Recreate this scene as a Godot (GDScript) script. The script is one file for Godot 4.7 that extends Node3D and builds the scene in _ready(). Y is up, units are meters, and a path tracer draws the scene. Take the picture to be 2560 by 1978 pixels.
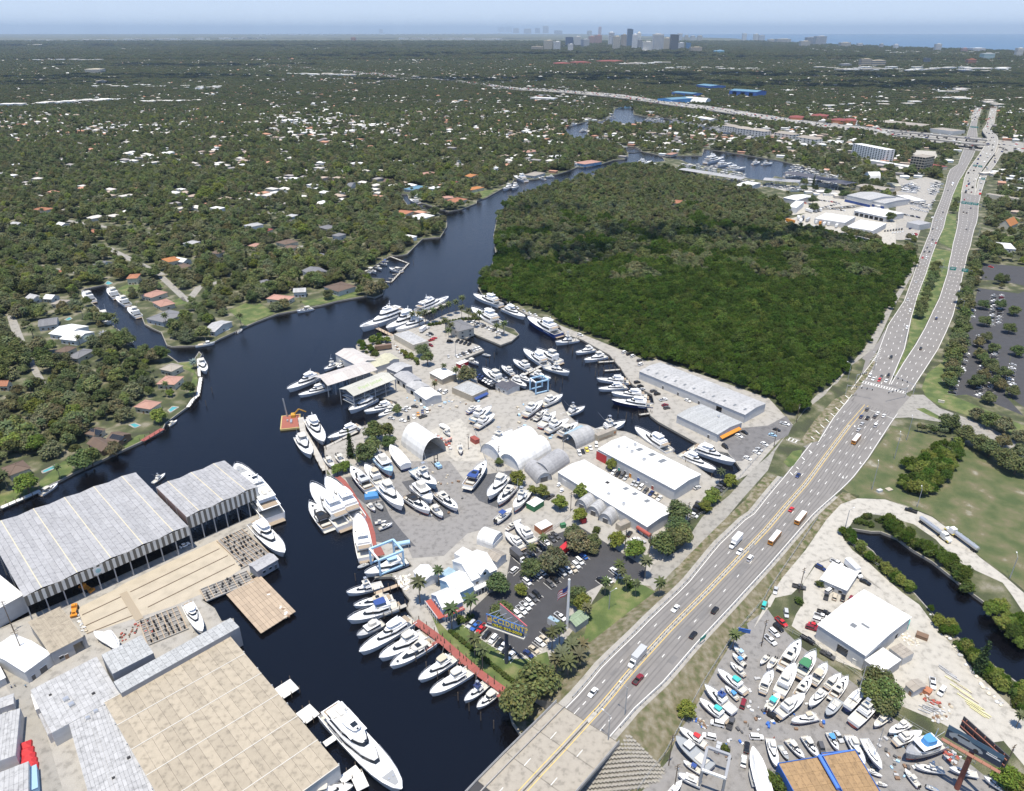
extends Node3D
# An aerial view of a river marina beside a highway. Metres, y up; the camera hangs over (0, 205, 0) and looks along -z.

const WATER := {"river": [-258.5,-267.8,-245.1,-288.8,-239.3,-296.9,-234.8,-304,-228.6,-316,-226.2,-321,-219.6,-331,-216.7,-336,-212.4,-343,-206.5,-352,-200,-365,-201.9,-374,-197.1,-395,-196.8,-411,-199.1,-421,-205.3,-437,-210.6,-446,-218.1,-468,-219,-475,-223.1,-480,-221,-463,-229.9,-461,-241.5,-473,-258.8,-481,-270.9,-485,-284.7,-498,-295.4,-517,-312,-534,-323,-544,-339,-569,-366,-598,-379,-617,-377,-622,-367,-633,-361,-629,-345,-612,-321,-582,-305,-565,-296.2,-551,-286.2,-534,-277.2,-526,-266,-517,-251.3,-492,-246.4,-489,-231.1,-491,-218.5,-499,-216.9,-504,-210.4,-518,-207.5,-525,-200.8,-539,-188.7,-558,-176.6,-565,-165.2,-574,-158.4,-578,-147,-589,-135.5,-596,-125.5,-602,-117.7,-598,-112.2,-607,-113.8,-634,-118.6,-651,-132.6,-654,-140.7,-666,-134.1,-689,-123.8,-726,-111.3,-730,-107,-734,-101.7,-771,-98.1,-795,-88.2,-799,-79.3,-802,-75.9,-849,-77.6,-875,-83.6,-900,-96.7,-932,-115.7,-942,-134.8,-963,-145.8,-1000,-155.9,-1039,-146.1,-1039,-140.6,-1009,-130.2,-989,-114.8,-976,-96.8,-949,-80.2,-930,-64.8,-944,-46.7,-979,-47.2,-996,-35.4,-1014,-13.7,-1079,0,-1121,3.6,-1152,23.3,-1148,41.6,-1158,72.9,-1199,93.9,-1232,110,-1266,125.8,-1266,150.2,-1292,180.2,-1340,200.1,-1349,209.2,-1370,217.3,-1426,215.8,-1463,239.1,-1484,244.8,-1441,269.2,-1397,271.8,-1376,266.9,-1327,239.5,-1311,213.2,-1298,198.2,-1278,153.3,-1232,98,-1138,43.9,-1074,11.6,-1051,8,-1013,-17.8,-922,-20.7,-806,-16.9,-734,-20.5,-685,-30,-641,-30.5,-627,-25.5,-604,-7.1,-591,1.9,-572,12.3,-555,36.4,-531,39,-514,48.8,-505,52,-502,60.9,-487,68.7,-474,70.8,-464,73.8,-450,75.7,-435,78,-425,88,-411,87.2,-399,81.8,-393,82.2,-383,85.2,-376,101,-353,108.8,-343,116.8,-340,118.6,-331,119.4,-323,109.3,-314,104.2,-315,101.9,-317,96.3,-328,87.2,-341,69.7,-360,65,-364,60.5,-365,48.5,-367,43.6,-372,38.3,-374,32.9,-385,30.4,-401,29.6,-412,24.7,-418,14.8,-414,10.5,-418,4.5,-416,-14.3,-418,-22.2,-428,-24.5,-446,-33.3,-461,-34.4,-466,-19.8,-482,-23.9,-491,-43,-508,-33.3,-505,-28.9,-514,-8.2,-492,0,-500,5.5,-513,1.8,-524,-2.8,-528,-9.2,-534,-20.4,-539,-26.4,-552,-33.5,-562,-40.5,-567,-51.4,-559,-64.7,-540,-72.5,-528,-87.2,-517,-89.4,-510,-103.7,-509,-110.8,-500,-113.5,-491,-109,-476,-103.1,-458,-111.2,-443,-104.5,-425,-86.9,-410,-70.9,-401,-70.1,-390,-76.4,-381,-81,-375,-86.8,-370,-86.6,-361,-103,-346,-97.7,-325,-95.3,-317,-89.9,-317,-85.8,-312,-81.5,-306,-77.8,-298.4,-73.2,-289.6,-68.2,-280.2,-64.1,-269.5,-61.6,-261,-60.1,-253.7,-45.9,-252.1,-42.7,-246.7,-48.7,-242.9,-57.5,-239.6,-50.7,-240.3,-49.1,-239.2,-46.1,-234.9,-44,-230.2,-41.1,-226.1,-41.9,-221.4,-37.9,-214.8,-37.6,-213,-26.8,-203.4,-17.9,-193.8,-11.7,-187.8,-3.3,-180.1,-4.8,-178.1,-1.6,-174.7,0,-168.1,2.3,-164.1,4.2,-161,11.1,-155,17.3,-148.6,20.9,-143.6,24.1,-137.6,-98.7,-137.6,-104.7,-143.6,-132.1,-178.6,-105.6,-208.8,-108.4,-215.9,-112.4,-214.2,-117.8,-221.4,-124.6,-226.1,-122.1,-228.1,-116.2,-233,-108.7,-241.4,-106.4,-243.7,-100.8,-248.2,-101.7,-251.3,-107.4,-256.9,-117,-267.8,-114.6,-281.1,-121.7,-289.6,-120.9,-283.4,-124.6,-281.1,-175.6,-229.6,-187.3,-218.6,-209.8,-198], "loop_channel": [242,-1503,247.3,-1463,244.4,-1438,228.2,-1426,216.2,-1426,215.8,-1463,172,-1561,136.6,-1597,125.1,-1639,119.8,-1744,130.3,-1829,160.6,-1894,188.9,-1953,227.9,-1959,274,-2116,301,-2282,343,-2375,386,-2583,397,-2583,364,-2356,330,-2116,360,-2042,402,-2019,418,-1920,448,-1846,481,-1799,498,-1723,585,-1766,541,-1624,503,-1624,446,-1723,404,-1838,378,-1877,305,-1902,283.2,-1870,227.4,-1877,184.1,-1870,164,-1682,175.7,-1597,225.9,-1503], "east_canal": [268,-1403,275.7,-1386,347,-1389,371,-1474,399,-1441,456,-1353,465,-1343,488,-1268,483,-1191,489,-1121,460,-1067,436,-1121,413,-1180,389,-1140,363,-1160,370,-1212,303,-1305,298.3,-1340,273.5,-1363,268.4,-1370], "ditch": [155,-273.4,164.1,-270.8,168.3,-270.8,173.6,-266,176.4,-257.7,181.1,-249.8,184.7,-237.8,187.3,-229.3,195,-208.8,199.3,-187.8,184.2,-165.9,178.6,-182.6,172.4,-195.4,166.1,-211.8,163.9,-230.2,159.1,-245.9,159,-256.9,155.8,-265.2]}
const LAND := [-41000,300,-41000,-47500,3200,-47500,3820,-51945,4654,-35930,6090,-22203,4584,-14536,4619,-11908,4870,-9656,5081,-8572,5147,-8115,30000,-5000,30000,300]
const SHEETS := [
["marina_yard","concrete",1,[-95.4,-322,-139.8,-393,-128.5,-455,-114,-536,-64.3,-591,6.5,-506,14.1,-536,-20.5,-591,14.6,-559,52.5,-514,79.9,-481,93.7,-463,100.9,-467,159.9,-406,163.1,-372,150.9,-356,123.2,-320,94,-298.5,73.5,-265.3,57.7,-234.3,38.7,-237.1,27.1,-215.5,1.4,-175.7,-6.6,-175.7,-42.2,-215.5,-52.8,-249.1,-70.4,-279.4]],
["boat_yard_asphalt","greyyard",2,[-85.5,-316,-72.9,-328,-61.2,-332,-45.6,-332,-33.1,-332,-23.9,-313,0,-295.4,0,-278.4,-20.3,-269.5,-29.7,-253.7,-43.3,-252.1,-46.4,-260.2,-61,-263.5,-68,-282,-77.6,-300]],
["wash_pad","washpad",3,[-69.2,-292.5,-62.9,-295.4,-57.6,-283,-49.8,-270.4,-42.8,-260.2,-61,-263.5]],
["wash_pad","washpad",3,[-56,-312,-47,-316,-37,-299.5,-28.8,-283,-34,-278.4,-44.1,-290.5]],
["wash_pad","washpad",3,[-21.8,-307,-13.4,-319,0,-323,0,-299.5,-7.4,-289.6,-16.1,-295.4]],
["wash_pad","washpad",3,[-85.5,-316,-78.4,-317,-64.2,-296.4,-70.9,-292.5,-77.6,-300]],
["sand_lot","gravel",2,[-47.1,-365,-30.5,-380,-18.2,-350,-13.8,-332,-30,-332,-40,-346]],
["restaurant_parking","asphalt_dark",3,[0,-259.4,22.5,-270.4,30.4,-275.7,57,-245.9,54.6,-237,44.3,-240.7,29.6,-230.2,22.8,-228.1,20.6,-208.8,12.3,-202.2,2.6,-195.4,-1.3,-199.9,-12.5,-206.4,-18.1,-212.5,-17.5,-218.2,-9.1,-230.2,-2.9,-233.5]],
["lawn","grass",3,[-31.8,-218.2,-24.2,-208.8,-19,-212.5,-17.1,-210.6,-11.5,-204.6,0,-195.4,5.1,-195.4,13,-198.8,14,-193.2,4.1,-183.2,-0.8,-177.6,-3.3,-181.1,-11.8,-188.9,-23.6,-201.7,-27.6,-207.6]],
["lawn","grass",3,[44.2,-239.2,54.3,-234.9,59.2,-230.2,59.2,-227.4,42.9,-208.8,27.1,-192.1,13.9,-191,21,-202.2,27.6,-207.6,30.8,-222.1,39.6,-230.2]],
["dry_grass","drygrass",2,[65.9,-230.2,69.6,-243.7,90.8,-269.5,131.2,-316,124.6,-295.4,110.4,-282,87.7,-256.9,66.9,-230.2,44.3,-205.8,33.1,-193.2,22.8,-181.1,10.8,-166.8,3.8,-161.4,0.8,-164.1,1.6,-168.1,14.3,-182.6,27.1,-192.1,45,-210.6,59,-226.1]],
["side_lot","concrete",3,[101.2,-350,112.9,-350,141.2,-361,148.3,-371,143.2,-355,125.5,-332,117.7,-329,116.8,-340,108.8,-343]],
["side_lot","asphalt",4,[117.5,-357,132.5,-368,148.3,-371,163,-383,162.5,-371,155.7,-359,146.7,-353,122.4,-332,117.4,-332]],
["service_road","asphalt_pale",4,[58,-231.4,68.1,-243.7,79.1,-255.3,95.1,-273.9,111.4,-295.4,133.3,-323,143,-342,158.6,-365,183.6,-401,191.6,-411,211.1,-428,230.2,-454,259.8,-485,276.1,-510,311,-566,379,-669,390,-689,387,-689,376,-669,317,-583,277.9,-522,253.1,-485,224.7,-448,195.8,-410,174.9,-388,154.4,-359,137.7,-337,126.5,-325,107,-300,89.4,-282,75.3,-259.4,66.2,-252.1,61.6,-249,55.3,-238.5]],
["dry_grass","drygrass",5,[68.6,-243.7,76.7,-253.7,92.5,-272.1,114.8,-297.4,128.7,-316,131.5,-317,136.6,-316,137.9,-313,126.8,-303,126.8,-303,110.7,-283,100.9,-271.2,93.1,-261.8,81.3,-251.3,73.1,-241.4]],
["traffic_island","grass",6,[144,-331,152.6,-342,158.7,-344,155.3,-337,147.8,-327,144.8,-326]],
["traffic_island","drygrass",6,[160,-352,178.1,-378,199.4,-404,208.5,-411,227.9,-435,234.9,-443,249,-464,251.3,-462,234.1,-437,213.5,-410,202,-396,179.3,-367,170.9,-353,163,-350]],
["dry_grass","drygrass",1,[30.9,-159.7,41,-171.9,54.3,-184.2,71,-202.8,95.1,-230.2,101.2,-236.3,108.4,-243.7,133.4,-272.1,144.6,-284.8,164,-303,171.3,-300,168,-295.4,147.3,-280.2,128,-256.9,111,-236.3,103.5,-227.9,100.6,-223.4,91.5,-213.1,82.6,-203.4,67.6,-184.7,53.1,-161.4,47.7,-155,37.1,-143.6,30,-143.6,37.9,-161.4]],
["boat_yard_lot","greyyard",2,[38,-142.4,48.9,-153.8,55.7,-166.8,68.5,-184.7,83.3,-204.6,90.3,-208.8,90.6,-213.1,101.2,-220.8,102.9,-211.8,107.9,-200.5,115.5,-191,120.6,-183.2,121.5,-178.6,124.2,-172.8,128.8,-167.7,137.9,-158.4,142.6,-153.4,145.3,-148.6,147.8,-143.6,145.2,-139.4,23.7,-139.4]],
["gravel_lane","gravel",3,[102.8,-225.9,112.9,-239.2,129.4,-257.7,147.3,-280.2,158.9,-292.5,168.9,-297.4,182.2,-296.4,189.7,-290.5,197.7,-282,202.1,-267.8,203.2,-252.9,206.5,-241.4,208.4,-230.2,209.5,-216,210.1,-216.9,201.2,-218.8,202.7,-228.8,203.4,-236.3,196.9,-243.7,191.1,-251.3,190.6,-265.2,186.2,-276.5,176,-283,168,-284.8,160.9,-281.1,155.1,-273.9,149.6,-269.5,149.5,-265.2,150,-257.7,153.5,-249,156.1,-239.2,159.1,-230.2,162.4,-223.4,162.6,-213.7,164.2,-199.9,166,-187.8,168.2,-177.6,170.4,-169.5,172.2,-159.3,164.1,-147,159.5,-152.2,158.4,-161.4,157.7,-170,155.4,-183.7,154.3,-197.7,155.7,-218.2,151.9,-230.2,147.2,-239.2,144.1,-245.9,138.2,-251.3,130,-248.2,120.7,-236.3,113.4,-229.3,106.2,-227.4,102.6,-222.1,99.6,-221.4,92.6,-210.6,101.4,-221.4]],
["gravel_lot","gravel",3,[120.7,-236.3,131.3,-249,138.9,-252.9,145.1,-245.9,149.9,-236.3,151.9,-230.2,155.7,-218.2,154.3,-197.7,155.4,-183.7,157.7,-170,158.6,-161,149.9,-159.7,142,-167.7,131.8,-174.7,132.5,-179.6,127.4,-188.4,117,-194.9,113.8,-202.2,107.5,-211.8,111.5,-218.2,116.3,-224.1]],
["field","field",1,[165.3,-306,173.5,-314,191.5,-335,220.3,-371,231.8,-363,245.6,-355,250.6,-350,254.8,-332,260.9,-314,267.5,-295.4,214.1,-216,209.5,-232.1,207.4,-242.9,203.6,-253.7,201.5,-268.6,198.2,-283,190.1,-291.5,182.7,-297.4,168.9,-297.4]],
["side_street","asphalt_pale",4,[223,-377,232.7,-390,251.3,-411,258.6,-411,259.1,-393,268.6,-380,275.8,-368,280.2,-353,286,-332,279.9,-323,270,-342,264.6,-355,257.8,-372,251.1,-375,234.7,-381,226.4,-380]],
["hedge_bed","grass",5,[244.4,-392,249.8,-393,254.2,-381,252.3,-377,248,-383]],
["corner_lawn","grass",2,[262.5,-421,277.2,-443,297.5,-462,324,-503,364,-560,441,-685,361,-555,280.8,-432,285.6,-410,263.8,-411,275.6,-411,296.5,-371,304,-350,298.7,-342,284.3,-360,272.9,-381,261.9,-393,258.5,-407]],
["parking_lot","asphalt_dark",2,[414,-624,439,-608,344,-462,311,-410,311,-395,319,-372,356,-428,506,-685,462,-701,431,-648,447,-644,459,-630,449,-614,440,-608]],
["parking_lot","asphalt_dark",3,[414,-624,440,-608,388,-529,341,-458,309,-410,304,-383,294.9,-401,285.9,-411,278.2,-410,284.7,-432,322,-483,370,-555]],
["field","drygrass",2,[536,-832,560,-821,550,-800,518,-795]],
["crossing","highway",3,[216.6,-411,208.2,-401,186.9,-372,188.2,-365,215.6,-395,215,-390,225.7,-380,232.7,-388,249.6,-406,246.9,-412,255.6,-418,257.8,-432,247.1,-432,231.8,-435,222.6,-425,211.3,-410]],
["turn_lane","highway",3,[218.1,-414,202.6,-398,179.3,-367,170.9,-353,160.1,-347,163.7,-343,170.6,-351,186.3,-371,209.7,-401]],
["turn_lane","highway",3,[212,-410,233.3,-437,247.3,-462,269.7,-494,286.2,-524,269.1,-498,256.3,-483,244.2,-468,244.9,-464,233.4,-443]],
["median","grass",3,[249.9,-434,260.7,-449,288.2,-486,316,-525,367,-600,422,-687,455,-743,444,-757,358,-614,339,-586,322,-555,290,-496]],
["median","grass",3,[461,-780,498,-843,542,-916,553,-916,514,-843,466,-761,462,-757]],
["median","grass",3,[556,-935,603,-1015,616,-1040,671,-1125,725,-1208,654,-1086,617,-1021,614,-1015,566,-929]],
["truck_yard","gravel",2,[315,-869,345,-896,388,-942,452,-970,484,-949,469,-896,408,-766,396,-775,375,-780,372,-821,353,-849,323,-860]],
["yard","gravel",2,[351,-956,386,-977,412,-1007,434,-1047,417,-1064,388,-1064,375,-1090,341,-1090,334,-1108,422,-1099,467,-1064,449,-999,468,-970,440,-949,390,-935,347,-909]],
["yard","concrete",2,[605,-1185,604,-1143,646,-1173,651,-1137,607,-1060,499,-886,442,-790,419,-790]],
["construction_site","gravel",2,[765,-1460,801,-1442,753,-1341,710,-1341]],
["riverside_lawn","grass",2,[-239.9,-312,-238.6,-332,-234.9,-332,-228,-322,-231,-314,-235.7,-306]],
["riverside_lawn","grass",2,[-215.6,-350,-211.3,-360,-207.9,-361,-206.3,-355,-212.6,-344]],
["riverside_lawn","grass",2,[-253,-301,-246.2,-306,-236.9,-307,-239.6,-298.4,-246.2,-290.5]],
["riverside_lawn","grass",2,[-349,-621,-347,-634,-334,-644,-321,-641,-310,-627,-327,-617,-335,-604]],
["riverside_lawn","grass",2,[-231.5,-566,-223.7,-583,-212.9,-577,-211.8,-583,-192.4,-560,-201.7,-542,-206.8,-531]],
["riverside_lawn","grass",2,[-178.9,-589,-166.4,-595,-156.4,-604,-144.9,-608,-132.4,-617,-133.5,-601,-159.3,-582,-170.6,-576]],
["riverside_lawn","grass",2,[-287.7,-583,-283.2,-601,-271.9,-583,-283.1,-575]],
["riverside_lawn","grass",2,[-310,-522,-304,-524,-292.4,-505,-294.8,-496]],
["riverside_lawn","grass",2,[-229.5,-456,-226.3,-468,-223.8,-466,-213,-446,-205,-432,-200.3,-410,-203.2,-410,-212.3,-443]],
["riverside_lawn","grass",2,[-54.8,-1051,-37.1,-1067,-20.5,-1076,-38.6,-1013,-51.2,-1008]],
["street","asphalt_pale",2,[-405,-555,-400,-555,-356,-496,-330,-462,-296.4,-421,-291.9,-414,-297.5,-418,-320,-443,-336,-466,-364,-496,-403,-550]],
["street","asphalt_pale",2,[-328,-655,-323,-658,-273.5,-592,-273.1,-586,-278.3,-589]],
["left_marina_quay","concrete",2,[-120.5,-285.8,-124.9,-282,-175.6,-229.6,-194,-222.1,-200.8,-218.2,-214.1,-210.6,-162.9,-135.8,-97.9,-135.8,-105.4,-143.6,-134.1,-178.6,-105.6,-208.8,-111.8,-234.4,-107.1,-256.1]],
["sand_basin","sand",3,[-160.8,-235.6,-132.6,-265.2,-114.9,-245.2,-124.6,-230.9,-134.6,-222.7,-161.3,-207.6,-172.2,-221.4,-162.6,-232.3]],
["lane","asphalt_pale",4,[-191.6,-203.4,-188.6,-205.8,-175.4,-191,-164,-178.6,-135.1,-143.6,-130.1,-135.8,-141,-135.8,-151.5,-151,-171,-177.6,-181.8,-187.8]]]
const H1 := [[60,-95.63,-85.62,-75.37,7.6],[68,-95.63,-85.62,-75.37,7.54],[76,-95.63,-85.62,-75.37,7.49],[84,-95.63,-85.62,-75.37,7.43],[92,-95.63,-85.62,-75.37,7.37],[100,-95.63,-85.62,-75.37,7.31],[108,-95.44,-85.62,-75.37,7.26],[116,-95.24,-85.32,-75.37,7.2],[124,-94.32,-84.99,-75.47,7.14],[132,-93.65,-84.79,-75.6,7.01],[140,-93.63,-84.74,-75.72,6.65],[148,-93.6,-84.67,-75.67,6.21],[156,-93.98,-84.89,-75.67,5.77],[164,-94.55,-85.26,-74.9,5.32],[172,-94.45,-85.44,-74.13,4.88],[180,-94.22,-85.43,-74.02,4.44],[188,-94.02,-85.42,-73.97,4],[196,-94.02,-85.42,-73.91,3.56],[204,-93.76,-85.16,-73.7,3.16],[212,-93.48,-84.88,-73.38,2.77],[220,-93.19,-84.59,-73.07,2.39],[228,-93.12,-84.3,-72.76,2],[236,-93.51,-84.06,-72.45,1.79],[244,-93.91,-83.82,-72.08,1.58],[252,-94.31,-83.59,-71.71,1.37],[260,-94.54,-83.35,-71.38,1.16],[268,-94.24,-83.11,-71.16,0.95],[276,-93.93,-82.88,-70.93,0.8],[284,-93.62,-82.64,-70.71,0.66],[292,-92.33,-82.65,-70.47,0.52],[300,-92.61,-82.71,-70.23,0.38],[308,-93.01,-82.76,-69.99,0.24],[316,-93.22,-82.63,-69.33,0.16],[324,-93.43,-82.49,-68.42,0.11],[332,-93.56,-82.36,-67.52,0.05],[340,-93.77,-82.57,-66.63,0],[348,-94.05,-82.85,-65.87,0],[356,-94.33,-83.13,-65.36,0],[364,-94.61,-83.41,-65.26,0],[372,-94.88,-83.68,-65.15,0],[380,-95.11,-83.91,-65.05,0],[388,-95.34,-84.14,-65.28,0],[396,-95.57,-84.37,-65.51,0],[404,-95.8,-84.6,-65.74,0],[412,-95.97,-84.77,-65.97,0],[420,-95.93,-84.73,-66.2,0],[428,-95.88,-84.68,-66.43,0],[436,-95.83,-84.63,-66.52,0],[444,-95.82,-84.62,-66.52,0]]
const RIBS := {
"westbound": ["highway",[[215.2,0,-418,244.6,0,-426],[256.5,0,-473,282.6,0,-485],[291.5,0,-532,317,0,-546],[331,0,-588,352,0,-606],[367,0,-648,389,0,-665],[402,0,-707,425,0,-725],[438,0,-766,462,0,-785],[474,0,-825,500,0,-844],[508,0,-885,535,0,-904],[544,0,-944,571,0,-964],[580,0,-1003,607,0,-1024],[615,0,-1062,644,0,-1083],[650,0,-1122,681,0,-1142],[684,0,-1182,720,0,-1200],[720,0,-1241,758,0,-1259],[763,0,-1295,796,0,-1318],[798,0,-1354,834,0,-1376],[834,0,-1413,871,0,-1435],[870,0,-1472,908,0,-1495],[905,0,-1532,943,0,-1555],[940,0,-1591,978,0,-1615],[975,0,-1651,1013,0,-1676],[1010,0,-1710,1047,0,-1737],[1045,0,-1769,1080,0,-1798],[1081,0,-1828,1115,0,-1859],[1116,0,-1888,1151,0,-1919],[1152,0,-1947,1186,0,-1979]],[0.25,0.5,0.75],[0.03,0.97],0,"carriageway"],
"eastbound": ["highway",[[244.6,0,-426,254.8,0,-418],[269,0,-460,280.5,0,-451],[293.8,0,-493,306,0,-484],[318,0,-527,330,0,-518],[341,0,-561,354,0,-553],[365,0,-596,376,0,-588],[387,0,-631,398,0,-623],[409,0,-666,420,0,-659],[430,0,-702,442,0,-694],[451,0,-737,464,0,-730],[472,0,-773,487,0,-765],[494,0,-809,509,0,-801],[515,0,-844,531,0,-836],[536,0,-880,554,0,-871],[556,0,-916,576,0,-907],[577,0,-952,597,0,-943],[598,0,-988,618,0,-979],[619,0,-1024,640,0,-1014],[639,0,-1060,662,0,-1050]],[0.25,0.5,0.75],[0.03,0.97],0,"carriageway"],
"flyover": ["highway_pale",[[636,0,-1055,642,0,-1030],[667,0.4,-1107,673,0.4,-1083],[697,0.8,-1158,704,0.8,-1136],[729,1.3,-1209,738,1.5,-1188],[763,2.4,-1259,773,2.6,-1238],[797,3.4,-1308,808,3.7,-1288],[831,4.7,-1357,844,4.8,-1338],[865,5.9,-1407,880,5.9,-1388],[898,6.9,-1456,913,6.8,-1440],[931,7.8,-1506,946,7.6,-1492],[963,8,-1557,978,8,-1545],[990,7.6,-1611,1008,8,-1599],[1016,7.2,-1664,1033,7.5,-1655],[1045,6.5,-1717,1058,7.1,-1711],[1078,5.3,-1767,1091,5.8,-1763],[1110,4,-1817,1125,4.3,-1814],[1143,2.8,-1868,1160,2.9,-1865],[1174,1.9,-1919,1192,1.9,-1917],[1206,1,-1970,1224,1,-1970]],[0.25,0.5,0.75],[0.03,0.97],1,"flyover"],
"slip_road": ["highway_pale",[[644,0,-1035,649,0,-1030],[663,0.1,-1066,669,0.1,-1061],[682,0.2,-1096,688,0.2,-1091],[700,0.3,-1127,708,0.2,-1122],[719,0.3,-1157,728,0.3,-1153],[739,0.5,-1187,747,0.4,-1183],[759,0.8,-1216,768,0.6,-1213],[780,1,-1245,790,0.8,-1242],[801,1.3,-1274,811,1,-1271],[821,1.5,-1303,832,1.2,-1301],[842,1.7,-1333,853,1.5,-1331],[862,1.9,-1362,873,1.9,-1361],[882,2.2,-1392,894,2.2,-1391],[903,2.4,-1421,914,2.7,-1421],[923,4,-1450,935,4,-1450]],[0.5],[0.05,0.95],0,"slip_road"],
"westbound_far": ["highway_pale",[[1152,0,-1947,1186,0,-1979],[1219,0,-2068,1258,0,-2097],[1290,0,-2186,1330,0,-2214],[1363,0,-2304,1401,0,-2331],[1436,0,-2422,1473,0,-2448],[1508,0,-2539,1546,0,-2565],[1581,0,-2657,1619,0,-2681],[1654,0,-2774,1692,0,-2797],[1737,0,-2884,1767,0,-2913]],[],[],0,"carriageway"],
"eastbound_far": ["highway_pale",[[1206,1,-1970,1224,1,-1970],[1287,0.7,-2105,1307,0.8,-2105],[1369,0.7,-2239,1390,0.7,-2241],[1450,0.6,-2374,1472,0.6,-2377],[1532,0.5,-2508,1554,0.5,-2513],[1615,0.5,-2642,1638,0.5,-2648],[1700,0.4,-2775,1724,0.4,-2782],[1784,0.3,-2908,1810,0.3,-2916],[1881,0,-3031,1917,0,-3031]],[],[],0,"carriageway"],
"expressway": ["highway_pale",[[-557,2,-3856,-525,2,-3623],[-465,3.3,-3797,-420,3.6,-3605],[-373,4.6,-3737,-337,4.7,-3555],[-317,5,-3643,-282.2,5.2,-3464],[-261.3,5.4,-3548,-227.4,5.6,-3372],[-205.2,5.9,-3454,-172.6,6.1,-3281],[-149.1,6.3,-3359,-121,6.5,-3188],[-101.1,6.7,-3261,-77.3,6.9,-3091],[-54.8,7.1,-3161,-33.6,7.2,-2994],[-8.6,7.5,-3061,19.7,7.6,-2905],[71.5,7.7,-2989,104.4,7.8,-2840],[159.3,8,-2923,183.8,8,-2771],[238.1,8,-2847,248.7,8,-2686],[315,8,-2769,314,8,-2602],[379,8,-2682,367,8,-2511],[419,8,-2580,410,8,-2414],[459,7.9,-2477,454,7.9,-2316],[509,7.7,-2380,502,7.6,-2222],[563,7.3,-2284,551,7.2,-2127],[612,6.8,-2186,594,6.4,-2030],[648,5.9,-2083,633,5.5,-1931],[695,4.6,-1984,693,3.7,-1843],[754,2.9,-1891,747,2.3,-1752],[830,1.3,-1813,799,1.1,-1659],[907,0.1,-1734,833,0,-1558],[979,0,-1651,874,0,-1460],[1042,0,-1561,918,0,-1363]],[0.12,0.24,0.36,0.64,0.76,0.88],[0.03,0.48,0.52,0.97],1,"expressway"],
"overpass": ["highway_pale",[[810,6,-1653,801,6,-1633],[820,6.5,-1635,810,6.5,-1614],[830,7.1,-1617,819,7,-1596],[840,7.5,-1599,828,7.5,-1577],[851,7.7,-1582,838,7.7,-1560],[863,7.9,-1565,849,7.8,-1542],[874,8,-1548,859,8,-1524],[884,8,-1530,869,8,-1506],[894,8,-1512,879,8,-1488],[908,8,-1498,893,8,-1474],[923,8,-1484,909,8,-1460]],[0.5],[0.06,0.94],1,"overpass"],
"overpass_ramp": ["highway_pale",[[844,6,-1704,834,6,-1683],[854,6.9,-1687,844,6.9,-1666],[864,7.9,-1671,853,7.9,-1649],[874,8.4,-1654,863,8.4,-1633],[886,8.6,-1639,874,8.6,-1616],[896,8.8,-1623,885,8.8,-1600],[908,9,-1608,896,9,-1584],[922,9,-1594,908,9,-1569],[935,9,-1580,919,9,-1554],[947,9,-1565,931,9,-1538],[958,9,-1550,943,9,-1523]],[0.5],[0.06,0.94],1,"overpass"],
"interchange": ["highway_pale",[[-1660,6,-5200,-1519,6,-4752],[-1486,6,-5229,-1423,6,-4939],[-1320,6,-4955,-1259,6,-4678],[-1155,6,-4681,-1096,6,-4416],[-924,6,-4460,-888,6,-4188],[-737,6,-4203,-702,6,-3943],[-568,6,-3932,-533,6,-3685]],[],[],1,"expressway"],
"interchange_ramp": ["highway_pale",[[-651,4,-3306,-637,4,-3234],[-610,5.2,-3456,-588,5.3,-3368],[-564,6.3,-3604,-531,6.4,-3499],[-479,6.9,-3733,-457,6.9,-3622],[-357,6.8,-3698,-346,6.8,-3569],[-269.5,6.6,-3576,-262.5,6.6,-3457],[-203.3,6.3,-3436,-197.8,6.3,-3329],[-137,6,-3296,-133.2,6,-3202]],[],[],1,"slip_road"],
"interchange_ramp_far": ["highway_pale",[[-939,4,-4316,-908,4,-4171],[-785,4.9,-4385,-762,4.9,-4257],[-691,5.4,-4271,-669,5.4,-4143],[-607,5.9,-4124,-586,5.9,-3995],[-524,6.4,-3977,-505,6.5,-3845],[-441,7,-3830,-425,7,-3695]],[],[],1,"slip_road"],
"toll_road": ["highway_pale",[[-1918,3,-4824,-1871,3,-4703],[-1938,3,-5152,-1874,3,-5054],[-1949,3,-5480,-1848,3,-5404],[-1856,3,-5559,-1699,3,-5138],[-1684,3,-5278,-1542,3,-4824]],[],[],1,"expressway"],
"toll_road_far": ["highway_pale",[[-3498,0,-7342,-3172,0,-6650],[-4006,0,-8902,-3693,0,-8215],[-4481,0,-10472,-4185,0,-9789],[-4956,0,-12042,-4677,0,-11364],[-5438,0,-13610,-5171,0,-12938]],[],[],0,"expressway"],
"toll_road_bend": ["highway_pale",[[-3372,0,-7075,-3172,0,-6650],[-2970,0,-6770,-2782,0,-6416],[-2611,0,-6414,-2450,0,-6098],[-2278,0,-6035,-2158,0,-5746],[-2003,0,-5610,-1914,0,-5357]],[],[],0,"expressway"]}
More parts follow.
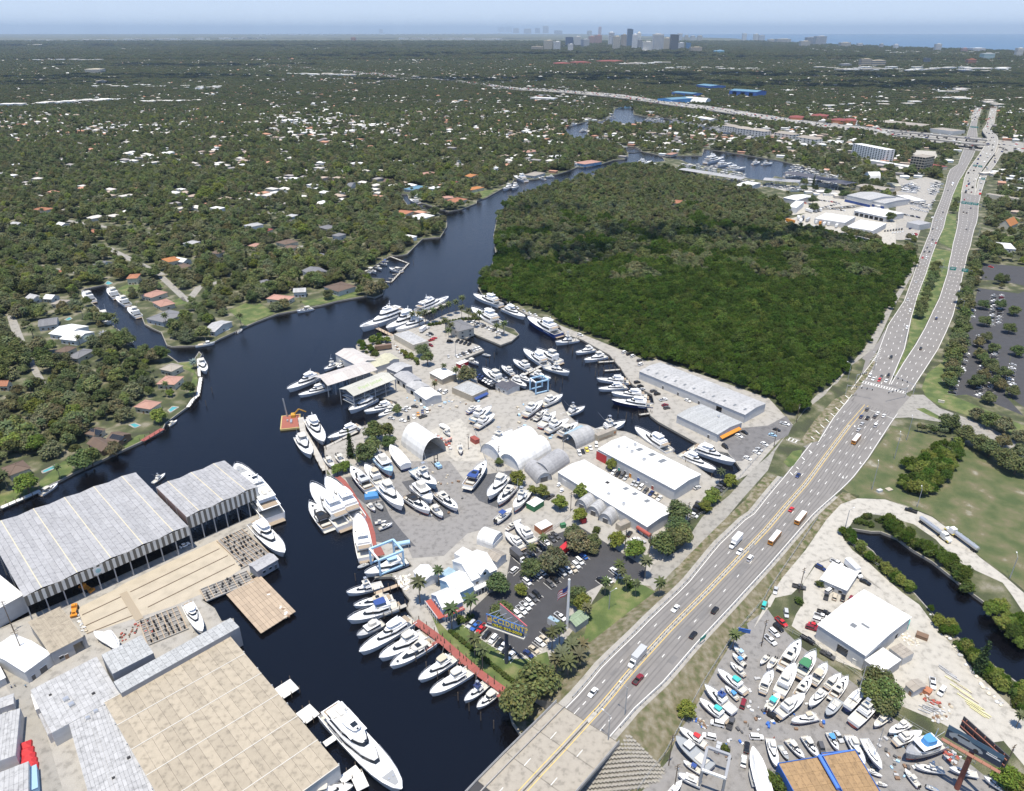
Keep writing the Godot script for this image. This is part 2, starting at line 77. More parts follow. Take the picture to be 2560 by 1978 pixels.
const TREE_ZONES := [[3,[-1700,-1500,-1700,-2290,1750,-2290,1750,-1300,900,-1350,300,-1400]],[3,[-237,-230.2,-436,-509,-893,-1016,-2140,-2440,-3178,-3489,-1125,-3489,0,-4050,672,-2042,374,-1487,273.1,-1383,232.7,-1441,209.2,-1370,-14,-1100,-75.3,-800,-133.5,-685,-126.1,-583,-197.7,-529,-227,-491,-201.5,-425,-196.8,-411,-199.9,-352,-223.8,-316,-243.2,-285.8,-257.8,-259.4]],[4,[592,-1788,830,-1426,730,-1273,635,-1114,567,-1011,499,-886,423,-757,458,-984,426,-1090,477,-1350,240.5,-1433]],[4,[644,-1016,784,-1016,336,-377,270.9,-410,347,-529,452,-700]],[4,[796,-1238,903,-1407,916,-1340,652,-924,598,-924]],[2,[-25.6,-608,-30.6,-629,-20.5,-685,-16.9,-734,-20.7,-806,-17.8,-922,8.2,-1034,11.6,-1051,44.2,-1080,98.9,-1150,154.8,-1245,199.4,-1286,239.2,-1263,282.4,-1218,310,-1146,331,-1099,359,-977,341,-896,316,-869,319,-848,349,-837,363,-805,372,-775,385,-766,403,-752,422,-757,389,-692,347,-630,300,-555,272,-514,250.5,-485,231.1,-460,211.8,-432,198.9,-416,190.4,-407,168.4,-384,158.8,-382,157.6,-401,152,-390,159.8,-408,98,-452,92.7,-464,75.9,-485,63,-507,53.8,-522,39.6,-539,28.4,-558,14.5,-572,0,-586]]]
const TREES := [0,-76.1,-354,1.2,1,-70.2,-354,1.09,0,-77.5,-332,1.2,1,-74.7,-337,1.09,0,-67.4,-346,0.8,7,-86.3,-336,1.25,4,-89.8,-319,0.68,4,-86.1,-322,0.68,1,-68.2,-384,0.65,4,2.9,-309,0.91,4,14.6,-298.3,0.77,4,22.9,-288.5,0.82,4,9.8,-301,0.55,0,-62.3,-471,1,1,-57.5,-456,0.98,3,-28.9,-429,1.43,0,-6.8,-328,0.44,6,-48.6,-413,1.18,5,-36.5,-430,1,5,-45,-440,0.8,104,33.8,-298.4,0.82,104,51.7,-324,0.68,104,31.6,-278.9,0.77,104,46.3,-259.9,0.86,104,53.2,-252.4,1,100,76.9,-279.2,1.12,100,74.7,-266.1,1.08,100,65.6,-255.2,1.08,100,71.2,-259.9,1,101,75.8,-261.3,0.98,106,55.6,-239.9,1.45,104,91.6,-286.2,0.68,104,97.3,-294.9,0.82,104,95.3,-292,0.68,104,109.3,-308,0.77,105,104.6,-310,0.87,111,38.5,-270.9,1.54,203,27.7,-263.8,1,203,28.4,-256.9,1.29,203,35.7,-260,0.81,203,35,-255.7,0.71,203,17.7,-243.3,1.43,200,7.8,-241.1,0.88,204,3.6,-229.1,0.59,200,25.4,-224.6,0.8,205,44.3,-238.8,0.87,205,13.6,-257.5,0.8,205,8.5,-251,0.8,200,-4.1,-214.4,0.88,200,-5.5,-230.7,0.92,204,27.6,-220.5,0.82,206,28.9,-215,1.09,305,-23,-210.4,1.13,305,-16,-215.5,1.13,305,-13.6,-196.7,1,305,-10.6,-191.7,1,305,-36.8,-224.6,1.2,305,-30.2,-235.1,0.87,311,-20,-214,1.54,311,-16.4,-215.2,1.54,300,8.6,-179.1,1.4,301,2.3,-169.7,1.3,301,-0.4,-172.4,0.87,306,21.3,-193.1,1.55,306,17.7,-188.7,1.64,306,23.5,-188.7,1.55,306,19.5,-185,1.64,306,15.6,-187.1,1.45,306,25.3,-194.7,1.36,305,14.8,-200.2,0.93,305,17.7,-202.6,0.93,405,59.1,-227.3,0.93,405,37.7,-229.4,0.8,405,45.2,-235.8,0.73,405,46.5,-231.5,0.73,405,49.9,-228.7,0.73,411,48.8,-234.5,1.54,406,81.7,-200.4,1.18,404,58,-170.6,0.68,411,67.8,-157.5,1.23,500,126,-180.1,1.04,501,126.3,-174.4,1.09,500,124.5,-171.9,0.92,501,121.4,-175.2,0.96,507,166.1,-189,1.12,504,148.9,-144.6,0.91,504,150.6,-143,0.82,511,79,-145.3,2.31,511,78.6,-147.2,1.85,511,80.7,-143.8,1.85,506,165.9,-166.4,0.91,511,114.8,-224.4,1.54,511,127,-234.5,1.54,600,249.3,-365,1.12,600,250.4,-351,1.08,600,253.7,-344,1,600,255.4,-336,1.04,600,256.6,-327,1.12,600,258.9,-319,1.12,603,272.3,-378,1,600,274.4,-370,1,603,278.8,-362,1.19,603,280.3,-352,0.95,603,268.7,-346,0.95,603,292,-399,0.95,600,312,-408,0.8,603,271.5,-336,0.95,606,231,-364,0.73,611,235.1,-369,1.38,606,233.1,-363,0.73,611,237.3,-368,1.38,606,234.9,-362,0.73,611,240.4,-368,1.38,606,238,-363,0.73,611,241.5,-365,1.38,606,239.9,-361,0.73,611,244.6,-366,1.38,606,241.1,-358,0.73,611,246.6,-365,1.38,606,243.5,-358,0.73,611,248.8,-364,1.38,700,323,-547,0.73,701,325,-550,1.04,700,335,-567,0.92,701,344,-580,0.76,700,352,-593,0.87,701,359,-606,0.75,700,369,-621,0.83,701,374,-628,1.04,700,386,-647,0.97,701,392,-658,1.02,700,404,-678,0.98,700,551,-920,0.8,700,560,-935,0.8,700,570,-950,0.8,700,580,-966,0.8,700,590,-983,0.8,800,280.3,-421,0.85,801,280.5,-425,0.98,800,289.3,-435,1.01,803,294.2,-445,1.12,800,298.9,-453,0.99,801,300,-456,1.17,800,308,-468,1.23,803,314,-477,1.48,800,321,-486,1.28,801,328,-499,0.95,800,334,-508,1.26,803,343,-522,1.28,800,351,-536,0.9,801,354,-540,1.17,800,366,-561,0.83,803,371,-567,1.52,800,377,-582,1.18,801,388,-597,0.95,800,396,-610,1.17,803,412,-632,0.98,800,421,-648,0.82,801,426,-656,1.04,800,437,-672,1.27,803,447,-690,1.52,800,348,-498,0.8,803,337,-488,0.95,800,341,-478,0.8,803,326,-468,0.95,800,323,-459,0.8,803,322,-450,0.95,800,320,-442,0.8,803,308,-433,0.95,800,301,-425,0.8,803,310,-417,0.95,800,323,-435,0.88,800,322,-450,0.88,800,365,-530,0.88,800,375,-515,0.88,800,354,-472,0.88,800,400,-568,0.88,800,386,-568,0.88,800,402,-554,0.88,800,296,-421,0.88,800,309,-421,0.88,905,-76.8,-531,1.13,905,-71.4,-531,1.13,905,-67.3,-535,1.13,905,-61.2,-538,1.13,905,-55.5,-546,1.13,905,-50.5,-553,1.13,905,-45.3,-558,1.13,905,-40.7,-568,1.13,905,-39.7,-545,1.13,905,-33.8,-538,1.13,905,-45.2,-507,1.13,905,-50.4,-517,1.13,905,-11.3,-505,1.13,905,-6.2,-510,1.13,905,-25.4,-533,1.13,905,-28.8,-527,1.13,905,-46.1,-496,1.13,911,-63.7,-531,1.38,911,-61.3,-532,1.38,911,-58.8,-533,1.38,911,-56.4,-534,1.38,911,-53.9,-536,1.38,911,-51.4,-537,1.38,911,-49,-538,1.38,911,-46.5,-539,1.38,911,-44,-540,1.38,911,-41.5,-542,1.38,911,-39,-543,1.38,911,-36.4,-544,1.38,911,-33.8,-544,1.38,911,-31.2,-544,1.38,911,-28.7,-544,1.38,911,-26.1,-544,1.38,1006,-311,-487,1.36,1012,-299.9,-500,1.42,1012,-285,-490,1.25,1012,-308,-493,1.25,1012,-215.2,-451,1.25,1000,-222.4,-323,1.2,1003,-212.7,-337,1.05,1001,-220.1,-327,1.09,1005,-230.7,-315,0.8,1005,-262,-383,1.2,1004,-238.7,-302,1.23,1000,-156.6,-594,0.92,1003,-120.2,-602,1.67,1003,-114.4,-612,1.43,1003,-128.3,-621,1.29,1005,-208.3,-527,1.13,1005,-248.6,-506,1.2,1005,-265.7,-527,1.13,1005,-305,-527,1.13,1005,-297.3,-515,1.13,1005,-282.9,-499,1,1005,-314,-590,1,1005,-356,-506,1,1005,-333,-462,1,1403,374,-817,1.05,1403,375,-808,1.05,1403,377,-804,1.05,1403,381,-802,1.05,1403,384,-797,1.05,1403,386,-792,1.05,1403,388,-787,1.05,1403,391,-783,1.05,1403,393,-778,1.05,1400,395,-972,1.2,1400,380,-929,1.2,1400,450,-1010,1.2,1400,437,-1032,1,1400,414,-1058,1,1400,430,-1058,1,1405,330,-1034,1.33,1405,368,-993,1.33,1400,452,-877,1.2,1511,-23.2,-208.5,0.85,1511,-22.2,-207.5,0.85,1511,-21.2,-206.5,0.85,1511,-20.3,-205.5,0.85,1511,-19.3,-204.5,0.85,1511,-18.3,-203.5,0.85,1511,-17.3,-202.5,0.85,1511,-16.4,-201.5,0.85,1511,-15.4,-200.6,0.85,1511,-14.5,-199.6,0.85,1511,-13.5,-198.7,0.85,1511,-12.6,-197.7,0.85,1511,-11.6,-196.8,0.85,1511,-10.7,-195.8,0.85,1511,-9.8,-194.9,0.85,1511,-8.9,-193.9,0.85,1511,-8,-193,0.85,1511,-7.1,-192.1,0.85,1511,-6.2,-191.2,0.85,1511,-5.3,-190.3,0.85,1511,-4.4,-189.4,0.85,1511,-3.5,-188.5,0.85,1511,-2.6,-187.6,0.85,1511,-1.8,-186.7,0.85,1511,-0.9,-185.8,0.85,1511,0,-185,0.85,1604,-430,-1068,1.7,1604,-411,-1042,1.7,1604,-419,-1018,1.7,1604,-420,-1085,1.7,1604,-406,-1000,1.7,1604,-412,-985,1.7,1604,-281.8,-1223,1.7,1604,-258,-1180,1.7,1604,-109.8,-1170,1.7,1604,-102.1,-1212,1.7,1604,-236.2,-811,1.7,1604,-228.3,-800,1.7]
const TREE_LABELS := {3: ["in the wooded neighbourhood across the river"], 4: ["among the buildings beyond the highway"], 10: ["standing in the right bank boat yard"], 11: ["beside the long white warehouse"], 12: ["in the restaurant parking lot"], 13: ["on the lawn by the red dock"], 14: ["along the verge and the restaurant drive"], 15: ["on the lower right lots"], 16: ["planted beside the curving side street"], 17: ["in the median between the carriageways"], 18: ["lining the far side of the right carriageway"], 19: ["along the palm lined marina quay"], 20: ["on the grassy houses lots of the left bank"], 21: ["in the thicket on the open field"], 22: ["on the banks of the dark ditch"], 23: ["in the overgrown yard by the river sheds"], 24: ["by the industrial estate beyond the forest"], 25: ["in the hedge beside the riverside road lawn"], 26: ["with yellow green foliage in the left bank wood"]}
const PAINT := [Color(0.01,0.012,0.015), Color(0.8,0.8,0.79), Color(0.45,0.46,0.47), Color(0.09,0.09,0.095), Color(0.015,0.015,0.017), Color(0.5,0.03,0.035), Color(0.2,0.02,0.03), Color(0.02,0.035,0.12), Color(0.04,0.13,0.42), Color(0.36,0.55,0.72), Color(0.5,0.44,0.34), Color(0.05,0.2,0.09), Color(0.05,0.45,0.42), Color(0.75,0.6,0.08), Color(0.6,0.24,0.03), Color(0.66,0.6,0.48), Color(0.42,0.42,0.42), Color(0.22,0.14,0.09), Color(0.6,0.6,0.59), Color(0.6,0.36,0.3), Color(0.66,0.62,0.35), Color(0.45,0.55,0.42), Color(0.5,0.2,0.1), Color(0.7,0.68,0.63), Color(0.03,0.07,0.25), Color(0.06,0.055,0.05), Color(0.08,0.28,0.6), Color(0.85,0.82,0.7), Color(0.3,0.31,0.33), Color(0.12,0.16,0.22), Color(0.35,0.08,0.06)]
const ROOFS := {"white": [0.82,0.82,0.8,"soft",30], "grey": [0.41,0.41,0.42,"worn",21], "pale": [0.48,0.48,0.48,"worn",24], "tan": [0.44,0.38,0.29,"worn",28], "terracotta": [0.4,0.17,0.09,"soft",12], "salmon": [0.46,0.26,0.2,"soft",12], "brown": [0.16,0.11,0.08,"soft",9], "slate": [0.2,0.2,0.21,"soft",9], "rust": [0.6,0.56,0.53,"worn",9], "cream": [0.52,0.5,0.37,"soft",15], "green": [0.28,0.36,0.24,"soft",10], "blue": [0.13,0.27,0.38,"soft",20], "dark": [0.1,0.1,0.12,"worn",20], "red": [0.27,0.07,0.06,"soft",10], "beige": [0.38,0.34,0.29,"soft",18], "stain": [0.46,0.47,0.47,"worn",13], "skyblue": [0.34,0.48,0.58,"soft",9], "orange": [0.46,0.19,0.06,"soft",9], "ivory": [0.55,0.54,0.48,"soft",9], "orangetan": [0.37,0.24,0.12,"worn",15]}
const CATEGORIES := {"boat_shed":"boat shed","storage_shed":"shed","workshop":"workshop","marina_hall":"hall","lean_to":"shed","boat_hall":"hall","site_hut":"hut","dock_office":"hut","fabric_hangar":"hangar","fabric_tent":"tent","quonset_hut":"hut","warehouse":"warehouse","quonset_shed":"shed","showroom":"building","river_shed":"shed","rack_shed":"boat shed","yard_shed":"shed","office_building":"building","marina_office":"office","yard_office":"building","kiosk":"kiosk","restaurant":"restaurant","marquee":"tent","storage_container":"container","banner_trailer":"trailer","canopy":"canopy","utility_shed":"shed","food_kiosk":"kiosk","boat_works":"warehouse","site_office":"office","paint_hall":"hall","tool_shed":"shed","truck_terminal":"warehouse","storage_block":"building","boat_store":"warehouse","marina_canopy":"boat shed","shop_hall":"hall","billboard_shop":"shop","hotel":"hotel","tower_shell":"building","clubhouse":"building","motel":"building","store":"store","house":"house","hangar":"hangar","apartment_block":"apartments"}
const BUILDINGS := [
["boat_shed","long open boat shed with grey sheet roof and black and white striped fascia",-184.2,-257.6,0.78,63,60.6,12.5,"multi","grey",16,{"bays":5,"stripes":[4.6,1.15,0],"y":0,"emblem":0.41}],
["boat_shed","taller boat shed with striped fascia, nearest the moored superyacht",-142.2,-285.5,0.79,33.3,33.4,14.5,"multi","grey",16,{"bays":3,"stripes":[6,1.15,1]}],
["storage_shed","white roofed shed at the left end of the striped boat shed",-213.4,-224.1,0.99,18.5,42.3,8,"gable","white",18,{"rise":1.2}],
["workshop","workshop with tan ribbed roof beside the sand basin",-169.6,-203.9,0.83,10.7,22.7,6,"gable","tan",16,{"rise":0.7,"n":30,"doors":[[0,0.38,4.5,4.4,0],[0,-0.1,1.2,2.2,17],[0,-0.25,1.4,1.2,0,1.4]]}],
["workshop","workshop with plain white gable roof next to the tan ribbed one",-176.6,-193,1.12,9.4,20.9,5.5,"gable","white",18,{"rise":1.2,"n":6,"doors":[[0,0.1,2.4,2.6,3],[0,-0.3,1.2,2.2,3]]}],
["marina_hall","low hall with pale grey sheet roof along the quay lane",-122.6,-151.7,0.66,17.4,44.9,6,"flat","pale",18,{"n":16,"rows":16,"parapet":0,"units":[[-0.2,-0.42,1.2,0.8],[-0.05,-0.45,1.2,0.8],[0.2,0.1,1,0.3],[-0.1,0.2,0.8,0.3]]}],
["marina_hall","pale grey roofed hall in front of the wrapped boats",-146.4,-174.7,0.78,20.9,23.7,6.2,"flat","pale",18,{"n":14,"rows":8,"parapet":0,"units":[[-0.15,0.05,1.6,0.9],[-0.12,0.2,1.6,0.9],[0.2,0.2,1,0.3],[-0.3,-0.2,0.8,0.3]]}],
["lean_to","lean-to with ribbed grey roof beside the quay lane",-149.9,-165.7,0.76,5.1,10.8,4,"flat","grey",18,{"n":7,"rows":3,"parapet":0}],
["lean_to","white canopy roofs over plant beside the quay lane",-158,-174.2,0.69,5.1,8.4,4.2,"flat","white",18,{"n":3,"rows":2,"parapet":0,"units":[[-0.2,-0.2,0.7,0.2],[0.1,-0.2,0.7,0.2],[-0.2,0.2,0.7,0.2],[0.1,0.2,0.7,0.2]]}],
["boat_hall","weathered white metal roofed hall standing above the tan roof",-117.2,-189.7,0.8,41.8,6.8,8.6,"flat","stain",28,{"n":22,"rows":3,"parapet":0}],
["boat_hall","wider weathered white roof end beside the wrapped boats",-135.3,-189.4,0.76,13.6,11.8,8.6,"flat","stain",28,{"n":8,"rows":5,"parapet":0}],
["boat_hall","huge flat tan roofed boat hall at the dark water",-93.3,-158.8,0.77,43.1,73.8,6.6,"flat","tan",18,{"n":14,"rows":6,"parapet":0,"battens":1,"skirt":1}],
["storage_shed","grey ribbed shed roof at the left edge by the red bins",-162,-158.4,0.48,10,19.8,5,"flat","pale",18,{"n":10,"rows":4,"parapet":0}],
["storage_shed","grey shed roof in the lower left corner",-149.2,-141.2,0.53,11.2,13.6,5,"flat","pale",18,{"n":9,"rows":4,"parapet":0}],
["site_hut","small grey roofed hut at the left edge across the quay lane",-170.5,-173.2,0.53,5.6,4.4,3.5,"gable","pale",18,{"rise":0.6}],
["site_hut","white roofed hut at the left edge beside a parked car",-182.1,-186.1,0.8,4.3,10.9,3.2,"gable","white",18,{"rise":0.6}],
["dock_office","grey roofed office hut on the pier by the white yachts",-105,-244.7,0.87,9.9,6.2,4,"gable","grey",28,{"rise":0.8,"doors":[[0,-0.2,1.2,1.1,0,1.3],[0,0.1,1.2,1.1,0,1.3],[0,0.35,1,2.1,3]]}],
["fabric_hangar","tall white fabric arch hangar open at one end, sheltering a boat",-48.4,-345,-0.88,21.6,15.3,11.5,"arch","white",1,{"open":2,"n":9}],
["fabric_tent","largest white barrel tent among the quonset huts",-0.7,-345,0.75,29.5,17,8.2,"arch","white",1,{"n":10}],
["fabric_tent","white barrel tent between the largest tent and the grey hut",7.4,-336,0.84,26.7,14,7.6,"arch","white",1,{"n":9}],
["quonset_hut","grey quonset hut behind the white warehouse",20.3,-327,0.88,18.1,12,6.2,"arch","grey",18,{"n":12}],
["quonset_hut","small quonset hut with a dark end door by the yard trees",13.4,-318,-1.12,14,9,5.6,"arch","grey",18,{"n":8,"doors":[[1,0,4,3,3]]}],
["quonset_hut","silver quonset hut with a dark open door beside the blue container",37.3,-353,0.7,15.5,11,7.2,"arch","pale",18,{"n":12,"open":3}],
["warehouse","white roofed warehouse with a large red door",69.9,-321,-0.86,50.3,20.6,6.6,"gable","white",18,{"rise":1,"n":24,"doors":[[0,-0.45,7.2,5.2,5],[0,-0.2,1.2,2.2,12],[0,-0.12,1.4,2.2,3],[0,-0.05,1.6,2.4,14],[0,0.06,1.6,2.4,8],[0,0.16,1.4,2.2,18],[0,0.24,1.4,2.2,30]],"units":[[-0.28,-0.3,1.3,1.6],[-0.2,0.05,1.3,1.6],[-0.36,0.1,1.2,1.3],[-0.3,-0.05,1,0.6],[-0.02,0.1,1.4,1.5]],"skylights":[[-0.2,-0.25,2.4,4],[-0.05,-0.3,2.4,4],[0.1,-0.25,2.4,5]]}],
["warehouse","long white roofed warehouse with three quonset sheds along its side",49,-295.3,-0.88,58.6,18.4,5.8,"gable","white",18,{"rise":1,"n":26,"doors":[[0,-0.42,3,3.4,18],[0,0.2,1.2,2.2,18],[0,0.42,1.2,2.2,8]],"units":[[-0.1,-0.1,1.6,0.5],[0.02,0.25,1.2,0.9],[0.2,0.3,1.2,1.6]],"skylights":[[0.05,-0.3,2,3],[0.15,-0.3,2,3],[0.28,-0.3,2,3]]}],
["quonset_shed","small silver quonset shed against the long warehouse, nearest the leafy tree",35.9,-291.6,0.84,9,7.5,5.4,"arch","pale",18,{"n":7,"doors":[[3,0,2.6,2.6,3]]},"quonset sheds along the long warehouse"],
["quonset_shed","small silver quonset shed against the long warehouse, in the middle of the three",40.6,-286.4,0.93,8.8,7.5,5.4,"arch","pale",18,{"n":7,"doors":[[3,0,2.6,2.6,3]]},"quonset sheds along the long warehouse"],
["quonset_shed","small silver quonset shed against the long warehouse, beside the tan container",45.4,-280.4,0.95,8.2,7.5,5.4,"arch","pale",18,{"n":7,"doors":[[3,0,2.6,2.6,3]]},"quonset sheds along the long warehouse"],
["warehouse","long metal roofed warehouse with a row of dark skylights at the forest edge",117.3,-411,-0.86,79.3,21.6,5.6,"gable","pale",18,{"rise":1.1,"n":26,"skylights":[[-0.46,0.27,1.3,2.4],[-0.37,0.27,1.3,2.4],[-0.28,0.27,1.3,2.4],[-0.18,0.27,1.3,2.4],[-0.09,0.27,1.3,2.4],[0,0.27,1.3,2.4],[0.09,0.27,1.3,2.4],[0.18,0.27,1.3,2.4],[0.28,0.27,1.3,2.4],[0.37,0.27,1.3,2.4],[0.46,0.27,1.3,2.4]],"doors":[[0,0.28,4,4,0],[0,0.1,1.2,2.2,3],[0,-0.1,1.2,2.2,3],[0,-0.25,1.2,2.2,3]]}],
["showroom","white roofed building with an orange awning by the lagoon",113.4,-370,-0.9,28.8,22.1,5,"gable","stain",18,{"rise":1,"n":16,"doors":[[1,0.1,9,2.6,22],[0,0.3,1.2,2.2,3]],"units":[[0.1,-0.2,1.2,1]],"awning":[1,14]}],
["river_shed","rust streaked white gable shed on the river edge",-106.7,-458,-0.81,28.3,14.2,6,"gable","rust",18,{"rise":2,"n":12,"y":-0.6}],
["river_shed","long rust stained boat shed roof beside two yachts",-106.9,-428,0.72,35.7,17.1,7,"canopy","rust",18,{"rise":2.2,"n":14,"foot":-2}],
["rack_shed","open boat storage shed with large green letters painted on its roof",-89,-407,0.83,32.1,14.3,9.5,"canopy","ivory",18,{"rise":2,"n":8,"foot":-2.5,"text":"Pipel Jeldel","racks":1}],
["yard_shed","pale yellow roofed shed next to a grey gabled one",-90.7,-451,0.71,11.2,11.9,4.5,"gable","cream",18,{"rise":1}],
["yard_shed","pale yellow barrel roofed shed behind the boat racks",-83.9,-459,-0.92,12.5,8.1,4.5,"gable","cream",18,{"rise":1.2}],
["yard_shed","grey gabled shed with blue grey walls",-74.5,-441,-0.72,10.3,13.2,5.5,"gable","pale",28,{"rise":1.4,"doors":[[0,0,3,3,3]]}],
["yard_shed","worn grey roofed workshop facing the yard",-67.1,-426,-0.9,16.7,10.4,5,"gable","grey",18,{"rise":1.4,"doors":[[0,-0.2,3,3,0],[0,0.2,3,3,0]]}],
["yard_shed","grey gabled workshop next to the white one",-59.2,-414,-0.8,11.6,9.9,5,"gable","pale",18,{"rise":1.2,"doors":[[0,0,3,3,0]]}],
["yard_shed","white gabled workshop at the end of the row",-51.7,-403,-0.93,13.7,10.9,5,"gable","white",18,{"rise":1.2,"doors":[[0,0,3,3,0]]}],
["office_building","low building with grey patched roof by the red pickups",-73.6,-495,-0.89,26.8,12.8,4.6,"flat","pale",15,{"n":7,"rows":4}],
["marina_office","two storey marina office with grey hip roof at the head of the slip",-39.5,-515,-0.96,19.4,13.4,6.5,"hip","slate",15,{"rise":2.2,"over":0.8,"doors":[[0,-0.3,1.4,1.2,0,3.9],[0,0,1.4,1.2,0,3.9],[0,0.3,1.4,1.2,0,3.9],[0,-0.3,1.4,1.2,0,1],[0,0.3,1.4,1.2,0,1],[1,-0.25,1.4,1.2,0,3.9],[1,0.25,1.4,1.2,0,3.9],[1,-0.25,1.4,1.2,0,1],[1,0.25,1.4,1.2,0,1]]}],
["yard_office","white roofed office with a red band and wooden fence",-45,-434,-0.85,13.4,11.7,4,"gable","white",10,{"rise":0.9,"doors":[[0,0,1.2,2.1,5]]}],
["yard_office","patched white roof building with a blue awning",-26.3,-412,-0.74,18.1,14.1,4,"flat","stain",10,{"n":8,"rows":4,"awning":[1,24]}],
["yard_office","dark roofed cabin by the inner marina docks",-2.8,-418,-0.82,11.1,10.7,3.6,"gable","dark",18,{"rise":0.8,"doors":[[0,-0.2,1.2,1.2,0,1],[0,0.2,1.2,1.2,0,1]]}],
["kiosk","small red and white kiosk on the quay with parked cars",-33.8,-455,-0.72,3.8,8.1,3,"hip","white",5,{"rise":0.8}],
["restaurant","pale blue gabled house with a red upper porch by the docks",-25.6,-221.3,0.56,8.7,10,5.6,"gable","white",9,{"rise":3,"n":10,"doors":[[3,-0.2,1,1.4,0,3.4],[3,0.2,1,1.4,0,3.4],[3,0,1,2,0,2.9],[0,-0.3,1.2,1.2,0,1.2],[0,0.3,1.2,1.2,0,1.2]],"porch_end":[3,2.8,30],"porch":[1.8,2.8,30]}],
["restaurant","white roofed house between the blue house and the taller one",-22.4,-230.1,0.63,9,11,5.6,"gable","white",9,{"rise":2.6,"n":10}],
["restaurant","tall white gabled house with a dormer and upper veranda",-15.5,-238.8,0.62,12,15,7.4,"gable","white",1,{"rise":3.4,"n":12,"dormer":1,"porch":[2.2,3.4,1],"doors":[[0,-0.3,1.2,1.4,0,4.4],[0,0.3,1.2,1.4,0,4.4],[0,-0.1,1.2,2,0,0.1]]}],
["marquee","white box marquee beside the restaurant",-19.3,-248.4,-0.64,9.1,5.7,5.2,"flat","white",1,{"n":4,"rows":3,"parapet":0,"doors":[[3,0,1,1.2,0,1.5]]}],
["marquee","white tent on the rocky shore by the palm",-35.7,-238.1,-0.95,8,6.9,3.6,"gable","white",1,{"rise":1.6,"n":3}],
["marquee","white barrel tent beside the restaurant kitchen",-9.9,-263.7,-0.52,8.3,9,5.6,"arch","white",1,{"n":6,"base":2.2}],
["marquee","tan fabric roof beside the red terrace",-6.9,-249.1,-0.67,6.2,6.4,4.2,"gable","beige",1,{"rise":1.2,"n":5}],
["storage_container","light blue shipping container beside the silver quonset hut",35.2,-360,0.75,14.3,3,3.2,"flat","skyblue",9,{"n":8,"rows":1,"parapet":0}],
["storage_container","green and white container by the yard trees",11.1,-290.2,0.82,7.2,5.1,3,"flat","white",11,{"n":5,"rows":1,"parapet":0}],
["storage_container","white topped wooden container beside the parked pickups",14.4,-272.2,-0.91,5,6.8,3,"flat","white",22,{"n":5,"rows":2,"parapet":0}],
["storage_container","tan container at the end of the quonset sheds",50.9,-273.5,-0.98,3.2,6.1,3.2,"flat","beige",10,{"n":4,"rows":1,"parapet":0}],
["banner_trailer","tan trailer with faded brown lettering",52.5,-357,0.61,13.9,3,4,"flat","beige",10,{"n":8,"rows":1,"parapet":0,"sign":"FaeWealthers"}],
["canopy","teal awning on posts in front of the restaurant",-26.7,-238.5,-0.55,3.8,6.7,3,"canopy","skyblue",12,{"rise":0.5,"n":4,"teal":1}],
["utility_shed","gable shed with a pale green roof inside a grey wall",25.1,-212.4,0.73,7,5,3.4,"gable","green",16,{"rise":1,"n":6}],
["food_kiosk","light blue roofed kiosk on the dark parking lot",16,-212.1,-0.67,4.7,1.9,3,"flat","skyblue",18,{"n":3,"rows":1,"parapet":0,"units":[[0,0,0.5,0.3]]}],
["boat_works","large white roofed metal boat works with a dark doorway",132.3,-207.4,-0.93,18.6,31.6,6.8,"gable","white",18,{"rise":0.9,"n":22,"doors":[[0,0.07,4.2,4.2,0],[1,0.25,2.4,3,0]],"skylights":[[0.1,0.1,3,1],[-0.05,0.2,2,2]]}],
["boat_works","low white annex roof at the corner of the boat works",132,-190.6,-1,7.1,11.2,4.4,"flat","white",16,{"n":7,"rows":3,"parapet":0}],
["site_office","small white roofed office between the lane and the trucks",135.1,-236.5,-0.71,10.3,14,3.6,"hip","white",18,{"rise":0.5,"doors":[[0,-0.35,1.2,2,0],[0,0,1.4,1.2,0,1],[0,0.3,1.4,1.2,0,1]]}],
["paint_hall","flat tan roofed hall with blue edge, left of the blue pipe",89.7,-139.7,0.17,13.7,22,4.6,"flat","orangetan",8,{"n":6,"rows":5,"parapet":0.4}],
["paint_hall","flat tan roofed hall with scattered stains, right of the blue pipe",102.2,-141.1,0.11,11.1,24,5.2,"flat","orangetan",8,{"n":6,"rows":6,"parapet":0.4}],
["tool_shed","cream gabled tool shed beside a rusty trough",139.2,-180.7,-1.17,3.2,5.7,3,"gable","beige",18,{"rise":0.8,"doors":[[0,0.2,1,2,17]]}],
["lean_to","tan lean-to roof on the boat works",141.4,-195.8,-1.1,5.6,5.9,3.6,"flat","beige",18,{"n":4,"rows":3,"parapet":0}],
["truck_terminal","white roofed terminal with trailers at its docks",383,-869,-0.69,34.9,39.5,6,"flat","white",18,{"n":14,"rows":3}],
["truck_terminal","white flat roofed depot office with dark openings",404,-832,-0.73,29,47.1,6,"flat","white",18,{"n":12,"rows":4,"doors":[[0,-0.3,3,4,0],[0,-0.1,3,4,0]]}],
["warehouse","white roofed warehouse behind the truck terminal",449,-900,-1.02,41.5,38.2,6,"gable","white",18,{"rise":1,"n":14,"doors":[[0,-0.4,5,4,0],[0,-0.24,5,4,0],[0,-0.08,5,4,0],[0,0.08,5,4,0],[0,0.24,5,4,0],[0,0.4,5,4,0]]}],
["storage_block","white cube shaped store at the forest edge",361,-939,-0.55,10.3,43.9,7,"flat","white",1,{"n":3,"rows":3}],
["warehouse","white gabled shed by the forest edge",383,-988,-0.98,19.8,41.7,6,"gable","white",18,{"rise":1.4,"n":8}],
["boat_store","grey roofed store with a blue lower wall",475,-982,-1.1,35.3,49.9,9,"gable","pale",18,{"rise":2,"n":10,"doors":[[0,0,40,3.4,24]]}],
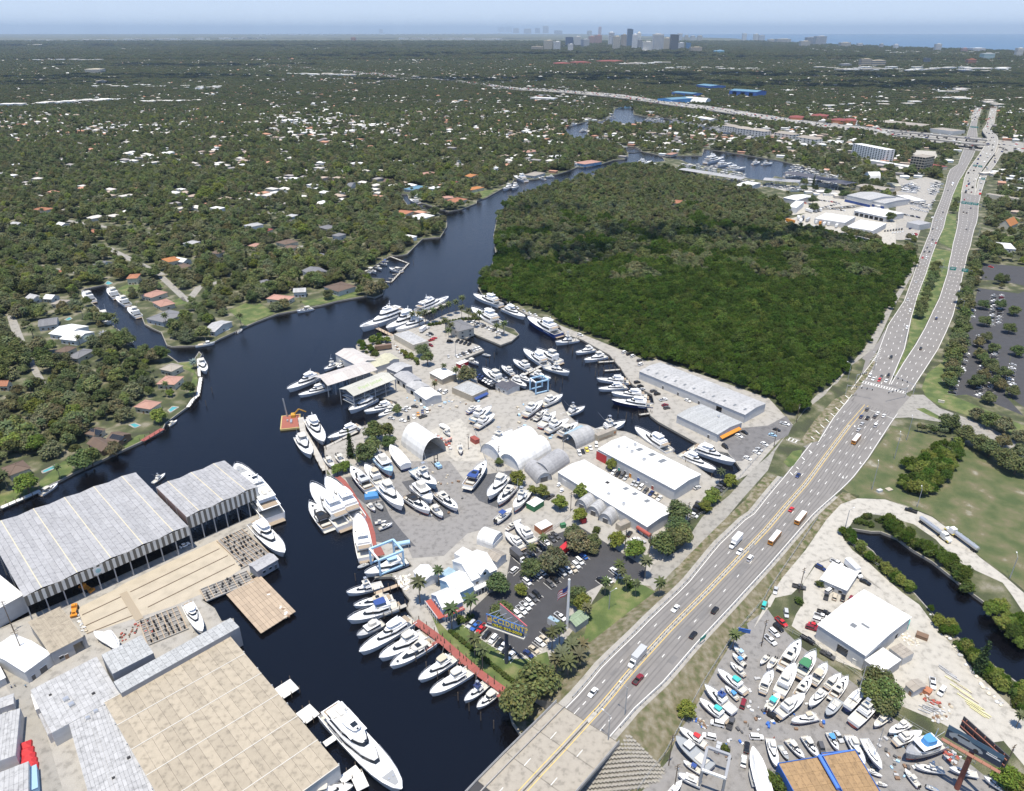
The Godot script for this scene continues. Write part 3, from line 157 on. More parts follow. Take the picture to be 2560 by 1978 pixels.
["boat_store","smaller blue walled store beside the grey roofed one",493,-964,-1.03,16.7,51.3,7,"gable","pale",18,{"rise":1,"n":6,"doors":[[0,0,18,3.4,24]]}],
["marina_canopy","long dark canopy over boats beyond the forest",453,-1108,-1.02,110.5,26,10,"canopy","dark",16,{"rise":0.8,"n":18}],
["marina_canopy","grey sheet canopy over boats at the far basin",306,-1149,-0.87,113.3,20,9,"canopy","grey",16,{"rise":0.8,"n":16}],
["marina_canopy","short grey canopy between the far yachts",394,-1095,-0.41,50.2,22,9,"canopy","grey",16,{"rise":0.8,"n":10}],
["boat_store","white barrel roof hall behind the long dark canopy",553,-1154,0.1,18.9,16,11,"arch","white",1,{"n":7}],
["boat_store","long tan roofed store at the end of the dark canopy",512,-1052,-0.89,43.6,25,7,"gable","beige",15,{"rise":1,"n":10,"doors":[[0,0.45,5,5,0]]}],
["boat_store","white roofed store at the far basin edge",341,-1080,-0.69,20.5,40.6,6,"gable","white",18,{"rise":1,"n":8}],
["shop_hall","cream roofed hall next to stored yachts",548,-1073,0,8.1,27,7,"gable","cream",15,{"rise":1.4,"n":8}],
["shop_hall","white roofed shop along the highway frontage",531,-988,-1.39,37.4,17,5,"flat","white",18,{"n":8,"rows":3}],
["billboard_shop","grey shop front with two billboards",470,-844,-1.05,15.9,21.5,6,"flat","grey",18,{"n":6,"rows":2}],
["hotel","white seven storey hotel by the expressway",641,-1356,-1.28,83.4,18,20,"flat","white",1,{"n":6,"rows":2,"grid":[13,7,2.6,1.5]}],
["tower_shell","unfinished concrete building under construction",660,-1221,-0.93,22.5,30,24,"flat","beige",10,{"n":5,"rows":3,"grid":[5,6,3.6,2.4]}],
["clubhouse","red roofed building beside the construction site",687,-1244,-1.15,30.3,46.2,5,"hip","red",15,{"rise":4}],
["motel","long narrow white roof among trees",635,-1271,-1.1,80.8,14,5,"flat","white",18,{"n":14,"rows":1}],
["store","large beige flat roofed stores beyond the expressway",936,-1854,-1.01,114.8,50,6,"flat","beige",15,{"n":14,"rows":3}],
["store","pale flat roofed warehouse blocks beside the highway",964,-1711,-1.15,56.3,40,8,"flat","beige",18,{"n":8,"rows":4}],
["house","house with steep orange roof right of the highway",576,-848,0.71,26.1,12,4,"gable","orange",15,{"rise":6,"n":4}],
["house","pale two storey house with white hip roof by the cross street",507,-740,-0.35,12.9,24.7,7,"hip","white",18,{"rise":2.4,"doors":[[0,-0.35,1.4,1.4,0,1.2],[0,-0.35,1.4,1.4,0,4.2],[0,-0.12,1.4,1.4,0,1.2],[0,-0.12,1.4,1.4,0,4.2],[0,0.11,1.4,1.4,0,1.2],[0,0.11,1.4,1.4,0,4.2],[0,0.34,1.4,1.4,0,1.2],[0,0.34,1.4,1.4,0,4.2]]}],
["store","long pale roof with yellow arches behind trees",663,-996,-1.03,48.9,9,5,"flat","beige",15,{"n":12,"rows":2}],
["house","low brown roofed house with a long riverside pool",-254.6,-319,-0.71,10.6,9,4,"hip","brown",15,{},"h"],
["house","brown house with white roof strips beside a lawn",-223.5,-344,-0.6,14.3,7.1,3.5,"gable","brown",17,{},"h"],
["house","brown roofed house carrying dark solar panels",-217.9,-352,-0.33,7.8,9,3.5,"gable","brown",17,{"s":1},"h"],
["house","small brown hip roofed house behind the solar roof",-233.8,-358,-0.34,5.9,7.2,3.5,"hip","brown",15,{"s":1},"h"],
["house","salmon roofed house under the large palms",-218.7,-390,-0.28,10.9,8.8,4,"hip","salmon",15,{},"h"],
["house","pink roofed house on the point by the moored boat",-219.4,-424,-0.08,11.2,11.5,4,"hip","salmon",15,{},"h"],
["house","beige roofed house with a white skylight patch",-226.9,-444,-0.4,9.7,9.6,4,"hip","beige",15,{},"h"],
["house","pale metal roofed house beside a small pool",-223.2,-520,-0.27,9.1,21.4,4,"gable","pale",18,{},"h"],
["house","two storey house with orange hip roof above the lawn",-342,-639,0.21,8.3,12.9,6,"hip","terracotta",15,{},"h"],
["house","salmon roofed house facing the canal boats",-305,-596,-0.48,13.1,15.5,4,"hip","salmon",15,{},"h"],
["house","wide pink roofed house with a courtyard drive",-287.1,-573,-0.77,16.4,11.2,4,"hip","salmon",15,{},"h"],
["house","grey house with a screened pool by the canal",-271.8,-542,-0.45,17.8,21.8,4,"hip","slate",18,{},"h"],
["house","bright orange roofed house among trees",-332,-697,-0.74,15,12.1,5,"hip","orange",15,{},"h"],
["house","brown roofed house in front of the bright orange one",-313,-674,-0.61,13.2,13.5,5,"hip","brown",15,{},"h"],
["house","white roofed garage beside the bright orange house",-322,-698,-0.48,13.1,9.6,4,"gable","white",18,{},"h"],
["house","grey roofed house above the canal pool",-394,-687,-0.42,9.5,12.6,4,"gable","slate",18,{},"h"],
["house","tan roofed house left of the canal",-373,-575,-0.17,8.6,11.2,4,"hip","beige",15,{},"h"],
["house","white roofed bungalow left of the canal",-389,-589,-0.19,7.9,8.8,3.5,"gable","white",18,{},"h"],
["house","large white flat roofed house near the street",-332,-512,-0.3,15.8,20.3,4,"gable","white",1,{},"h"],
["house","second white roofed house nearer the canal",-320,-501,-0.25,13.7,17.3,4,"gable","white",1,{},"h"],
["house","grey roofed house behind the large white one",-357,-529,0.44,11.7,16.6,4,"gable","slate",18,{},"h"],
["house","brown roofed house beside the silvery palms",-314,-475,-0.26,8,9.8,4,"hip","brown",15,{},"h"],
["house","dark hip roofed house below the white ones",-299.7,-467,-0.24,8.6,15.3,4,"hip","slate",15,{},"h"],
["house","pale gabled house near the left street",-402,-587,-0.59,10.8,8,4,"gable","pale",18,{},"h"],
["house","orange roofed house deep in the trees",-468,-812,-0.24,10.8,15.7,4,"hip","terracotta",15,{},"h"],
["house","red tiled house hidden by trees above the canal",-423,-659,-0.4,9.3,9,4,"hip","terracotta",15,{},"h"],
["house","large orange roofed house in the upper left",-586,-922,-0.36,18.9,13.4,5,"hip","terracotta",15,{},"h"],
["house","beige roofed house beside the large orange one",-557,-923,-0.35,9.7,9.6,4,"hip","beige",15,{},"h"],
["house","white gabled villa among the palms",-295.1,-834,-0.73,12.5,16.6,6,"hip","pale",1,{},"h"],
["house","pale grey hip roofed house in dense trees",-337,-760,-0.47,10.3,13,5,"hip","pale",18,{},"h"],
["house","brown roofed white house by a lane",-296.1,-724,-0.46,9.6,11.7,5,"hip","brown",18,{},"h"],
["house","red roofed house at the left edge",-322,-419,0,4.5,5.2,4,"gable","terracotta",15,{},"h"],
["house","pale roofed house at the upper left",-573,-846,-0.46,12.9,12.7,4,"gable","pale",18,{},"h"],
["house","white roofed house among oaks",-520,-845,-0.52,11.4,10.5,4,"gable","white",18,{},"h"],
["house","small white roof in the trees",-512,-794,-0.45,5.9,8.1,3,"gable","white",18,{},"h"],
["house","salmon roofed house at the lane end",-266.6,-750,-0.58,8.3,11.9,5,"hip","salmon",15,{},"h"],
["house","tan tiled house with windows facing the river",-194.5,-586,-0.31,19.3,11.1,4,"hip","salmon",15,{},"h"],
["house","pale metal roofed house beside the tan tiled one",-182.2,-602,0.16,9.7,8.3,5,"gable","pale",18,{},"h"],
["house","brown roofed river house with white window wall",-150.4,-614,-0.71,19.7,18.7,4.5,"hip","brown",18,{},"h"],
["house","white house with grey gabled roofs on the slope",-181.8,-655,-0.89,18.6,16.5,6,"gable","slate",1,{},"h"],
["house","grey hip roofed house at the bank",-220.3,-628,-0.76,12.2,10.1,4,"hip","slate",15,{},"h"],
["house","grey hip roofed house in the middle of the wood",-209.5,-828,-0.75,16.1,13.6,5,"hip","slate",15,{},"h"],
["house","grey roofed house beside the red one",-189,-793,-0.6,9,11.2,5,"hip","slate",18,{},"h"],
["house","dark red roofed house near the cove",-171.7,-767,-0.49,10.2,9.8,4,"hip","red",15,{},"h"],
["house","long brown roofed house among palms",-238.8,-767,-0.65,15.7,16.2,4,"hip","brown",15,{},"h"],
["house","second brown roofed house lower on the slope",-229.3,-746,0,10.9,9.2,4,"hip","brown",15,{},"h"],
["house","pale green roofed villa with a chimney",-262.9,-876,-0.32,9.7,10.6,7,"hip","pale",18,{},"h"],
["house","red roofed house near the white shed",-275.3,-819,-0.35,7.8,8.6,4,"hip","red",15,{},"h"],
["house","small grey house above the cove",-190.6,-716,-0.35,6.1,7.3,4,"hip","slate",15,{},"h"],
["house","orange roofed house next to the white riverside villa",-133.8,-909,-0.38,17.2,17.8,4,"hip","terracotta",15,{},"h"],
["house","white roofed riverside villa on the point",-110.9,-882,-0.66,19.6,29.8,4.5,"hip","white",1,{},"h"],
["house","orange roofed villa on the next point",-74.8,-977,-0.64,18.2,29.4,4.5,"hip","terracotta",15,{},"h"],
["house","bright orange roofed villa by a lawn",-53.3,-1061,-0.69,13.4,25.6,4,"hip","orange",15,{},"h"],
["house","salmon roofed villa by the canal mouth",-86.5,-997,0.16,14.1,10.5,4,"hip","salmon",15,{},"h"],
["house","villa with a vivid blue roof",-137.8,-1064,-0.59,15.2,31.4,4,"hip","blue",18,{},"h"],
["house","red roofed house up the river",-88.3,-1105,-0.56,8.6,17.7,4,"hip","red",15,{},"h"],
["house","orange gabled house up the river",-59.7,-1154,-0.81,13.8,21.1,5,"gable","orange",15,{},"h"],
["house","pink roofed house along the creek",-133,-1182,-0.79,14.6,25.1,4,"hip","salmon",15,{},"h"],
["house","brown roofed house beside the creek lane",-185.9,-1121,0,10.4,23.8,4,"hip","brown",15,{},"h"],
["house","grey steep roofed house in the wood",-231.9,-1077,0,6.7,31.3,6,"gable","slate",18,{},"h"],
["house","white roofed boathouse far up the bank",-53.7,-1444,-0.91,19,29.3,4,"gable","white",18,{},"h"],
["house","pale villa with conservatory on the river lawn",35.4,-1177,-0.56,19.1,34.1,4,"hip","beige",18,{},"h"],
["house","wide pale blue villa on the river bend",128.9,-1287,-0.84,24.3,41.9,4.5,"hip","salmon",9,{},"h"],
["house","tan roofed villa behind the bend",33.3,-1416,-0.85,19.3,31.3,4,"hip","salmon",15,{},"h"],
["house","white tent roofed house near the bend",80.9,-1359,-1.11,15,25.6,3.5,"hip","white",1,{},"h"],
["house","white low roofed house in the upper wood",53.1,-1620,-0.92,23.5,28.6,4,"hip","white",1,{},"h"],
["house","orange roofed house near the creek loop",108.1,-1655,-0.8,13.6,29.1,4,"hip","orange",15,{},"h"],
["house","pink roofed house at the canal entrance",290.6,-1386,-0.64,11.6,27,4,"hip","salmon",15,{},"h"],
["house","orange roofed house alone in the mangrove wood",216.4,-970,-0.44,8.5,21.3,4,"hip","terracotta",15,{},"h"],
["hangar","blue roofed boat hangar at the back of the far yard",769,-3062,-1.21,92.6,70,14,"gable","blue",8,{"rise":3,"n":8}],
["hangar","long blue hangar with a dark open front",811,-2717,-0.85,106.9,60,18,"gable","blue",8,{"rise":4,"n":10,"doors":[[0,-0.3,16,15,0],[0,0,16,15,0],[0,0.3,16,15,0]]}],
["hangar","blue roofed shed left of the white domes",609,-2746,-0.96,96.8,50,10,"gable","blue",8,{"rise":2,"n":8}],
["hangar","large blue walled shed behind the white domes",520,-2464,0.59,117,60,14,"gable","blue",26,{"rise":3,"n":8}],
["fabric_tent","left of two white domes by the expressway",565,-2472,-0.22,37.6,45,17,"arch","white",1,{"n":6}],
["fabric_tent","right of two white domes by the expressway",595,-2442,-0.65,33,45,17,"arch","white",1,{"n":6}],
["boat_store","white box building under the expressway end",104,-2549,-0.55,86.8,30,9,"flat","white",18,{"n":6,"rows":3}],
["boat_store","white tilted roof shed by the far basin",486,-1930,-1.2,57.5,25,9,"gable","white",18,{"rise":2,"n":6}],
["apartment_block","pale apartment block at the left of the waterside row",494,-1738,-1.03,38.9,22,12,"hip","beige",23,{"rise":4,"n":6,"grid":[5,3,3,1.8]},"apartment blocks by the far basin"],
["apartment_block","second pale apartment block of the waterside row",511,-1695,-0.97,38.6,22,12,"hip","beige",23,{"rise":4,"n":6,"grid":[5,3,3,1.8]},"apartment blocks by the far basin"],
["apartment_block","third pale apartment block of the waterside row",534,-1661,-1,41.3,22,12,"hip","beige",23,{"rise":4,"n":6,"grid":[5,3,3,1.8]},"apartment blocks by the far basin"],
["apartment_block","brown footed apartment block beyond the waterside row",573,-1609,-0.97,46.6,22,12,"hip","beige",23,{"rise":4,"n":6,"grid":[5,3,3,1.8]},"apartment blocks by the far basin"],
["apartment_block","last apartment block toward the hotel",594,-1539,-1.09,49.7,22,12,"hip","beige",23,{"rise":4,"n":6,"grid":[5,3,3,1.8]},"apartment blocks by the far basin"],
["apartment_block","red roofed apartment block, first from the left",718,-1964,-0.42,33.4,40,9,"hip","red",22,{"rise":4},"red roofed apartments beyond the expressway"],
["apartment_block","red roofed apartment block, second from the left",791,-2002,-0.52,39.7,40,9,"hip","red",22,{"rise":4},"red roofed apartments beyond the expressway"],
["apartment_block","red roofed apartment block, third from the left",799,-1900,-0.77,37.2,40,9,"hip","red",22,{"rise":4},"red roofed apartments beyond the expressway"],
["apartment_block","red roofed apartment block, fourth from the left",825,-1897,-0.46,28.9,40,9,"hip","red",22,{"rise":4},"red roofed apartments beyond the expressway"],
["apartment_block","distant long red roofed row, first from the left",322,-5228,0,106.2,80,12,"hip","red",22,{"rise":6},"distant red roofed rows"],
["apartment_block","distant long red roofed row, second from the left",458,-5398,0.32,127.3,80,12,"hip","red",22,{"rise":6},"distant red roofed rows"],
["apartment_block","distant long red roofed row, third from the left",682,-5605,0.24,181,80,12,"hip","red",22,{"rise":6},"distant red roofed rows"]]
const TOWERS := [
[269,-8598,122.9,89.6,49.4,10,3,0,"low tan block at the left of the towers"],
[382,-8586,89.5,65.2,106.2,15,3,0,"beige twin apartment tower, left one"],
[474,-8581,75.2,54.8,95.1,1,3,0,"white apartment tower right of the beige twin"],
[785,-11144,102,74.4,115.6,7,7,1,"dark blue glass block"],
[587,-8127,52.1,38,78.6,1,3,0,"slim white block in front of the blue glass one"],
[886,-10987,97.5,71.1,125.4,23,2,0,"white office slab"],
[949,-10550,108.2,78.9,97.3,18,3,0,"pale grey slab with bands"],
[1226,-12558,90.5,66,117.2,19,17,0,"brownish slab left of its twin"],
[1330,-12565,109.7,80,133.4,19,17,0,"brownish slab, right hand twin"],
[3860,-35886,128.8,93.9,323,19,17,0,"distant pink tower on the coast"],
[1378,-11293,75.2,54.8,176.9,1,7,2,"white tower with blue vertical bands"],
[1153,-8975,78.6,57.3,142.3,15,3,0,"stepped cream tower"],
[1447,-10535,68.8,50.1,151.7,10,17,0,"tan tower beside the glass one"],
[1466,-10128,68.9,50.3,212.2,26,29,1,"tall blue glass tower with slanted top"],
[1404,-9285,56.8,41.4,160.4,1,2,2,"white ribbed tower right of the blue glass one"],
[1495,-9510,54.2,39.5,101.6,16,3,0,"grey block with banded floors"],
[3248,-20823,97.9,71.4,134.4,15,3,3,"distant tower with pointed roof"],
[1387,-8317,98.2,71.6,98.6,23,2,0,"broad white complex"],
[1526,-8499,106.2,77.5,167.5,18,29,2,"large grey tower with white vertical fins"],
[1671,-8772,72,52.5,126.7,15,10,0,"tan block with yellowish walls"],
[1714,-8584,82.3,60,159.4,17,25,1,"dark brown glass tower"],
[1868,-8972,69.8,50.9,78.4,1,3,0,"small white block right of the brown tower"],
[3790,-18409,106.9,78,135.5,1,3,0,"distant white coastal tower"],
[3807,-17777,73.8,53.8,103.5,15,3,0,"distant coastal block, first of the row"],
[3948,-17786,98.4,71.8,92,23,3,0,"distant coastal block, second of the row"],
[4101,-17786,98.4,71.8,96.6,15,3,0,"distant coastal block, third of the row"],
[1949,-8965,51.1,37.3,78.4,29,26,1,"blue grey glass block"],
[1794,-7902,107.6,78.5,55.8,10,17,0,"tan midrise at the right of downtown"],
[1924,-7516,86.8,63.3,35.5,9,12,0,"low teal block"],
[4702,-16484,82.2,59.9,142.7,1,2,0,"white coastal tower, first of a pair"],
[4691,-15670,89,64.9,135.7,23,2,0,"white coastal tower, second of a pair"],
[4803,-15678,108.5,79.1,115.6,18,2,0,"grey white coastal tower"],
[304,-60483,416,304,326,15,3,0,"hazy beach block at the far left"],
[999,-52555,470,343,276.2,15,3,0,"hazy beach block, second from the left"],
[1754,-56205,348,254.1,317,18,3,0,"hazy beach block, third from the left"],
[2315,-56219,387,282.3,446,15,3,0,"tallest hazy beach block at the left"],
[2631,-46446,448,326,178.8,18,3,0,"hazy midrise between beach and downtown"],
[3406,-35911,198.2,144.5,175.5,15,3,0,"hazy tower left of the pink one"],
[4353,-13651,113.4,82.7,65.5,15,3,0,"hazy beach block left of the grey slab"],
[4408,-13234,219.3,159.9,75.3,15,3,0,"row of hazy beach apartments"],
[3804,-10553,118.5,86.4,76.8,15,3,0,"cream domed apartment block"],
[4271,-11645,125.8,91.7,111.7,2,3,0,"grey beach slab, left wing"],
[4288,-11319,144.2,105.1,128.9,18,3,0,"grey beach slab, taller right wing"],
[4215,-10281,124,90.4,64.2,15,3,0,"cream apartment block on the coast"],
[4399,-10259,65.5,47.8,53.5,23,3,0,"pale coastal block"],
[4385,-9621,38.8,28.3,60.3,18,3,0,"slim coastal tower"],
[4296,-9066,45.4,33.1,61.6,1,2,0,"white coastal tower by the inlet"],
[4365,-8302,58.9,43,77,23,2,0,"tall white coastal tower at the right"],
[4408,-7881,50.5,36.8,47.5,19,3,0,"pinkish coastal block"],
[4640,-8070,123.2,89.9,44.3,1,3,0,"long white coastal block"],
[3572,-6057,81.1,59.1,48.6,18,12,0,"pale green glassy block"],
[4187,-6669,52.1,38,71.8,23,10,0,"tall tower with a cap at the right edge"],
[2227,-5063,63.8,46.5,42.3,10,3,0,"beige hospital block, left wing"],
[2304,-5071,85.1,62,34.3,10,3,0,"beige hospital block, right wing"],
[2064,-4965,60.5,44.1,17.8,16,3,0,"grey block left of the hospital"],
[2830,-5485,38.4,28,34.2,29,3,1,"blue grey block in the trees"],
[3049,-5339,52.3,38.1,31.8,22,3,0,"reddish block near the port"],
[-3084,-15830,96.4,70.3,73.8,22,3,0,"reddish tower alone in the distance"],
[-9675,-60429,266.6,194.4,263.7,1,3,0,"distant white tower above the plain"],
[-1271,-97443,804,586,499,15,3,0,"hazy tower pair on the horizon, left"],
[-391,-97423,751,547,549,15,3,0,"hazy tower pair on the horizon, right"],
[-2173,-4167,78.9,57.5,23.4,15,3,0,"beige office building in the left distance"],
[-1739,-3363,36.6,26.7,13.7,10,17,0,"tan block in the left suburb"]]
const BOAT_ROWS := [
["at the red dock","the bridge","yachts berthed along the red dock",0,[[6,-8.4,-177.4,-0.74,10.5,-1,-1],[4,-12.3,-180.7,-0.71,12.2,-1,7],[2,-21.6,-184.4,-0.87,17.4,-1,-1],[2,-26.9,-190.5,-0.8,16.5,-1,10],[3,-36.7,-197.4,-0.81,19.4,-1,-1],[2,-40.9,-200.9,-0.84,19.5,-1,-1],[1,-47.2,-206,-0.77,24.8,-1,-1],[5,-54.1,-209.7,-0.83,11.8,2,-1],[2,-54.5,-218.4,-1.07,20.4,-1,24],[3,-56.1,-225.2,-1.15,14.9,-1,10],[4,-60.4,-232.5,-1.12,15,-1,-1]]],
["on stands in the grey boat yard","the boardwalk","boats on stands in the grey boat yard",1,[[3,-76.3,-310,-2.54,23.2,2,2],[2,-70.7,-314,-2.56,19.1,-1,10],[2,-58.1,-293.6,0.58,25.3,-1,-1],[5,-65.6,-321,0.56,18.8,9,-1],[10,-60.2,-331,-2.62,21.8,-1,-1],[4,-43.8,-310,0.66,22.2,9,-1],[3,-45,-288.4,0.75,19.7,-1,4],[5,-43.1,-295.9,0.59,18.8,-1,-1],[3,-31.1,-290.7,0.66,18.5,-1,-1],[7,-35.4,-283.7,0.6,11.4,-1,-1],[3,-17.7,-314,2.77,23.2,-1,24],[2,-7.3,-302,-0.42,21.5,-1,-1],[3,-3,-296.3,-0.44,17.8,-1,-1],[7,-3.8,-280.6,2.45,11.6,-1,24],[7,-67,-287.6,0.65,7.4,-1,-1],[8,-63.3,-288.8,0.58,6.2,-1,-1],[7,-60.8,-276.3,1.79,5.5,-1,-1],[6,-57.8,-273.1,2.17,6.6,-1,-1],[7,-95.5,-327,0.54,11.6,-1,-1],[7,-90.4,-330,0.54,11.3,-1,-1]]],
["ashore beside the fabric hangar","the hangar","boats ashore by the fabric hangar",1,[[7,-28,-341,0.13,9,-1,-1],[10,-38.2,-366,0.73,8.9,-1,-1],[7,-36.7,-360,0.53,7.5,-1,-1],[4,-6.7,-348,2.46,22.1,-1,-1],[2,-17.7,-380,2.52,18.4,9,-1],[2,-15.2,-372,2.5,16.4,-1,-1],[2,-22.8,-388,2.36,10.7,8,-1]]],
["hauled out by the lagoon shore","the yard sheds","boats hauled out by the lagoon",1,[[2,13.1,-387,2.52,19,-1,-1],[2,24.9,-398,2.29,16.9,-1,-1],[3,17.4,-381,2.53,13,-1,-1],[4,20.9,-373,2.56,17.5,-1,-1],[2,26.2,-366,2.3,17.4,-1,-1],[6,32.3,-362,2.37,15.9,-1,-1],[4,4.2,-291.6,-0.38,18.1,-1,-1],[2,5.3,-266.7,-2.6,16.1,-1,-1],[2,0.8,-261.5,-2.47,12.8,-1,-1],[3,1.1,-274.3,2.34,9,-1,-1]]],
["berthed in the lagoon","the highway end","yachts berthed round the lagoon",0,[[1,108,-337,0.84,25.8,-1,-1],[1,98,-330,0.71,23.2,-1,-1],[1,78,-353,-2.58,29.2,-1,-1],[1,73.6,-398,-1.8,25.4,7,-1],[1,73.4,-410,-1.72,22.4,-1,-1],[1,64.2,-420,-1.33,19.1,-1,-1],[1,65.7,-431,-1.72,20.8,-1,-1],[2,58,-467,-1.05,18.9,-1,-1],[2,52.2,-480,-1.04,16.7,-1,-1],[4,40.1,-498,-1.09,19.5,-1,-1],[1,23.8,-526,-2.53,40,24,-1],[1,1.8,-557,0.62,29.3,-1,-1],[1,-21.2,-547,-2.52,40,-1,-1],[1,-21.2,-588,-2.34,33.2,-1,-1]]],
["at the central pontoon","its end","boats at the central pontoon of the inner marina",0,[[2,25.4,-470,-2.46,24.9,-1,-1],[1,16.2,-467,-2.58,29.8,-1,-1],[4,30.6,-447,0.86,20.3,-1,-1],[2,19.4,-438,0.88,15.8,-1,-1],[2,6.8,-455,-2.47,19.2,-1,-1],[2,8.9,-434,0.68,13.5,-1,-1],[2,4.6,-428,0.58,16.8,-1,-1],[2,-12.9,-438,-2.5,22.9,-1,-1],[2,-3.2,-448,-2.56,14.1,-1,-1],[4,-4.3,-423,-2.52,17.1,-1,-1]]],
["in the small floating basin","the trees","small boats in the floating basin",0,[[6,-136.6,-671,1.11,8.4,-1,-1],[6,-132.8,-674,0.71,15,-1,-1],[7,-128.1,-684,0.67,11.4,-1,-1],[6,-125.3,-699,0.81,9.9,-1,7],[7,-125.7,-709,1.03,8,-1,8],[6,-111.2,-677,-2.13,15.8,-1,-1]]],
["in the narrow canal","the dead end","boats moored in the narrow canal",0,[[2,-346,-606,-2.44,26.1,-1,-1],[2,-362,-596,-2.41,26.1,-1,-1],[2,-328,-586,-2.33,23.9,-1,-1],[2,-306,-559,-2.38,23.5,-1,-1],[2,-320,-542,0.65,26.1,-1,-1],[6,-281.6,-499,0.76,15.9,-1,-1],[8,-377,-615,0.69,6.7,-1,-1]]],
["up the river","the left bank villas","boats moored up the river",0,[[2,3.4,-1083,-0.23,26.1,-1,-1],[1,12.1,-1151,-2.65,40,-1,-1],[6,45.9,-1158,-2.44,15.9,-1,-1],[2,58.9,-1174,-1.35,13.9,-1,-1],[2,104,-1280,-2.78,26.1,-1,-1],[1,-22.3,-1200,0.49,40,-1,-1],[2,-86.7,-1282,0.97,26.1,-1,-1],[2,-52.5,-1233,0.43,26.1,-1,-1],[2,-6.8,-1078,-0.47,26.1,-1,-1],[2,-130.1,-988,-2.44,22.6,-1,-1]]],
["at the far basin","the river","yachts at the far basin",0,[[1,226.8,-1299,2.21,35.5,-1,-1],[1,241.2,-1266,1.19,25.1,-1,-1],[1,257.9,-1241,1.91,27.4,-1,-1],[0,353,-1324,2.33,56,-1,-1],[1,359,-1282,2.1,35.9,-1,-1],[0,367,-1238,1.98,40,-1,-1],[2,419,-1301,2.29,22.5,-1,-1],[1,444,-1102,1.41,40,-1,-1],[1,466,-1122,1.15,27.9,-1,-1],[1,438,-1176,1.88,30.3,-1,-1],[2,436,-1294,1.87,20.8,-1,-1],[2,559,-1051,0.81,24.2,-1,-1],[2,583,-1088,0.02,26.1,-1,-1],[2,193,-1509,0.57,25.3,-1,-1],[1,213.4,-1492,0.94,27.1,-1,-1],[2,162.3,-1751,2.14,20.1,-1,-1],[2,150.3,-1873,2.49,26.1,-1,-1],[9,127.1,-1610,2.91,17.4,-1,-1]]],
["stored along the fence","the fence gate","boats stored along the fence of the lower right lot",1,[[7,83.3,-197.2,-2.63,6.1,-1,9],[7,81.9,-193.6,-2.64,6.3,-1,26],[6,80.2,-189.3,-2.55,6.6,-1,-1],[2,76.4,-183.4,-2.47,11.8,-1,12],[4,70.2,-175.5,-2.5,13,-1,24],[6,75.3,-179,-2.62,6,-1,26],[2,67.1,-171.4,-2.41,10.8,-1,12],[2,57.9,-161,-2.28,9.5,-1,5],[11,56.8,-154.9,-2.45,13.9,28,-1],[7,55.6,-150.7,-2.24,6,-1,24],[5,53.7,-146.1,-2.03,7.2,-1,-1],[9,48.7,-142.7,2.35,7.4,-1,-1]]],
["in the lower right lot","the boat works","boats stored in the middle of the lower right lot",1,[[3,101.4,-195.2,2.44,16.2,-1,-1],[6,105.3,-190.5,2.41,14.1,-1,11],[6,108.6,-186.7,2.38,11.1,-1,10],[6,112.3,-183.7,2.22,8.7,-1,-1],[3,113.2,-180.6,2.35,12.4,-1,-1],[3,101.1,-181.2,2.39,11.9,-1,-1],[2,95.9,-183.8,2.48,15.7,-1,-1],[2,93.9,-173.1,2.17,13.6,-1,-1],[2,103.5,-176,-0.85,10.4,-1,-1],[2,96.3,-167.8,-1.34,9.8,-1,10],[11,107.6,-172.4,-0.81,9.7,3,-1],[9,116,-175,2.29,11.9,-1,-1],[4,117.6,-170.4,2.21,15.2,-1,-1],[7,93.2,-191.6,-0.74,7.1,-1,-1],[6,89.3,-184,2.48,9.6,-1,-1],[7,88.5,-174.9,2.39,8.9,-1,12],[7,91.2,-193.5,-0.8,5.7,-1,-1],[6,88.4,-183.1,2.63,9.5,-1,-1]]],
["by the billboard fence","the large tree","boats stored by the billboard fence",1,[[7,121.3,-167.1,-0.98,7.7,-1,-1],[2,125.9,-164.3,-1.13,9.6,-1,-1],[2,127.3,-160.8,1.91,10.6,-1,-1],[5,129,-155.6,-1.23,14.9,28,26],[4,128.5,-149.8,-1.67,8.4,-1,-1],[4,138.3,-148.8,-1.81,8.2,-1,-1],[7,121.7,-147,-2.85,5.9,-1,-1],[8,126.5,-143.7,0.98,3.5,26,-1],[6,146,-144.6,-2.34,7.1,-1,11]]],
["beside the tan roofed halls","the left hall","boats stored beside the tan roofed halls",1,[[10,75.3,-148,3.11,16.1,-1,-1],[8,73.7,-147.4,3.09,6.3,-1,-1],[2,82,-155.2,-0.13,10.4,-1,-1],[11,85.7,-155.8,0.16,5.5,11,-1],[6,89.7,-156.6,0.38,7.7,-1,-1],[6,94.8,-157.4,0.2,8.2,-1,-1],[6,102.7,-159.5,0.05,6.9,-1,26],[2,108.5,-156.1,0.03,10.9,-1,-1],[9,112.2,-153.5,0.06,11.1,-1,-1],[2,111.2,-148.7,1,4.4,-1,-1],[6,111.8,-145.1,1.21,3.3,-1,-1]]]]
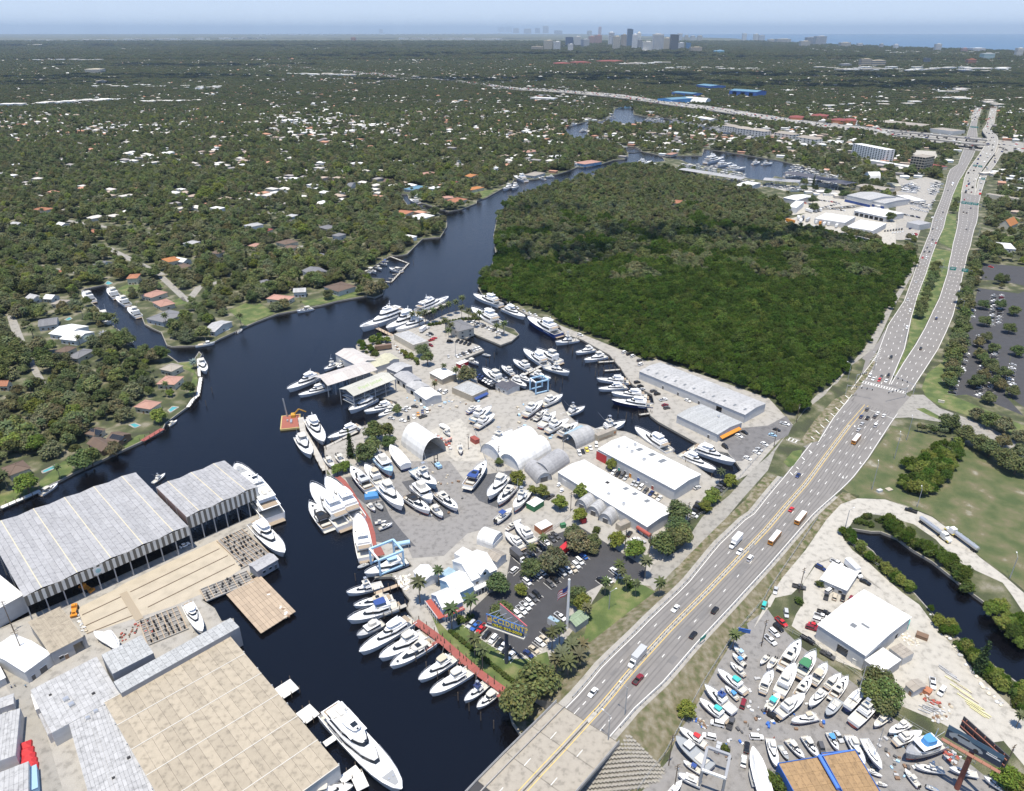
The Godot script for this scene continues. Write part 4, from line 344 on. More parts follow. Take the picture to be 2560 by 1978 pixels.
const BOATS := [
[[2,-53.6,-245.5,-1.03,19.2,-1,9,4],0,"white flybridge cruiser hanging in the travel lift slip"],
[[8,-64,-248.1,-0.86,5.2,-1,-1,4],0,"small white tender beside the travel lift slip"],
[[1,-67.7,-266.4,-2.85,31.6,-1,-1,4],0,"long white yacht alongside the narrow red boardwalk"],
[[1,-82.8,-294.9,-2.56,39.7,-1,-1,4],0,"white yacht nearest the boardwalk in the raft of three"],
[[1,-88.1,-289.9,-2.51,39.7,-1,10,4],0,"middle white yacht in the raft of three"],
[[3,-90.9,-282.6,-2.53,23.2,2,4,4],0,"grey sport cruiser outermost in the raft of three"],
[[0,-126.8,-301,-2.5,53.6,-1,-1,4],0,"superyacht moored against the striped boat shed"],
[[1,-109,-264.7,0.72,31.7,-1,-1,4],0,"white yacht pointing at the dark basin, beside the pier hut"],
[[0,-47.1,-156.9,0.77,41.1,-1,-1,4],0,"largest white superyacht in the lower dark basin"],
[[2,-54.7,-143.4,1.78,13.8,10,-1,4],0,"tan decked cruiser cut by the lower picture edge"],
[[1,-121.9,-213,0.65,19.7,-1,-1,4],1,"white yacht standing out of the water on the lift platform"],
[[10,-151.7,-203.3,-2.03,12,-1,-1,4],1,"larger shrink wrapped white boat beside the sand basin"],
[[10,-148.1,-201.5,0.8,12.6,-1,-1,4],1,"second shrink wrapped white boat beside the sand basin"],
[[6,-231.2,-306,2.78,10.1,-1,-1,8],0,"white cabin cruiser at the lawn with the long pool"],
[[7,-198.3,-375,2.74,6.8,-1,-1,4],0,"white open motorboat at the terracotta terrace"],
[[4,-180.8,-316,2.76,8.5,-1,-1,4],0,"fishing yacht behind the striped sheds with outriggers"],
[[1,-111.2,-363,0.48,32.6,-1,-1,4],0,"white yacht inside the floating barge pier"],
[[2,-113.5,-346,0.5,24.8,-1,-1,4],0,"white cruiser on the outside of the barge pier"],
[[1,-95,-362,-0.79,21.9,-1,-1,4],0,"white yacht in the slip below the boat racks"],
[[2,-91.3,-396,-0.56,23,-1,-1,4],0,"grey white cruiser partly under the rack shed"],
[[1,-80,-392,-0.99,20.3,-1,-1,4],0,"white yacht in front of the rack shed"],
[[2,-74.7,-387,-0.68,13.9,-1,-1,4],0,"white cruiser beside the palm at the rack shed"],
[[1,-134.4,-427,-0.58,28.3,-1,-1,4],0,"white yacht outermost at the rust stained shed"],
[[1,-125.2,-415,-0.88,21.1,-1,8,4],0,"white yacht with blue tender at the rust stained shed"],
[[4,-123,-454,-0.45,15.1,-1,-1,4],0,"fishing yacht between the two river sheds"],
[[4,-116.9,-457,-0.26,12.2,-1,-1,4],0,"second fishing yacht between the two river sheds"],
[[4,37.1,-388,2.12,16.6,-1,-1,4],0,"fishing yacht afloat at the lagoon shore"],
[[4,56.7,-368,2.04,20.6,-1,-1,4],0,"fishing yacht with tall tower behind the silver quonset hut"],
[[0,-101.5,-538,-0.61,47.5,-1,-1,4],0,"superyacht moored stern to the palm lined quay"],
[[1,-85.6,-535,-0.49,40,-1,-1,4],0,"white yacht between the superyacht and the palms"],
[[1,-77.9,-529,-0.67,32.1,-1,-1,4],0,"white yacht close under the leaning palms"],
[[0,-65.5,-577,2.49,38.4,-1,-1,4],0,"superyacht at the upper end of the palm lined quay"],
[[6,-26.6,-462,0.76,11.1,-1,-1,4],0,"white cabin cruiser beside the red kiosk"],
[[8,-17.8,-475,0.96,6.7,-1,-1,4],0,"small dinghy at the pier with parked cars"],
[[6,-169.5,-566,-0.85,14,-1,-1,4],0,"white cruiser at the tan tiled house"],
[[2,-209.4,-452,0.5,20.8,-1,-1,4],0,"white cruiser at the grassy point"],
[[11,-223.8,-494,1.94,13.6,-1,10,4],0,"long low boat under a tan cover at the point"],
[[8,-208,-521,2.84,6.7,-1,-1,4],0,"small boat at the pool terrace"]]
const FAR_BOATS := [[[185,-2583,291,-2496,292,-2264,268,-2148,195,-2164,154,-2454],60,1.2],[[401,-2264,436,-2213,408,-2086,375,-2132],14,1.9],[[422,-2042,497,-1933,470,-1822,403,-1846,400,-1933],50,1.9],[[473,-1846,510,-1788,485,-1702,446,-1734],24,1.9],[[524,-1788,599,-1811,587,-1723,544,-1588,491,-1606],40,1.9],[[192,-1986,234,-2042,268,-2071,239,-1907,189,-1894],10,1.2],[[398,-2013,421,-1933,401,-1894,345,-1933,349,-2013],14,1.9],[[587,-1723,583,-1588,548,-1536,518,-1553],20,1.9],[[380,-1117,413,-1081,400,-1055,375,-1090],22,1.5],[[442,-1155,489,-1146,472,-1099,426,-1099],26,1.5],[[560,-1081,596,-1114,574,-1055,552,-1060],12,1.5],[[583,-1040,631,-1114,638,-1120,583,-1030],10,0.5],[[306,-1146,354,-1136,358,-1090,311,-1108],16,1.5],[[274,-1240,352,-1155,365,-1196,297,-1287],22,1.8],[[441,-1218,499,-1117,522,-1165,476,-1287],30,1.8],[[518,-988,531,-945,539,-962,531,-988],14,1.2],[[713,-3001,863,-3062,802,-2777,666,-2726],24,1.5]]
const LOTS := [
["driving toward the bridge","the bridge","traffic toward the bridge",1,[1,27.1,-174.4,5.6,6.1,402,44,-189.6,5.6,4.85,1,63.7,-217.4,5.6,3.06,1,99.2,-254.4,5.6,1.28,401,98.7,-260.1,5.6,1.18,7,146.7,-317,5.6,0.12]],
["driving away from the bridge","the bridge","traffic away from the bridge",1,[206,43.2,-180.6,2.45,5.27,4,67.3,-203.1,2.45,3.48,104,78.9,-216.9,2.45,2.61,301,102.3,-249.6,2.45,1.33,514,117.6,-263.9,2.45,0.86,514,134.7,-279.3,2.45,0.46,5,133,-287.1,2.45,0.37,514,191.7,-353,2.45,0.11,2,198.1,-365,2.45,0.11,2,203.1,-372,2.45,0.11,301,210.1,-370,2.45,0.11,7,206.4,-381,2.45,0.11,104,209.3,-379,2.45,0.11,103,214.6,-381,2.45,0.11,1,218,-385,2.45,0.11,1,220.3,-382,2.45,0.11,103,213.8,-390,2.45,0.11]],
["on the far left carriageway","the traffic lights","traffic on the far left carriageway",0,[301,236.6,-438,-0.62,1,236.6,-433,-0.63,105,239.6,-431,-0.63,3,243.7,-437,-0.63,104,248.7,-438,-0.64,1,243.6,-430,-0.64,104,264.4,-468,-0.61,301,303,-525,-0.54,301,324,-563,-0.52,2,335,-590,-0.54,2,366,-638,-0.54,301,415,-717,-0.54,5,412,-718,-0.54,3,425,-740,-0.54,4,430,-740,-0.54,3,436,-756,-0.54,301,446,-767,-0.54,5,455,-775,-0.54,3,458,-788,-0.54,3,483,-836,-0.54,1,489,-838,-0.54,2,509,-878,-0.54,1,513,-894,-0.53,1,519,-886,-0.54,3,540,-922,-0.54,1,512,-894,-0.53,3,621,-1062,-0.54,401,649,-1102,-0.54,301,767,-1290,-0.54,301,813,-1368,-0.54]],
["on the far right carriageway","the traffic lights","traffic on the far right carriageway",0,[104,293.1,-484,2.53,107,336,-545,2.53,3,521,-835,2.6,4,567,-924,2.61,4,568,-919,2.61,7,589,-947,2.6,105,609,-998,2.61,1,619,-1008,2.61,403,639,-1049,2.61,106,647,-1049,2.6,3,655,-1070,2.61,103,669,-1085,2.6,1,678,-1107,2.61,3,696,-1130,2.6,104,733,-1197,2.58,104,760,-1237,2.58,2,750,-1217,2.58,4,822,-1320,2.55,4,838,-1348,2.55,4,814,-1284,2.54,3,713,-1127,2.57]],
["by the restaurant lot fence","the yachts","vehicles beside the fence of the restaurant lot",0,[403,3,-251.1,0.65,203,5.6,-253.5,0.76,203,7.7,-255.1,0.75,4,9.8,-257.5,0.75,204,12.7,-259.7,0.62,1,15.2,-262.4,0.61,203,17.7,-265,0.6,203,19.7,-267.1,0.6,301,1,-243.4,2.48]],
["in the double row of the restaurant lot","the yachts","vehicles in the double row of the restaurant lot",0,[7,6.6,-238.4,-2.48,1,10.7,-240.1,-2.49,1,12.5,-242.3,-2.5,104,14.2,-244.3,-2.5,8,31.1,-252.7,-2.55,301,6.1,-236.2,0.66,3,4.3,-234.1,0.67,103,15.7,-235.2,0.65,104,17.8,-237.7,0.64,302,21.2,-241.9,0.63,301,23.6,-243.6,0.62,210,25.6,-244.5,0.61,101,27.3,-246.8,0.61,301,29,-249.3,0.6,405,23.7,-256.9,2.46]],
["in the lower row of the restaurant lot","the billboard","vehicles in the lower row of the restaurant lot",0,[10007,0.5,-215.2,10,-228.7,0.7,4,101,201,201,101,103,104,102,-15.7,-212,-0.6,208,-13.9,-211,-0.6,205,-11.6,-209.8,-0.61,4,-9.7,-206.7,-0.56,101,-7,-204.4,-0.57,4,-4.9,-202.6,-0.57,1,-3.4,-200.9,-0.58,4,-2,-199.3,-0.58,1,-0.4,-196.3,-0.59,7,6,-197.2,0.78,10,8,-199.3,0.78,101,10.4,-202.6,0.77,10,12.1,-204.4,0.76,104,13.3,-207.8,0.75,201,18.8,-216.1,0.73,201,43.6,-242.7,-2.53,1,40.1,-237.5,-2.52,204,37.4,-236.6,-2.51]],
["between the two warehouses","the red door","vehicles parked between the warehouses",0,[10004,52.6,-320,58.1,-315,-0.59,101,104,103,2,2,61.3,-310,-0.61,2,63.1,-309,-0.62,301,64.5,-306,-0.62,103,66.2,-303,-0.63,7,68.7,-301,-0.64,10,70.4,-299.2,-0.64,1,72,-296.7,-0.65]],
["by the silver quonset hut","the hut door","vehicles by the silver quonset hut",0,[301,36.3,-339,0.17,4,38.5,-341,0.17,13,40.7,-343,0.16,1,42.8,-345,0.16,301,46.4,-348,-0.04]],
["along the service road hedge","the lagoon","vehicles along the service road hedge",0,[2,92.5,-306,2.21,10004,107.9,-311,102.6,-304,0.84,3,104,103,103,10004,90.4,-291.5,85.3,-282.5,0.88,103,104,104,301,103,73.1,-275.2,2.19,104,75.8,-273.6,2.19,104,53.2,-268.4,2.6,1,55.4,-264.5,1.93,2,57.7,-262.4,1.93,203,18.7,-297.9,2.41,801,23.5,-308,2.41,801,24.7,-303,2.41]],
["on the grey lot at the lagoon end","the lagoon","vehicles on the grey lot at the lagoon end",0,[304,116.8,-346,0.4,1,127.9,-358,0.62,4,132.1,-362,0.61,1,125.8,-334,0.65,1,132.4,-340,0.63,2,134.6,-343,0.63,1,139.4,-349,0.61,9,147.1,-359,0.93,4,151.4,-365,0.92,201,158.3,-372,0.9]],
["along the forest quay","the river","vehicles along the forest quay",0,[1,4.3,-570,0.49,2,9.5,-563,0.49,1,14.2,-557,0.49,1,18.8,-553,0.49,301,51.1,-510,0.95,301,79.5,-477,2.27,104,82.3,-474,2.27,301,84.4,-470,2.26,103,88.1,-463,2.25,301,87.8,-456,2.25,104,81.2,-428,1.98,104,82.3,-422,1.97,2,82.8,-418,1.97,103,89.5,-415,1.97,104,91.2,-411,1.97,201,93.6,-403,1.96,6,93.3,-396,1.95,103,93.6,-392,1.95,1,108.4,-402,0.6]],
["on the marina lot by the office","the river","vehicles on the marina lot",0,[2,-62.6,-510,1.01,104,-60.9,-512,1.01,205,-59.6,-500,2.19,5,-57.5,-504,2.19,106,-58.8,-490,0.72,401,-67.1,-520,2.78,1,-64.4,-525,2.78,2,-44.5,-470,0.18,104,-45.6,-498,1.57,10004,-40.1,-498,-31.2,-492,-0.47,104,104,104,104,10008,-38.5,-470,-23.5,-485,0.52,1,2,103,1,104,2,101,1,10009,-30.4,-537,-7.9,-514,-0.69,101,2,1,103,2,1,103,1,2,301,-33.2,-453,2.54,10006,-21.8,-437,-12.2,-424,-0.54,107,107,1,1,101,103,301,-45.9,-414,-0.52,301,-42.1,-413,-0.53]],
["on the yard apron","the rack shed","vehicles on the yard apron by the rack shed",0,[2,-64.9,-389,1.11,1,-63.2,-392,1.1,3,-59.1,-394,1.36,2,-71.1,-379,1.12,1,-63.9,-376,1.12,104,-60.8,-378,0.17,1,-58,-381,0.17,14,-55.9,-384,0.16,7,-53.6,-387,0.16,203,-52.7,-381,2.25,301,-50.9,-388,0.15]],
["on the pale lot by the boat works","the office","vehicles on the pale lot by the boat works",0,[2,107.5,-231.1,-0.46,203,117.8,-233.2,1.17,107,131.1,-245.1,0.75,201,139.2,-248.3,0.74,401,144.4,-242.8,0.24,4,146.3,-236.1,0.74,301,129,-230.6,2.19,204,189.8,-286.5,-2.17,10003,127.1,-228,133.2,-226.7,2.63,203,110,104,6,136.3,-226.3,2.42,102,107.4,-217.9,-0.24,205,103.9,-213.2,0.47,104,101.9,-210.4,0.48,101,99.4,-207.6,0.49,201,96.7,-203.8,0.5,204,122.4,-218.2,1.11,201,120.5,-216.3,1.11,101,118.5,-214.1,1.11,5,116.1,-211.6,1.12,106,114.4,-210.1,1.12,204,110.8,-204.1,0.72,203,115.4,-196.6,0.73,201,147.1,-183.6,-0.41,301,148.4,-180.1,-0.82,104,87.1,-169.8,0.77,2,105.6,-162.1,0.17,103,98.5,-157.7,-0.07]],
["among the stored boats","the fence","vehicles among the stored boats",0,[306,78.4,-175,2.65,301,67.7,-167,-1.88,203,72.1,-167.2,2.63,101,63.8,-162.1,-1.87,2,65.7,-158.2,2.67,101,79,-161.9,1.51,4,74.8,-158.2,2.78,1,72.4,-153.2,2.78,312,100.2,-222.5,2.63]],
["in the shaded parking lot","the cross street","cars in the shaded parking lot",0,[10011,415,-602,372,-532,-1.22,2,103,1,4,101,2,103,1,4,2,1,10011,422,-602,380,-536,1.92,1,106,2,3,101,9,4,103,1,2,1,10013,334,-476,292.6,-410,-1.27,103,1,2,104,1,103,5,2,1,104,2,3,1,10013,344,-480,299.6,-410,1.87,2,1,103,4,1,2,101,103,4,2,1,103,2,10003,323,-425,316,-415,-1.29,1,103,1,10005,385,-580,367,-550,1.03,2,104,1,3,101,10003,349,-508,340,-494,1.09,2,104,1,10006,321,-475,300,-445,1.12,1,103,2,4,1,103,10004,289,-430,277.5,-413,1.16,2,1,103,4,10006,342,-456,322,-427,1.13,2,1,103,104,1,2,201,302,-447,0.99,4,409,-615,0.8,1,321,-476,0.96,5,462,-686,0.71]],
["parked at the truck yard","the forest","trailers parked in the truck yard",0,[714,331,-870,0.54,701,343,-869,2.67,702,354,-876,2.52,701,346,-886,-0.31,703,351,-884,-0.32,701,361,-866,2.62,714,364,-862,2.62,701,366,-856,2.62,701,372,-857,2.61,10003,377,-892,383,-884,2.62,701,701,701,10004,383,-878,389,-869,2.61,705,701,701,701,705,390,-862,2.6,705,393,-857,2.6,701,377,-847,2.6,709,342,-839,2.63,702,345,-834,2.62]],
["on the dealer lots","the forest","cars on the dealer lots",0,[5,387,-977,0.27,10008,395,-945,431,-974,0.27,1,2,3,1,4,2,1,2,10008,413,-996,430,-981,0.24,3,2,4,1,2,5,3,2,10005,425,-952,443,-956,0.24,1,2,3,1,2,10007,424,-827,447,-835,-0.48,4,4,4,104,104,104,104,10005,429,-819,443,-824,-0.49,1,1,1,1,1,10004,458,-838,475,-849,2.26,107,104,103,106,10003,438,-803,450,-808,2.25,103,101,105,10006,407,-945,420,-932,0.26,1,3,2,1,4,1,10004,431,-902,441,-893,0.25,1,2,3,1,10003,373,-925,387,-932,0.3,701,702,701,10008,486,-909,496,-894,0.19,4,2,1,3,104,1,107,4,10004,441,-808,453,-814,0.26,3,104,1,5,10005,533,-941,566,-994,0.14,1,2,4,3,1,10008,510,-941,522,-925,0.17,301,1,301,2,301,1,1,2]]]
const MACHINES := [
[6,192.9,-269.5,0.29,13,"chrome tanker truck with yellow fenders nearer the ditch, heading right"],
[6,201,-264.8,-2.86,13,"chrome tanker truck with yellow fenders nearer the field, heading left"],
[9,-174.2,-231.9,1.2,14,"orange wheel loader on the concrete quay"],
[9,-172.1,-219.5,0.4,14,"orange loader beside the sand basin"],
[0,-145.2,-260.4,2.4,1,"white saloon car on the concrete quay by the striped shed"],
[10,-38.8,-326,-2.6,9,"tall boat forklift in front of the fabric hangar"],
[7,-92.1,-483,1.9,17,"brown box trailer in the overgrown yard"]]
const THICKETS := [
[11,[4,9,10],[193.7,-310,210.5,-331,229.2,-343,249.4,-352,243.1,-340,231,-323,224.9,-321,216.8,-308,203.3,-298.4,195.1,-299.5],70,2.2,3.6],
[12,[11,9,4],[149.6,-269.5,153.9,-269.5,154.4,-259.4,156.7,-248.2,162.8,-234.9,164.4,-230.2,161.5,-230.2,156.7,-240.7,151.8,-256.9],34,1.4,2.4],
[12,[9,10,11],[171.1,-272.1,177.6,-260.2,183.7,-249.8,185.7,-237.8,188.1,-230,182.4,-230,190.4,-239.2,188.4,-248.2,184,-255.3,179.8,-263.5,175.7,-277.5],60,1.6,3.2],
[12,[11,9,4],[164.6,-224.1,166.9,-215,167.2,-202.2,170.5,-192.1,175.1,-183.7,176.7,-179.6,171.2,-170.9,168.8,-178.6,166.6,-188.9,164.8,-201.1,163.2,-213.1],60,1.4,2.6],
[12,[9,10,4],[187.8,-226.1,191.7,-220.8,196.1,-210.6,188.7,-198.8,186.6,-204.6,186,-215],30,2,3.6],
[12,[11],[159.4,-280.2,167.6,-283.9,173.9,-278.4,169.7,-273.9,158.6,-275.7],14,1.2,2],
[13,[11,9,4],[-112.2,-489,-103.4,-507,-89.4,-507,-88,-498,-99.6,-485,-90.8,-472,-93.5,-468,-104,-476],26,1.6,2.6],
[13,[11,4],[-80.5,-487,-70,-470,-62.9,-458,-65.6,-454,-76.8,-472],14,1.2,2]]
const DOCKS := [
["boardwalk","long red planked dock lined with yachts",[-37.3,-214,-27.4,-205.1,-18,-195.1,-11.7,-188.6,-2.9,-180.8],3,0.35,"red",6,""],
["finger_dock","short red finger dock between two cruisers",[-27.3,-204.3,-32.1,-199.1],1.6,0.3,"red",4,"red finger docks"],
["finger_dock","red finger dock nearest the bridge",[-2.5,-180.4,-4.7,-177.9],1.8,0.3,"red",3,"red finger docks"],
["finger_dock","red finger dock by the dark glassed cruiser",[-17.1,-194.6,-19.1,-192.9],1.4,0.3,"red",3,"red finger docks"],
["boardwalk","narrow red boardwalk along the grey boat yard",[-89.8,-317,-85.6,-312,-80.6,-304,-73.3,-290.1,-67.5,-279.8,-63.5,-269.1,-61.5,-260.6],2.6,0.3,"red",0,""],
["boardwalk","red boardwalk beside the travel lift slip",[-60.9,-259.8,-57.8,-253.3],5,0.3,"red",0,""],
["finger_dock","tan finger dock among the yachts below the lift slip",[-44.8,-236.1,-55.8,-229.7],1.8,0.2,"tan",4,""],
["finger_dock","grey finger dock toward the rocky shore",[-42.1,-223.2,-50.6,-217.9],1.8,0.2,"grey",4,""],
["barge_pier","grey floating barge pier beside the white yachts",[-125,-381,-119.6,-365,-107.5,-343,-97.2,-323],3.2,0.1,"grey",8,""],
["pier","grey pier above the raft of yachts",[-102.8,-346,-88.4,-364],1.8,0.2,"grey",6,""],
["finger_dock","white finger dock nearest the tan hall corner",[-80.4,-179.1,-76,-183.6],6,0.6,"white",5,"white finger docks at the tan hall"],
["finger_dock","white finger dock second along the tan hall",[-70.1,-169,-66.4,-173],6,0.6,"white",5,"white finger docks at the tan hall"],
["finger_dock","white gangway leading to the superyacht stern",[-60,-159.1,-56.6,-162.3],2.2,0.8,"white",0,"white finger docks at the tan hall"],
["finger_dock","white pier ending in a square platform by the superyacht",[-52.2,-146.6,-47.6,-150.9],3,0.6,"white",4,"white finger docks at the tan hall"],
["pontoon","white topped square pontoon beside the superyacht bow",[-48.2,-145.9,-44.9,-147.9],6.5,0.4,"white",0,""],
["pontoon","central pontoon of the inner marina",[25.1,-462,0,-432,-9,-415],2.2,-0.2,"grey",8,""],
["floating_basin_dock","floating dock frame enclosing small boats",[-141.4,-669,-124,-727,-101.8,-702,-110.2,-642,-115.3,-644],1.8,-0.4,"grey",6,""],
["finger_dock","narrow finger of the small floating basin, first from the river",[-112.6,-665,-107.9,-667],1,-0.4,"grey",0,"fingers of the floating basin"],
["finger_dock","narrow finger of the small floating basin, second from the river",[-114.2,-654,-109.6,-652],1,-0.4,"grey",0,"fingers of the floating basin"],
["finger_dock","narrow finger of the small floating basin, third from the river",[-111.1,-686,-104.6,-688],1,-0.4,"grey",0,"fingers of the floating basin"],
["quay_dock","palm quay dock beside the upper superyacht",[-71.4,-559,-53.4,-585],3,-0.1,"grey",6,""],
["quay_dock","dock below the moored superyacht bows",[-103.8,-526,-89.3,-510],3,0.1,"tan",5,""],
["finger_dock","finger dock on the forest quay, second from the river",[48.8,-504,40.4,-496],1.6,-0.2,"grey",4,"finger docks on the forest quay"],
["finger_dock","finger dock on the forest quay, third from the river",[70.8,-464,59.6,-462],1.6,-0.2,"grey",4,"finger docks on the forest quay"],
["finger_dock","finger dock on the forest quay, fourth from the river",[73,-450,62.1,-448],1.6,-0.2,"grey",4,"finger docks on the forest quay"],
["finger_dock","finger dock on the forest quay, first from the river",[39,-515,31.8,-512],1.6,-0.2,"grey",4,"finger docks on the forest quay"],
["finger_dock","finger dock on the forest quay, sixth from the river",[83.4,-387,76,-385],1.6,-0.2,"grey",4,"finger docks on the forest quay"],
["finger_dock","finger dock on the forest quay, fifth from the river",[76,-432,71.1,-430],1.6,-0.2,"grey",4,"finger docks on the forest quay"],
["dock","terracotta terrace dock at the brown house",[-206.1,-353,-200.7,-367],3,0.25,"red",4,""],
["dock","concrete dock along the left bank lawn",[-245.3,-289.2,-239.4,-297.3,-234.7,-304],2.5,0.25,"white",5,""],
["dock","concrete dock by the grassy point",[-218.6,-467,-206.7,-438],1.8,0.3,"white",5,""],
["dock","white dock at the salmon roofed house",[-205,-436,-196.8,-410,-197.7,-404,-196.8,-394],2.2,0.3,"white",5,""]]
const POSTS := [[-40.5,-214.1],[-33.6,-209.8],[-31.3,-207.1],[-35,-195.2],[-25.2,-202.6],[-22.3,-187.6],[-22.8,-199.2],[-26.4,-187.1],[-19.1,-196.3],[-14.6,-192.5],[-18.5,-177.9],[-14.5,-173.6],[-10.4,-169.8],[-6,-166.6],[-11.4,-189.8],[-8.5,-186.1],[-6.2,-183.5],[-54.1,-216.7],[-30.8,-191.4],[-68.2,-268.4],[-70.7,-276.4],[-65.4,-239],[-86.5,-283.7],[-96.6,-298.3],[-87.2,-320],[-101.4,-344],[-106.7,-348],[-100.1,-353],[-85,-371],[-88.4,-364],[42.9,-479],[43.7,-483],[48.8,-464],[53.3,-456],[55.4,-441],[57.9,-443],[61.2,-445],[32.9,-430],[28.4,-432],[30.5,-416],[24.7,-420],[24.6,-468],[20.2,-460],[52.6,-470],[68.9,-456],[63.7,-388],[66.9,-378],[67.8,-382],[71.1,-381],[84.2,-365],[87.3,-348],[87.7,-341],[92,-331],[100.3,-346],[102.1,-316],[-207.4,-456],[-201.7,-441],[-190.3,-416],[-187.4,-398],[-97.6,-706],[-105.7,-649],[-12.5,-472],[-15.6,-466],[-17.8,-460]]
const POLES := [
[-189.9,-209.1,15,0.6,"wooden utility pole beside the white shed at the left",0,0],
[-177.2,-195.1,14,0.6,"utility pole in front of the white gable roof",0,0],
[48.8,-152.2,14,0.5,"tall utility pole at the lot fence by the highway",0,0],
[92.7,-201.4,13,0.5,"leaning utility pole at the blue gate",0,0],
[48.8,-143.7,12,0.5,"thin pole at the lower fence corner",0,0],
[116.9,-230.3,13,0.5,"utility pole on the pale lot, beside a pickup",0,0],
[59.7,-254.1,12,0.6,"utility pole at the restaurant entrance",0,0],
[49.4,-256.5,13,0.6,"utility pole at the corner of the long warehouse",0,0],
[81.5,-278.4,11,0.6,"utility pole beside the white van on the service road",0,0],
[27.9,-286.7,11,0.6,"thin pole by the red box",0,0],
[27.6,-340,8,0.6,"yard light pole by the grey tents",1,0],
[144,-347,12,0.6,"utility pole at the side lot",0,0],
[166.1,-375,12,0.6,"utility pole at the forest corner",0,0],
[50.5,-517,13,0.3,"utility pole on the forest quay",0,0],
[220.3,-354,14,1.2,"pale concrete pole behind the hedge corner",1,0],
[204.1,-334,15,1.2,"pale concrete pole in the roadside grass",1,0],
[179.4,-305,15,1.2,"pale concrete pole with palms at its foot",1,0],
[194.5,-290.1,10,1.2,"lamp post beside the gravel bend",1,0],
[208.1,-239.2,11,1.2,"lamp post at the right edge of the field",1,0],
[151.7,-270.8,12,0.5,"pole at the head of the ditch",1,0],
[30,-156,11,2.4,"curved lamp post on the right side of the bridge",1,6.6],
[36.6,-165.9,13,2.4,"thin lattice mast beside the highway",1,5.5],
[38.3,-220.8,9,0.5,"lamp post on the lawn by the green roofed shed",1,0],
[-7.2,-331,10,0.5,"yard pole beside the large white tent",0,0],
[-23.8,-344,10,0.5,"yard pole beside the red shed",0,0],
[-39.8,-474,9,0.5,"lamp post on the marina lot",1,0],
[-5.8,-514,9,0.5,"lamp post on the peninsula",1,0],
[152.7,-151,11,0.5,"pole behind the car billboard",0,0],
[514,-821,12,2.2,"lamp post along the far carriageways, first of several",1,0],
[406,-670,12,2.2,"lamp post along the far carriageways, second of several",1,0],
[518,-806,12,2.2,"lamp post along the far carriageways, third of several",1,0],
[287,-496,12,2.2,"lamp post along the far carriageways, fourth of several",1,0],
[243.7,-448,12,2.2,"lamp post along the far carriageways, fifth of several",1,0],
[219.5,-432,12,2.2,"lamp post along the far carriageways, sixth of several",1,0],
[361,-555,12,2.2,"lamp post along the far carriageways, seventh of several",1,0]]
const POOLS := [
["long turquoise pool on the riverside terrace",[-244.2,-322,-240.7,-328,-237.9,-326,-242.3,-320]],
["round turquoise pool behind the solar roofed house",[-222.4,-372,-220,-374,-215,-371,-217.1,-368]],
["turquoise pool under the palms on the point",[-207.3,-390,-206.7,-395,-202.5,-394,-204.6,-387]],
["small pool at the canal dead end",[-368,-636,-369,-644,-361,-637,-363,-632]],
["pool behind the grey roofed house",[-392,-683,-386,-687,-383,-680,-388,-677]],
["small pool beside the pale metal roof",[-221.5,-523,-218.7,-526,-215.7,-523,-218.4,-519]],
["small pool at the terracotta terrace",[-262.8,-754,-260.6,-761,-256,-754,-258.9,-748]],
["small pool beside the street houses",[-354,-544,-353,-550,-349,-546,-350,-542]]]
const SIGNS := [
[411,-658,-0.57,27,[0.42,0.78],5,"nearest green sign gantry over the right carriageway"],
[585,-945,-0.68,26.6,[0.25,0.5,0.75],6,"green sign gantry before the flyover"],
[758,-1231,-1,16,[0.25,0.75],6,"green sign gantry on the flyover"],
[1054,-1765,-0.77,19,[0.25,0.5,0.75],6,"dark backed sign gantry beyond the overpass"],
[701,-1117,-0.93,7,[0.5],5,"small green sign on the slip road"]]
const SIGNALS := [
[209.5,-411,-0.45,14.9,"signal mast at the forest corner of the crossing"],
[251.9,-411,2.11,15.8,"signal mast at the parking lot corner of the crossing"],
[221.8,-426,0.43,8.4,"signal mast on the left traffic island"],
[244.9,-407,-2.74,16.3,"signal mast at the side street corner"]]
const ZEBRA := [
[227.9,-430,249.4,-413],
[154.5,-356,159,-352]]
const STRIPES := [
[215.4,-391,225,-379,0.3],
[209.5,-406,208.9,-410,0.5],
[203.2,-398,202.6,-402,0.5],
[197.1,-390,196.5,-394,0.5],
[191.2,-382,190.5,-386,0.5],
[185.4,-375,184.7,-379,0.5],
[179.8,-368,179.1,-372,0.5],
[174.4,-361,173.7,-365,0.5],
[169.2,-355,168.4,-358,0.5],
[213.7,-411,189.7,-380,0.3],
[189.7,-380,170.4,-352,0.3],
[162,-343,162.4,-340,0.5],
[155.5,-336,156,-333,0.5],
[149.1,-326,149.6,-324,0.5],
[144.1,-321,144.6,-318,0.5],
[249,-466,252.1,-462,0.4],
[251.1,-468,253.8,-465,0.4],
[253.2,-471,255.5,-468,0.4],
[255.3,-473,257.2,-470,0.4],
[257.4,-476,258.9,-473,0.4],
[259.5,-478,260.6,-476,0.4],
[261.6,-481,262.4,-479,0.4],
[263.8,-484,264.1,-482,0.4],
[266,-486,265.9,-485,0.4],
[350,-606,354,-605,0.4],
[355,-613,358,-612,0.4],
[359,-620,362,-619,0.4],
[364,-627,366,-626,0.4],
[368,-635,371,-634,0.4],
[373,-642,376,-641,0.4],
[378,-650,380,-649,0.4],
[383,-658,385,-657,0.4],
[388,-666,390,-665,0.4],
[393,-674,395,-673,0.4],
[398,-683,400,-682,0.4],
[404,-691,405,-690,0.4],
[409,-700,410,-699,0.4],
[415,-709,416,-708,0.4],
[421,-718,421,-717,0.4],
[426,-728,427,-726,0.4],
[199.6,-416,230.2,-454,0.15]]
const SIGN1 := [69.8,-199.4]
